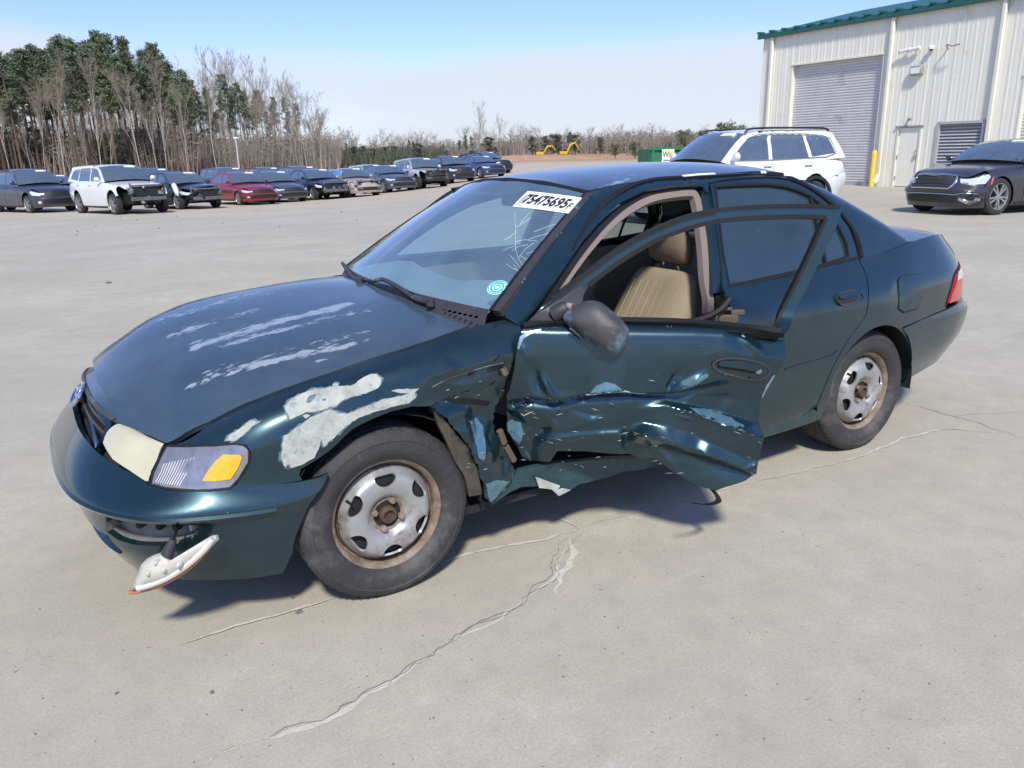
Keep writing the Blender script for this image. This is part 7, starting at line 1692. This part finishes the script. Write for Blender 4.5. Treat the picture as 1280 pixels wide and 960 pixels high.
def bare_mesh(seed, h=15, spread=.5, fork=False):
    rg = random.Random(seed); t = MB(); tw = MB()
    def grow_(p, d, L, r_, lev):
        q = p; n = 3 if lev < 3 else 2; pts = [p]
        for _ in range(n): d = (d+Vector((rg.uniform(-1, 1), rg.uniform(-1, 1), rg.uniform(-.3, .6)))*.13).normalized(); q = q+d*L/n; pts.append(q)
        (t if lev < 2 else tw).tube(pts, [r_*(1-.45*i/n) for i in range(n+1)], 5 if lev < 2 else 3, False)
        if lev >= 5 or r_ < .006: return
        k = {0: 7, 1: 5, 2: 4, 3: 4, 4: 3}[lev]
        for i in range(k):
            w = rg.uniform(.35, 1.0) if lev else rg.uniform(.38, 1.0); j = w*n; a = min(n-1, int(j)); pp = pts[a]+(pts[a+1]-pts[a])*(j-a)
            dd_ = (d+Vector((rg.uniform(-1, 1), rg.uniform(-1, 1), rg.uniform(-.1, .7)))*spread*(1.0 if lev else .9)).normalized(); grow_(pp, dd_, L*rg.uniform(.38, .6), max(.009, r_*rg.uniform(.32, .5)), lev+1)
    grow_(Vector((0, 0, 0)), Vector((rg.uniform(-.06, .06), rg.uniform(-.06, .06), 1)), h*.82, .12*h/15, 0)
    return t, tw
def bush_mesh(seed, h, r_, n, size):
    rg = random.Random(seed); t = MB(); c = MB(); t.tube([(0, 0, 0), (0, 0, h*.5)], [.18, .08], 6)
    for k in range(n):
        a = rg.uniform(0, 6.28); z = h*(.25+.7*rg.random()); w = r_*math.sqrt(rg.random())*(1-.55*(z/h)**2); q = (w*math.cos(a), w*math.sin(a), z); t.tube([(0, 0, z*.45), q], [.06, .02], 3, False); tuft(c, q, r_*.30, 26, size, rg)
    return t, c
def protos(fn, arg, crown, trunk, nm):
    out = []
    for a in arg:
        t, c = fn(*a); mt = bpy.data.meshes.new('trunk'); mt.from_pydata(t.v, [], t.f); mt.materials.append(trunk); mc = bpy.data.meshes.new(nm); mc.from_pydata(c.v, [], c.f); mc.materials.append(crown); out.append((mt, mc, nm, a[1]))
    return out
pines = protos(pine_mesh, [(1, 22, .42, 2.6, .8), (2, 22, .36, 2.9, .75), (3, 22, .48, 2.3, .75), (4, 22, .32, 2.6, .65), (5, 22, .52, 2.7, .8)], MT['pine'], MT['bark'], 'crown')
bares = protos(bare_mesh, [(11, 15, .55), (12, 15, .42), (13, 15, .65), (14, 15, .5), (15, 15, .36), (16, 15, .6)], MT['twig'], MT['pale'], 'branches')
bares2 = [(mt.copy(), mc, nm, h) for mt, mc, nm, h in bares]
for q in bares2: q[0].materials.clear(); q[0].materials.append(MT['twig'])
oaks = protos(bush_mesh, [(21, 9, 3.6, 46, .55), (22, 9, 3.0, 40, .5)], MT['olive'], MT['bark'], 'crown')
cedars = protos(bush_mesh, [(31, 9, 2.0, 40, .5), (32, 9, 2.4, 44, .5)], MT['ever'], MT['bark'], 'crown')
rt5 = random.Random(99)
def plant(name, pr, px_, d_, h, label, group, wid=1.0):
    mt, mc, nm, h0 = pr; q = at_depth(px_, d_); o = empty(name, (q[0], q[1], q[2]-.1), rt5.uniform(0, 6.28)); s = h/h0; o.scale = (s*wid, s*wid, s)
    link('trunk', mt, o); link(nm, mc, o); tag(o, label, 'tree', group)
def top_line(px_): return float(np.interp(px_, [-160, -60, 0, 40, 90, 150, 210, 245, 262, 300, 340, 372, 400], [60, 58, 68, 70, 52, 48, 62, 95, 112, 96, 104, 112, 124]))
def hgt(px_, ytop, d_): hz = 198-.012*px_; return (hz-ytop)/FPX*d_+CP[2]-float(gz(*at_depth(px_, d_)[:2]))
LP_, LB_, LD_ = 'tall green pine standing in the wood behind the parked cars', 'bare pale trunked tree at the edge of the wood', 'bare brown tree deeper in the wood'
for k in range(76):
    px_ = -170+420*(k+rt5.random())/76; d_ = rt5.uniform(128, 160); y = top_line(px_)+abs(rt5.gauss(0, 1))*16; plant('pine_tree', rt5.choice(pines), px_, d_, hgt(px_, y, d_), LP_, 'pines in the wood', rt5.uniform(.9, 1.25))
for px_, y, d_ in ((262, 118, 175), (297, 98, 185), (303, 112, 190), (330, 128, 195), (345, 140, 200), (368, 124, 200), (318, 118, 190), (280, 140, 180), (256, 104, 172), (272, 112, 178), (288, 120, 182), (310, 108, 186), (338, 116, 196), (352, 124, 198), (380, 132, 205), (326, 136, 190), (245, 110, 170)):
    plant('pine_tree', rt5.choice(pines[1:4]), px_, d_, hgt(px_, y, d_), 'slim pine among bare trees at the end of the wood', 'slim pines at the end of the wood', .8)
for k in range(17):
    px_ = -120+400*(k+rt5.random())/17; d_ = rt5.uniform(118, 126); y = rt5.choice([rt5.uniform(92, 120), rt5.uniform(120, 165), rt5.uniform(120, 165)]); plant('bare_tree', rt5.choice(bares), px_, d_, hgt(px_, y, d_), LB_, 'pale bare trees along the wood edge', rt5.uniform(.7, 1.0))
for k in range(50):
    px_ = 190+225*(k+rt5.random())/50; d_ = rt5.uniform(150, 215); y = top_line(min(px_, 400))+(rt5.uniform(2, 60) if px_ > 255 else rt5.uniform(40, 80)); plant('bare_tree', rt5.choice(bares2), px_, d_, hgt(px_, y, d_), LD_, 'brown bare trees in the wood', rt5.uniform(.8, 1.1))
for k in range(34):
    px_ = -150+390*(k+rt5.random())/34; d_ = rt5.uniform(138, 170); plant('bare_tree', rt5.choice(bares2), px_, d_, hgt(px_, rt5.uniform(115, 160), d_), LD_, 'brown bare trees in the wood', rt5.uniform(.9, 1.2))
for k in range(30):
    px_ = -120+520*(k+rt5.random())/30; plant('cedar_tree', rt5.choice(cedars+oaks), px_, rt5.uniform(132, 150) if px_ < 240 else rt5.uniform(158, 200), rt5.uniform(5, 10), 'bushy evergreen growing low among the trunks of the wood', 'evergreens low in the wood', rt5.uniform(.9, 1.4))
# far line of trees
LF = 'bare tree in the far line beyond the clay field'
for k in range(110):
    px_ = 400+560*(k+rt5.random())/110; d_ = rt5.uniform(270, 330); y = rt5.uniform(168, 188)-.006*(px_-500); plant('bare_tree', rt5.choice(bares2), px_, d_, hgt(px_, y, d_), LF, 'far bare trees', rt5.uniform(1.2, 1.7))
for px_, y, d_ in ((604, 152, 240), (630, 155, 245), (655, 163, 240), (648, 166, 235), (668, 168, 250), (780, 167, 260), (765, 170, 260), (835, 166, 200), (822, 168, 220)):
    plant('bare_tree', rt5.choice(bares2), px_, d_, hgt(px_, y, d_), 'taller bare tree rising above the far tree line', 'taller far bare trees', .8)
for px_, y, d_ in ((517, 175, 260), (523, 178, 260), (588, 170, 240), (580, 176, 250), (560, 180, 260), (717, 167, 230), (716, 172, 232), (596, 172, 245), (440, 178, 250), (452, 182, 250)):
    plant('pine_tree', rt5.choice(pines[1:4]), px_, d_, hgt(px_, y, d_), 'small pine rising above the far tree line', 'small far pines', 1.0)
plant('cedar_tree', cedars[0], 625, 200, hgt(625, 183, 200), 'dark conical evergreen at the edge of the clay field', 'evergreens by the field')
for k in range(26):
    px_ = 415+90*rt5.random() if k < 16 else rt5.uniform(505, 760); plant('cedar_tree', rt5.choice(cedars), px_, rt5.uniform(190, 240), rt5.uniform(4, 6.5), 'low dark evergreen bush beyond the clay mounds', 'evergreen bushes beyond the field', rt5.uniform(1, 1.5))
for px_, y, d_, w in ((912, 152, 95, 1.0), (930, 156, 98, .9), (862, 163, 110, 1.0), (885, 162, 110, .8), (775, 180, 130, 1.3), (800, 178, 125, 1.2), (945, 160, 100, .9)):
    plant('oak_tree', rt5.choice(oaks), px_, d_, hgt(px_, y, d_), 'rounded olive green tree near the shed corner', 'olive green trees by the shed', w)
# understorey: a dense thicket that reads as one mass
def thicket(name, px0, px1, d0_, d1_, n, h0, h1, m, label, seed, wdt=.05):
    rg = random.Random(seed); mb = MB()
    for _ in range(n):
        px_ = rg.uniform(px0, px1); u_ = rg.random(); d_ = d0_+(d1_-d0_)*u_; q = at_depth(px_, d_); h = rg.uniform(h0, h1); a = rg.uniform(0, 6.28); w = wdt*rg.uniform(.5, 1.6); lx = rg.uniform(-.9, .9)*h*.18; ly = rg.uniform(-.9, .9)*h*.18
        c, s = math.cos(a)*w, math.sin(a)*w; b = Vector(q); tp2 = b+Vector((lx, ly, h)); mb.add([b+Vector((c, s, 0)), b-Vector((c, s, 0)), tp2], [(0, 1, 2)])
        for _k in range(3):
            f = rg.uniform(.3, .95); p0 = b+(tp2-b)*f; p1 = p0+Vector((rg.uniform(-1, 1), rg.uniform(-1, 1), rg.uniform(.1, .9)))*h*.16; mb.add([p0, p0+Vector((0, 0, w*1.2)), p1], [(0, 1, 2)])
    o = mb.build(name, m, None, False); tag(o, label, 'undergrowth', kind='stuff')
thicket('thicket', -200, 250, 136, 180, 11000, 2, 11, MT['brush'], 'dense dry undergrowth filling the wood between trunks', 5, .10)
thicket('thicket', 230, 430, 150, 225, 6500, 2, 9, MT['brush'], 'dense dry undergrowth at the far end of the wood', 6, .11)
thicket('far_thicket', 380, 1000, 300, 360, 9000, 3, 8.5, MT['brush'], 'hazy brown band of brush along the far tree line', 7, .30)
thicket('green_thicket', 405, 560, 200, 240, 2500, 2, 5.5, MT['ever'], 'dark green scrub behind the orange clay', 8, .35)
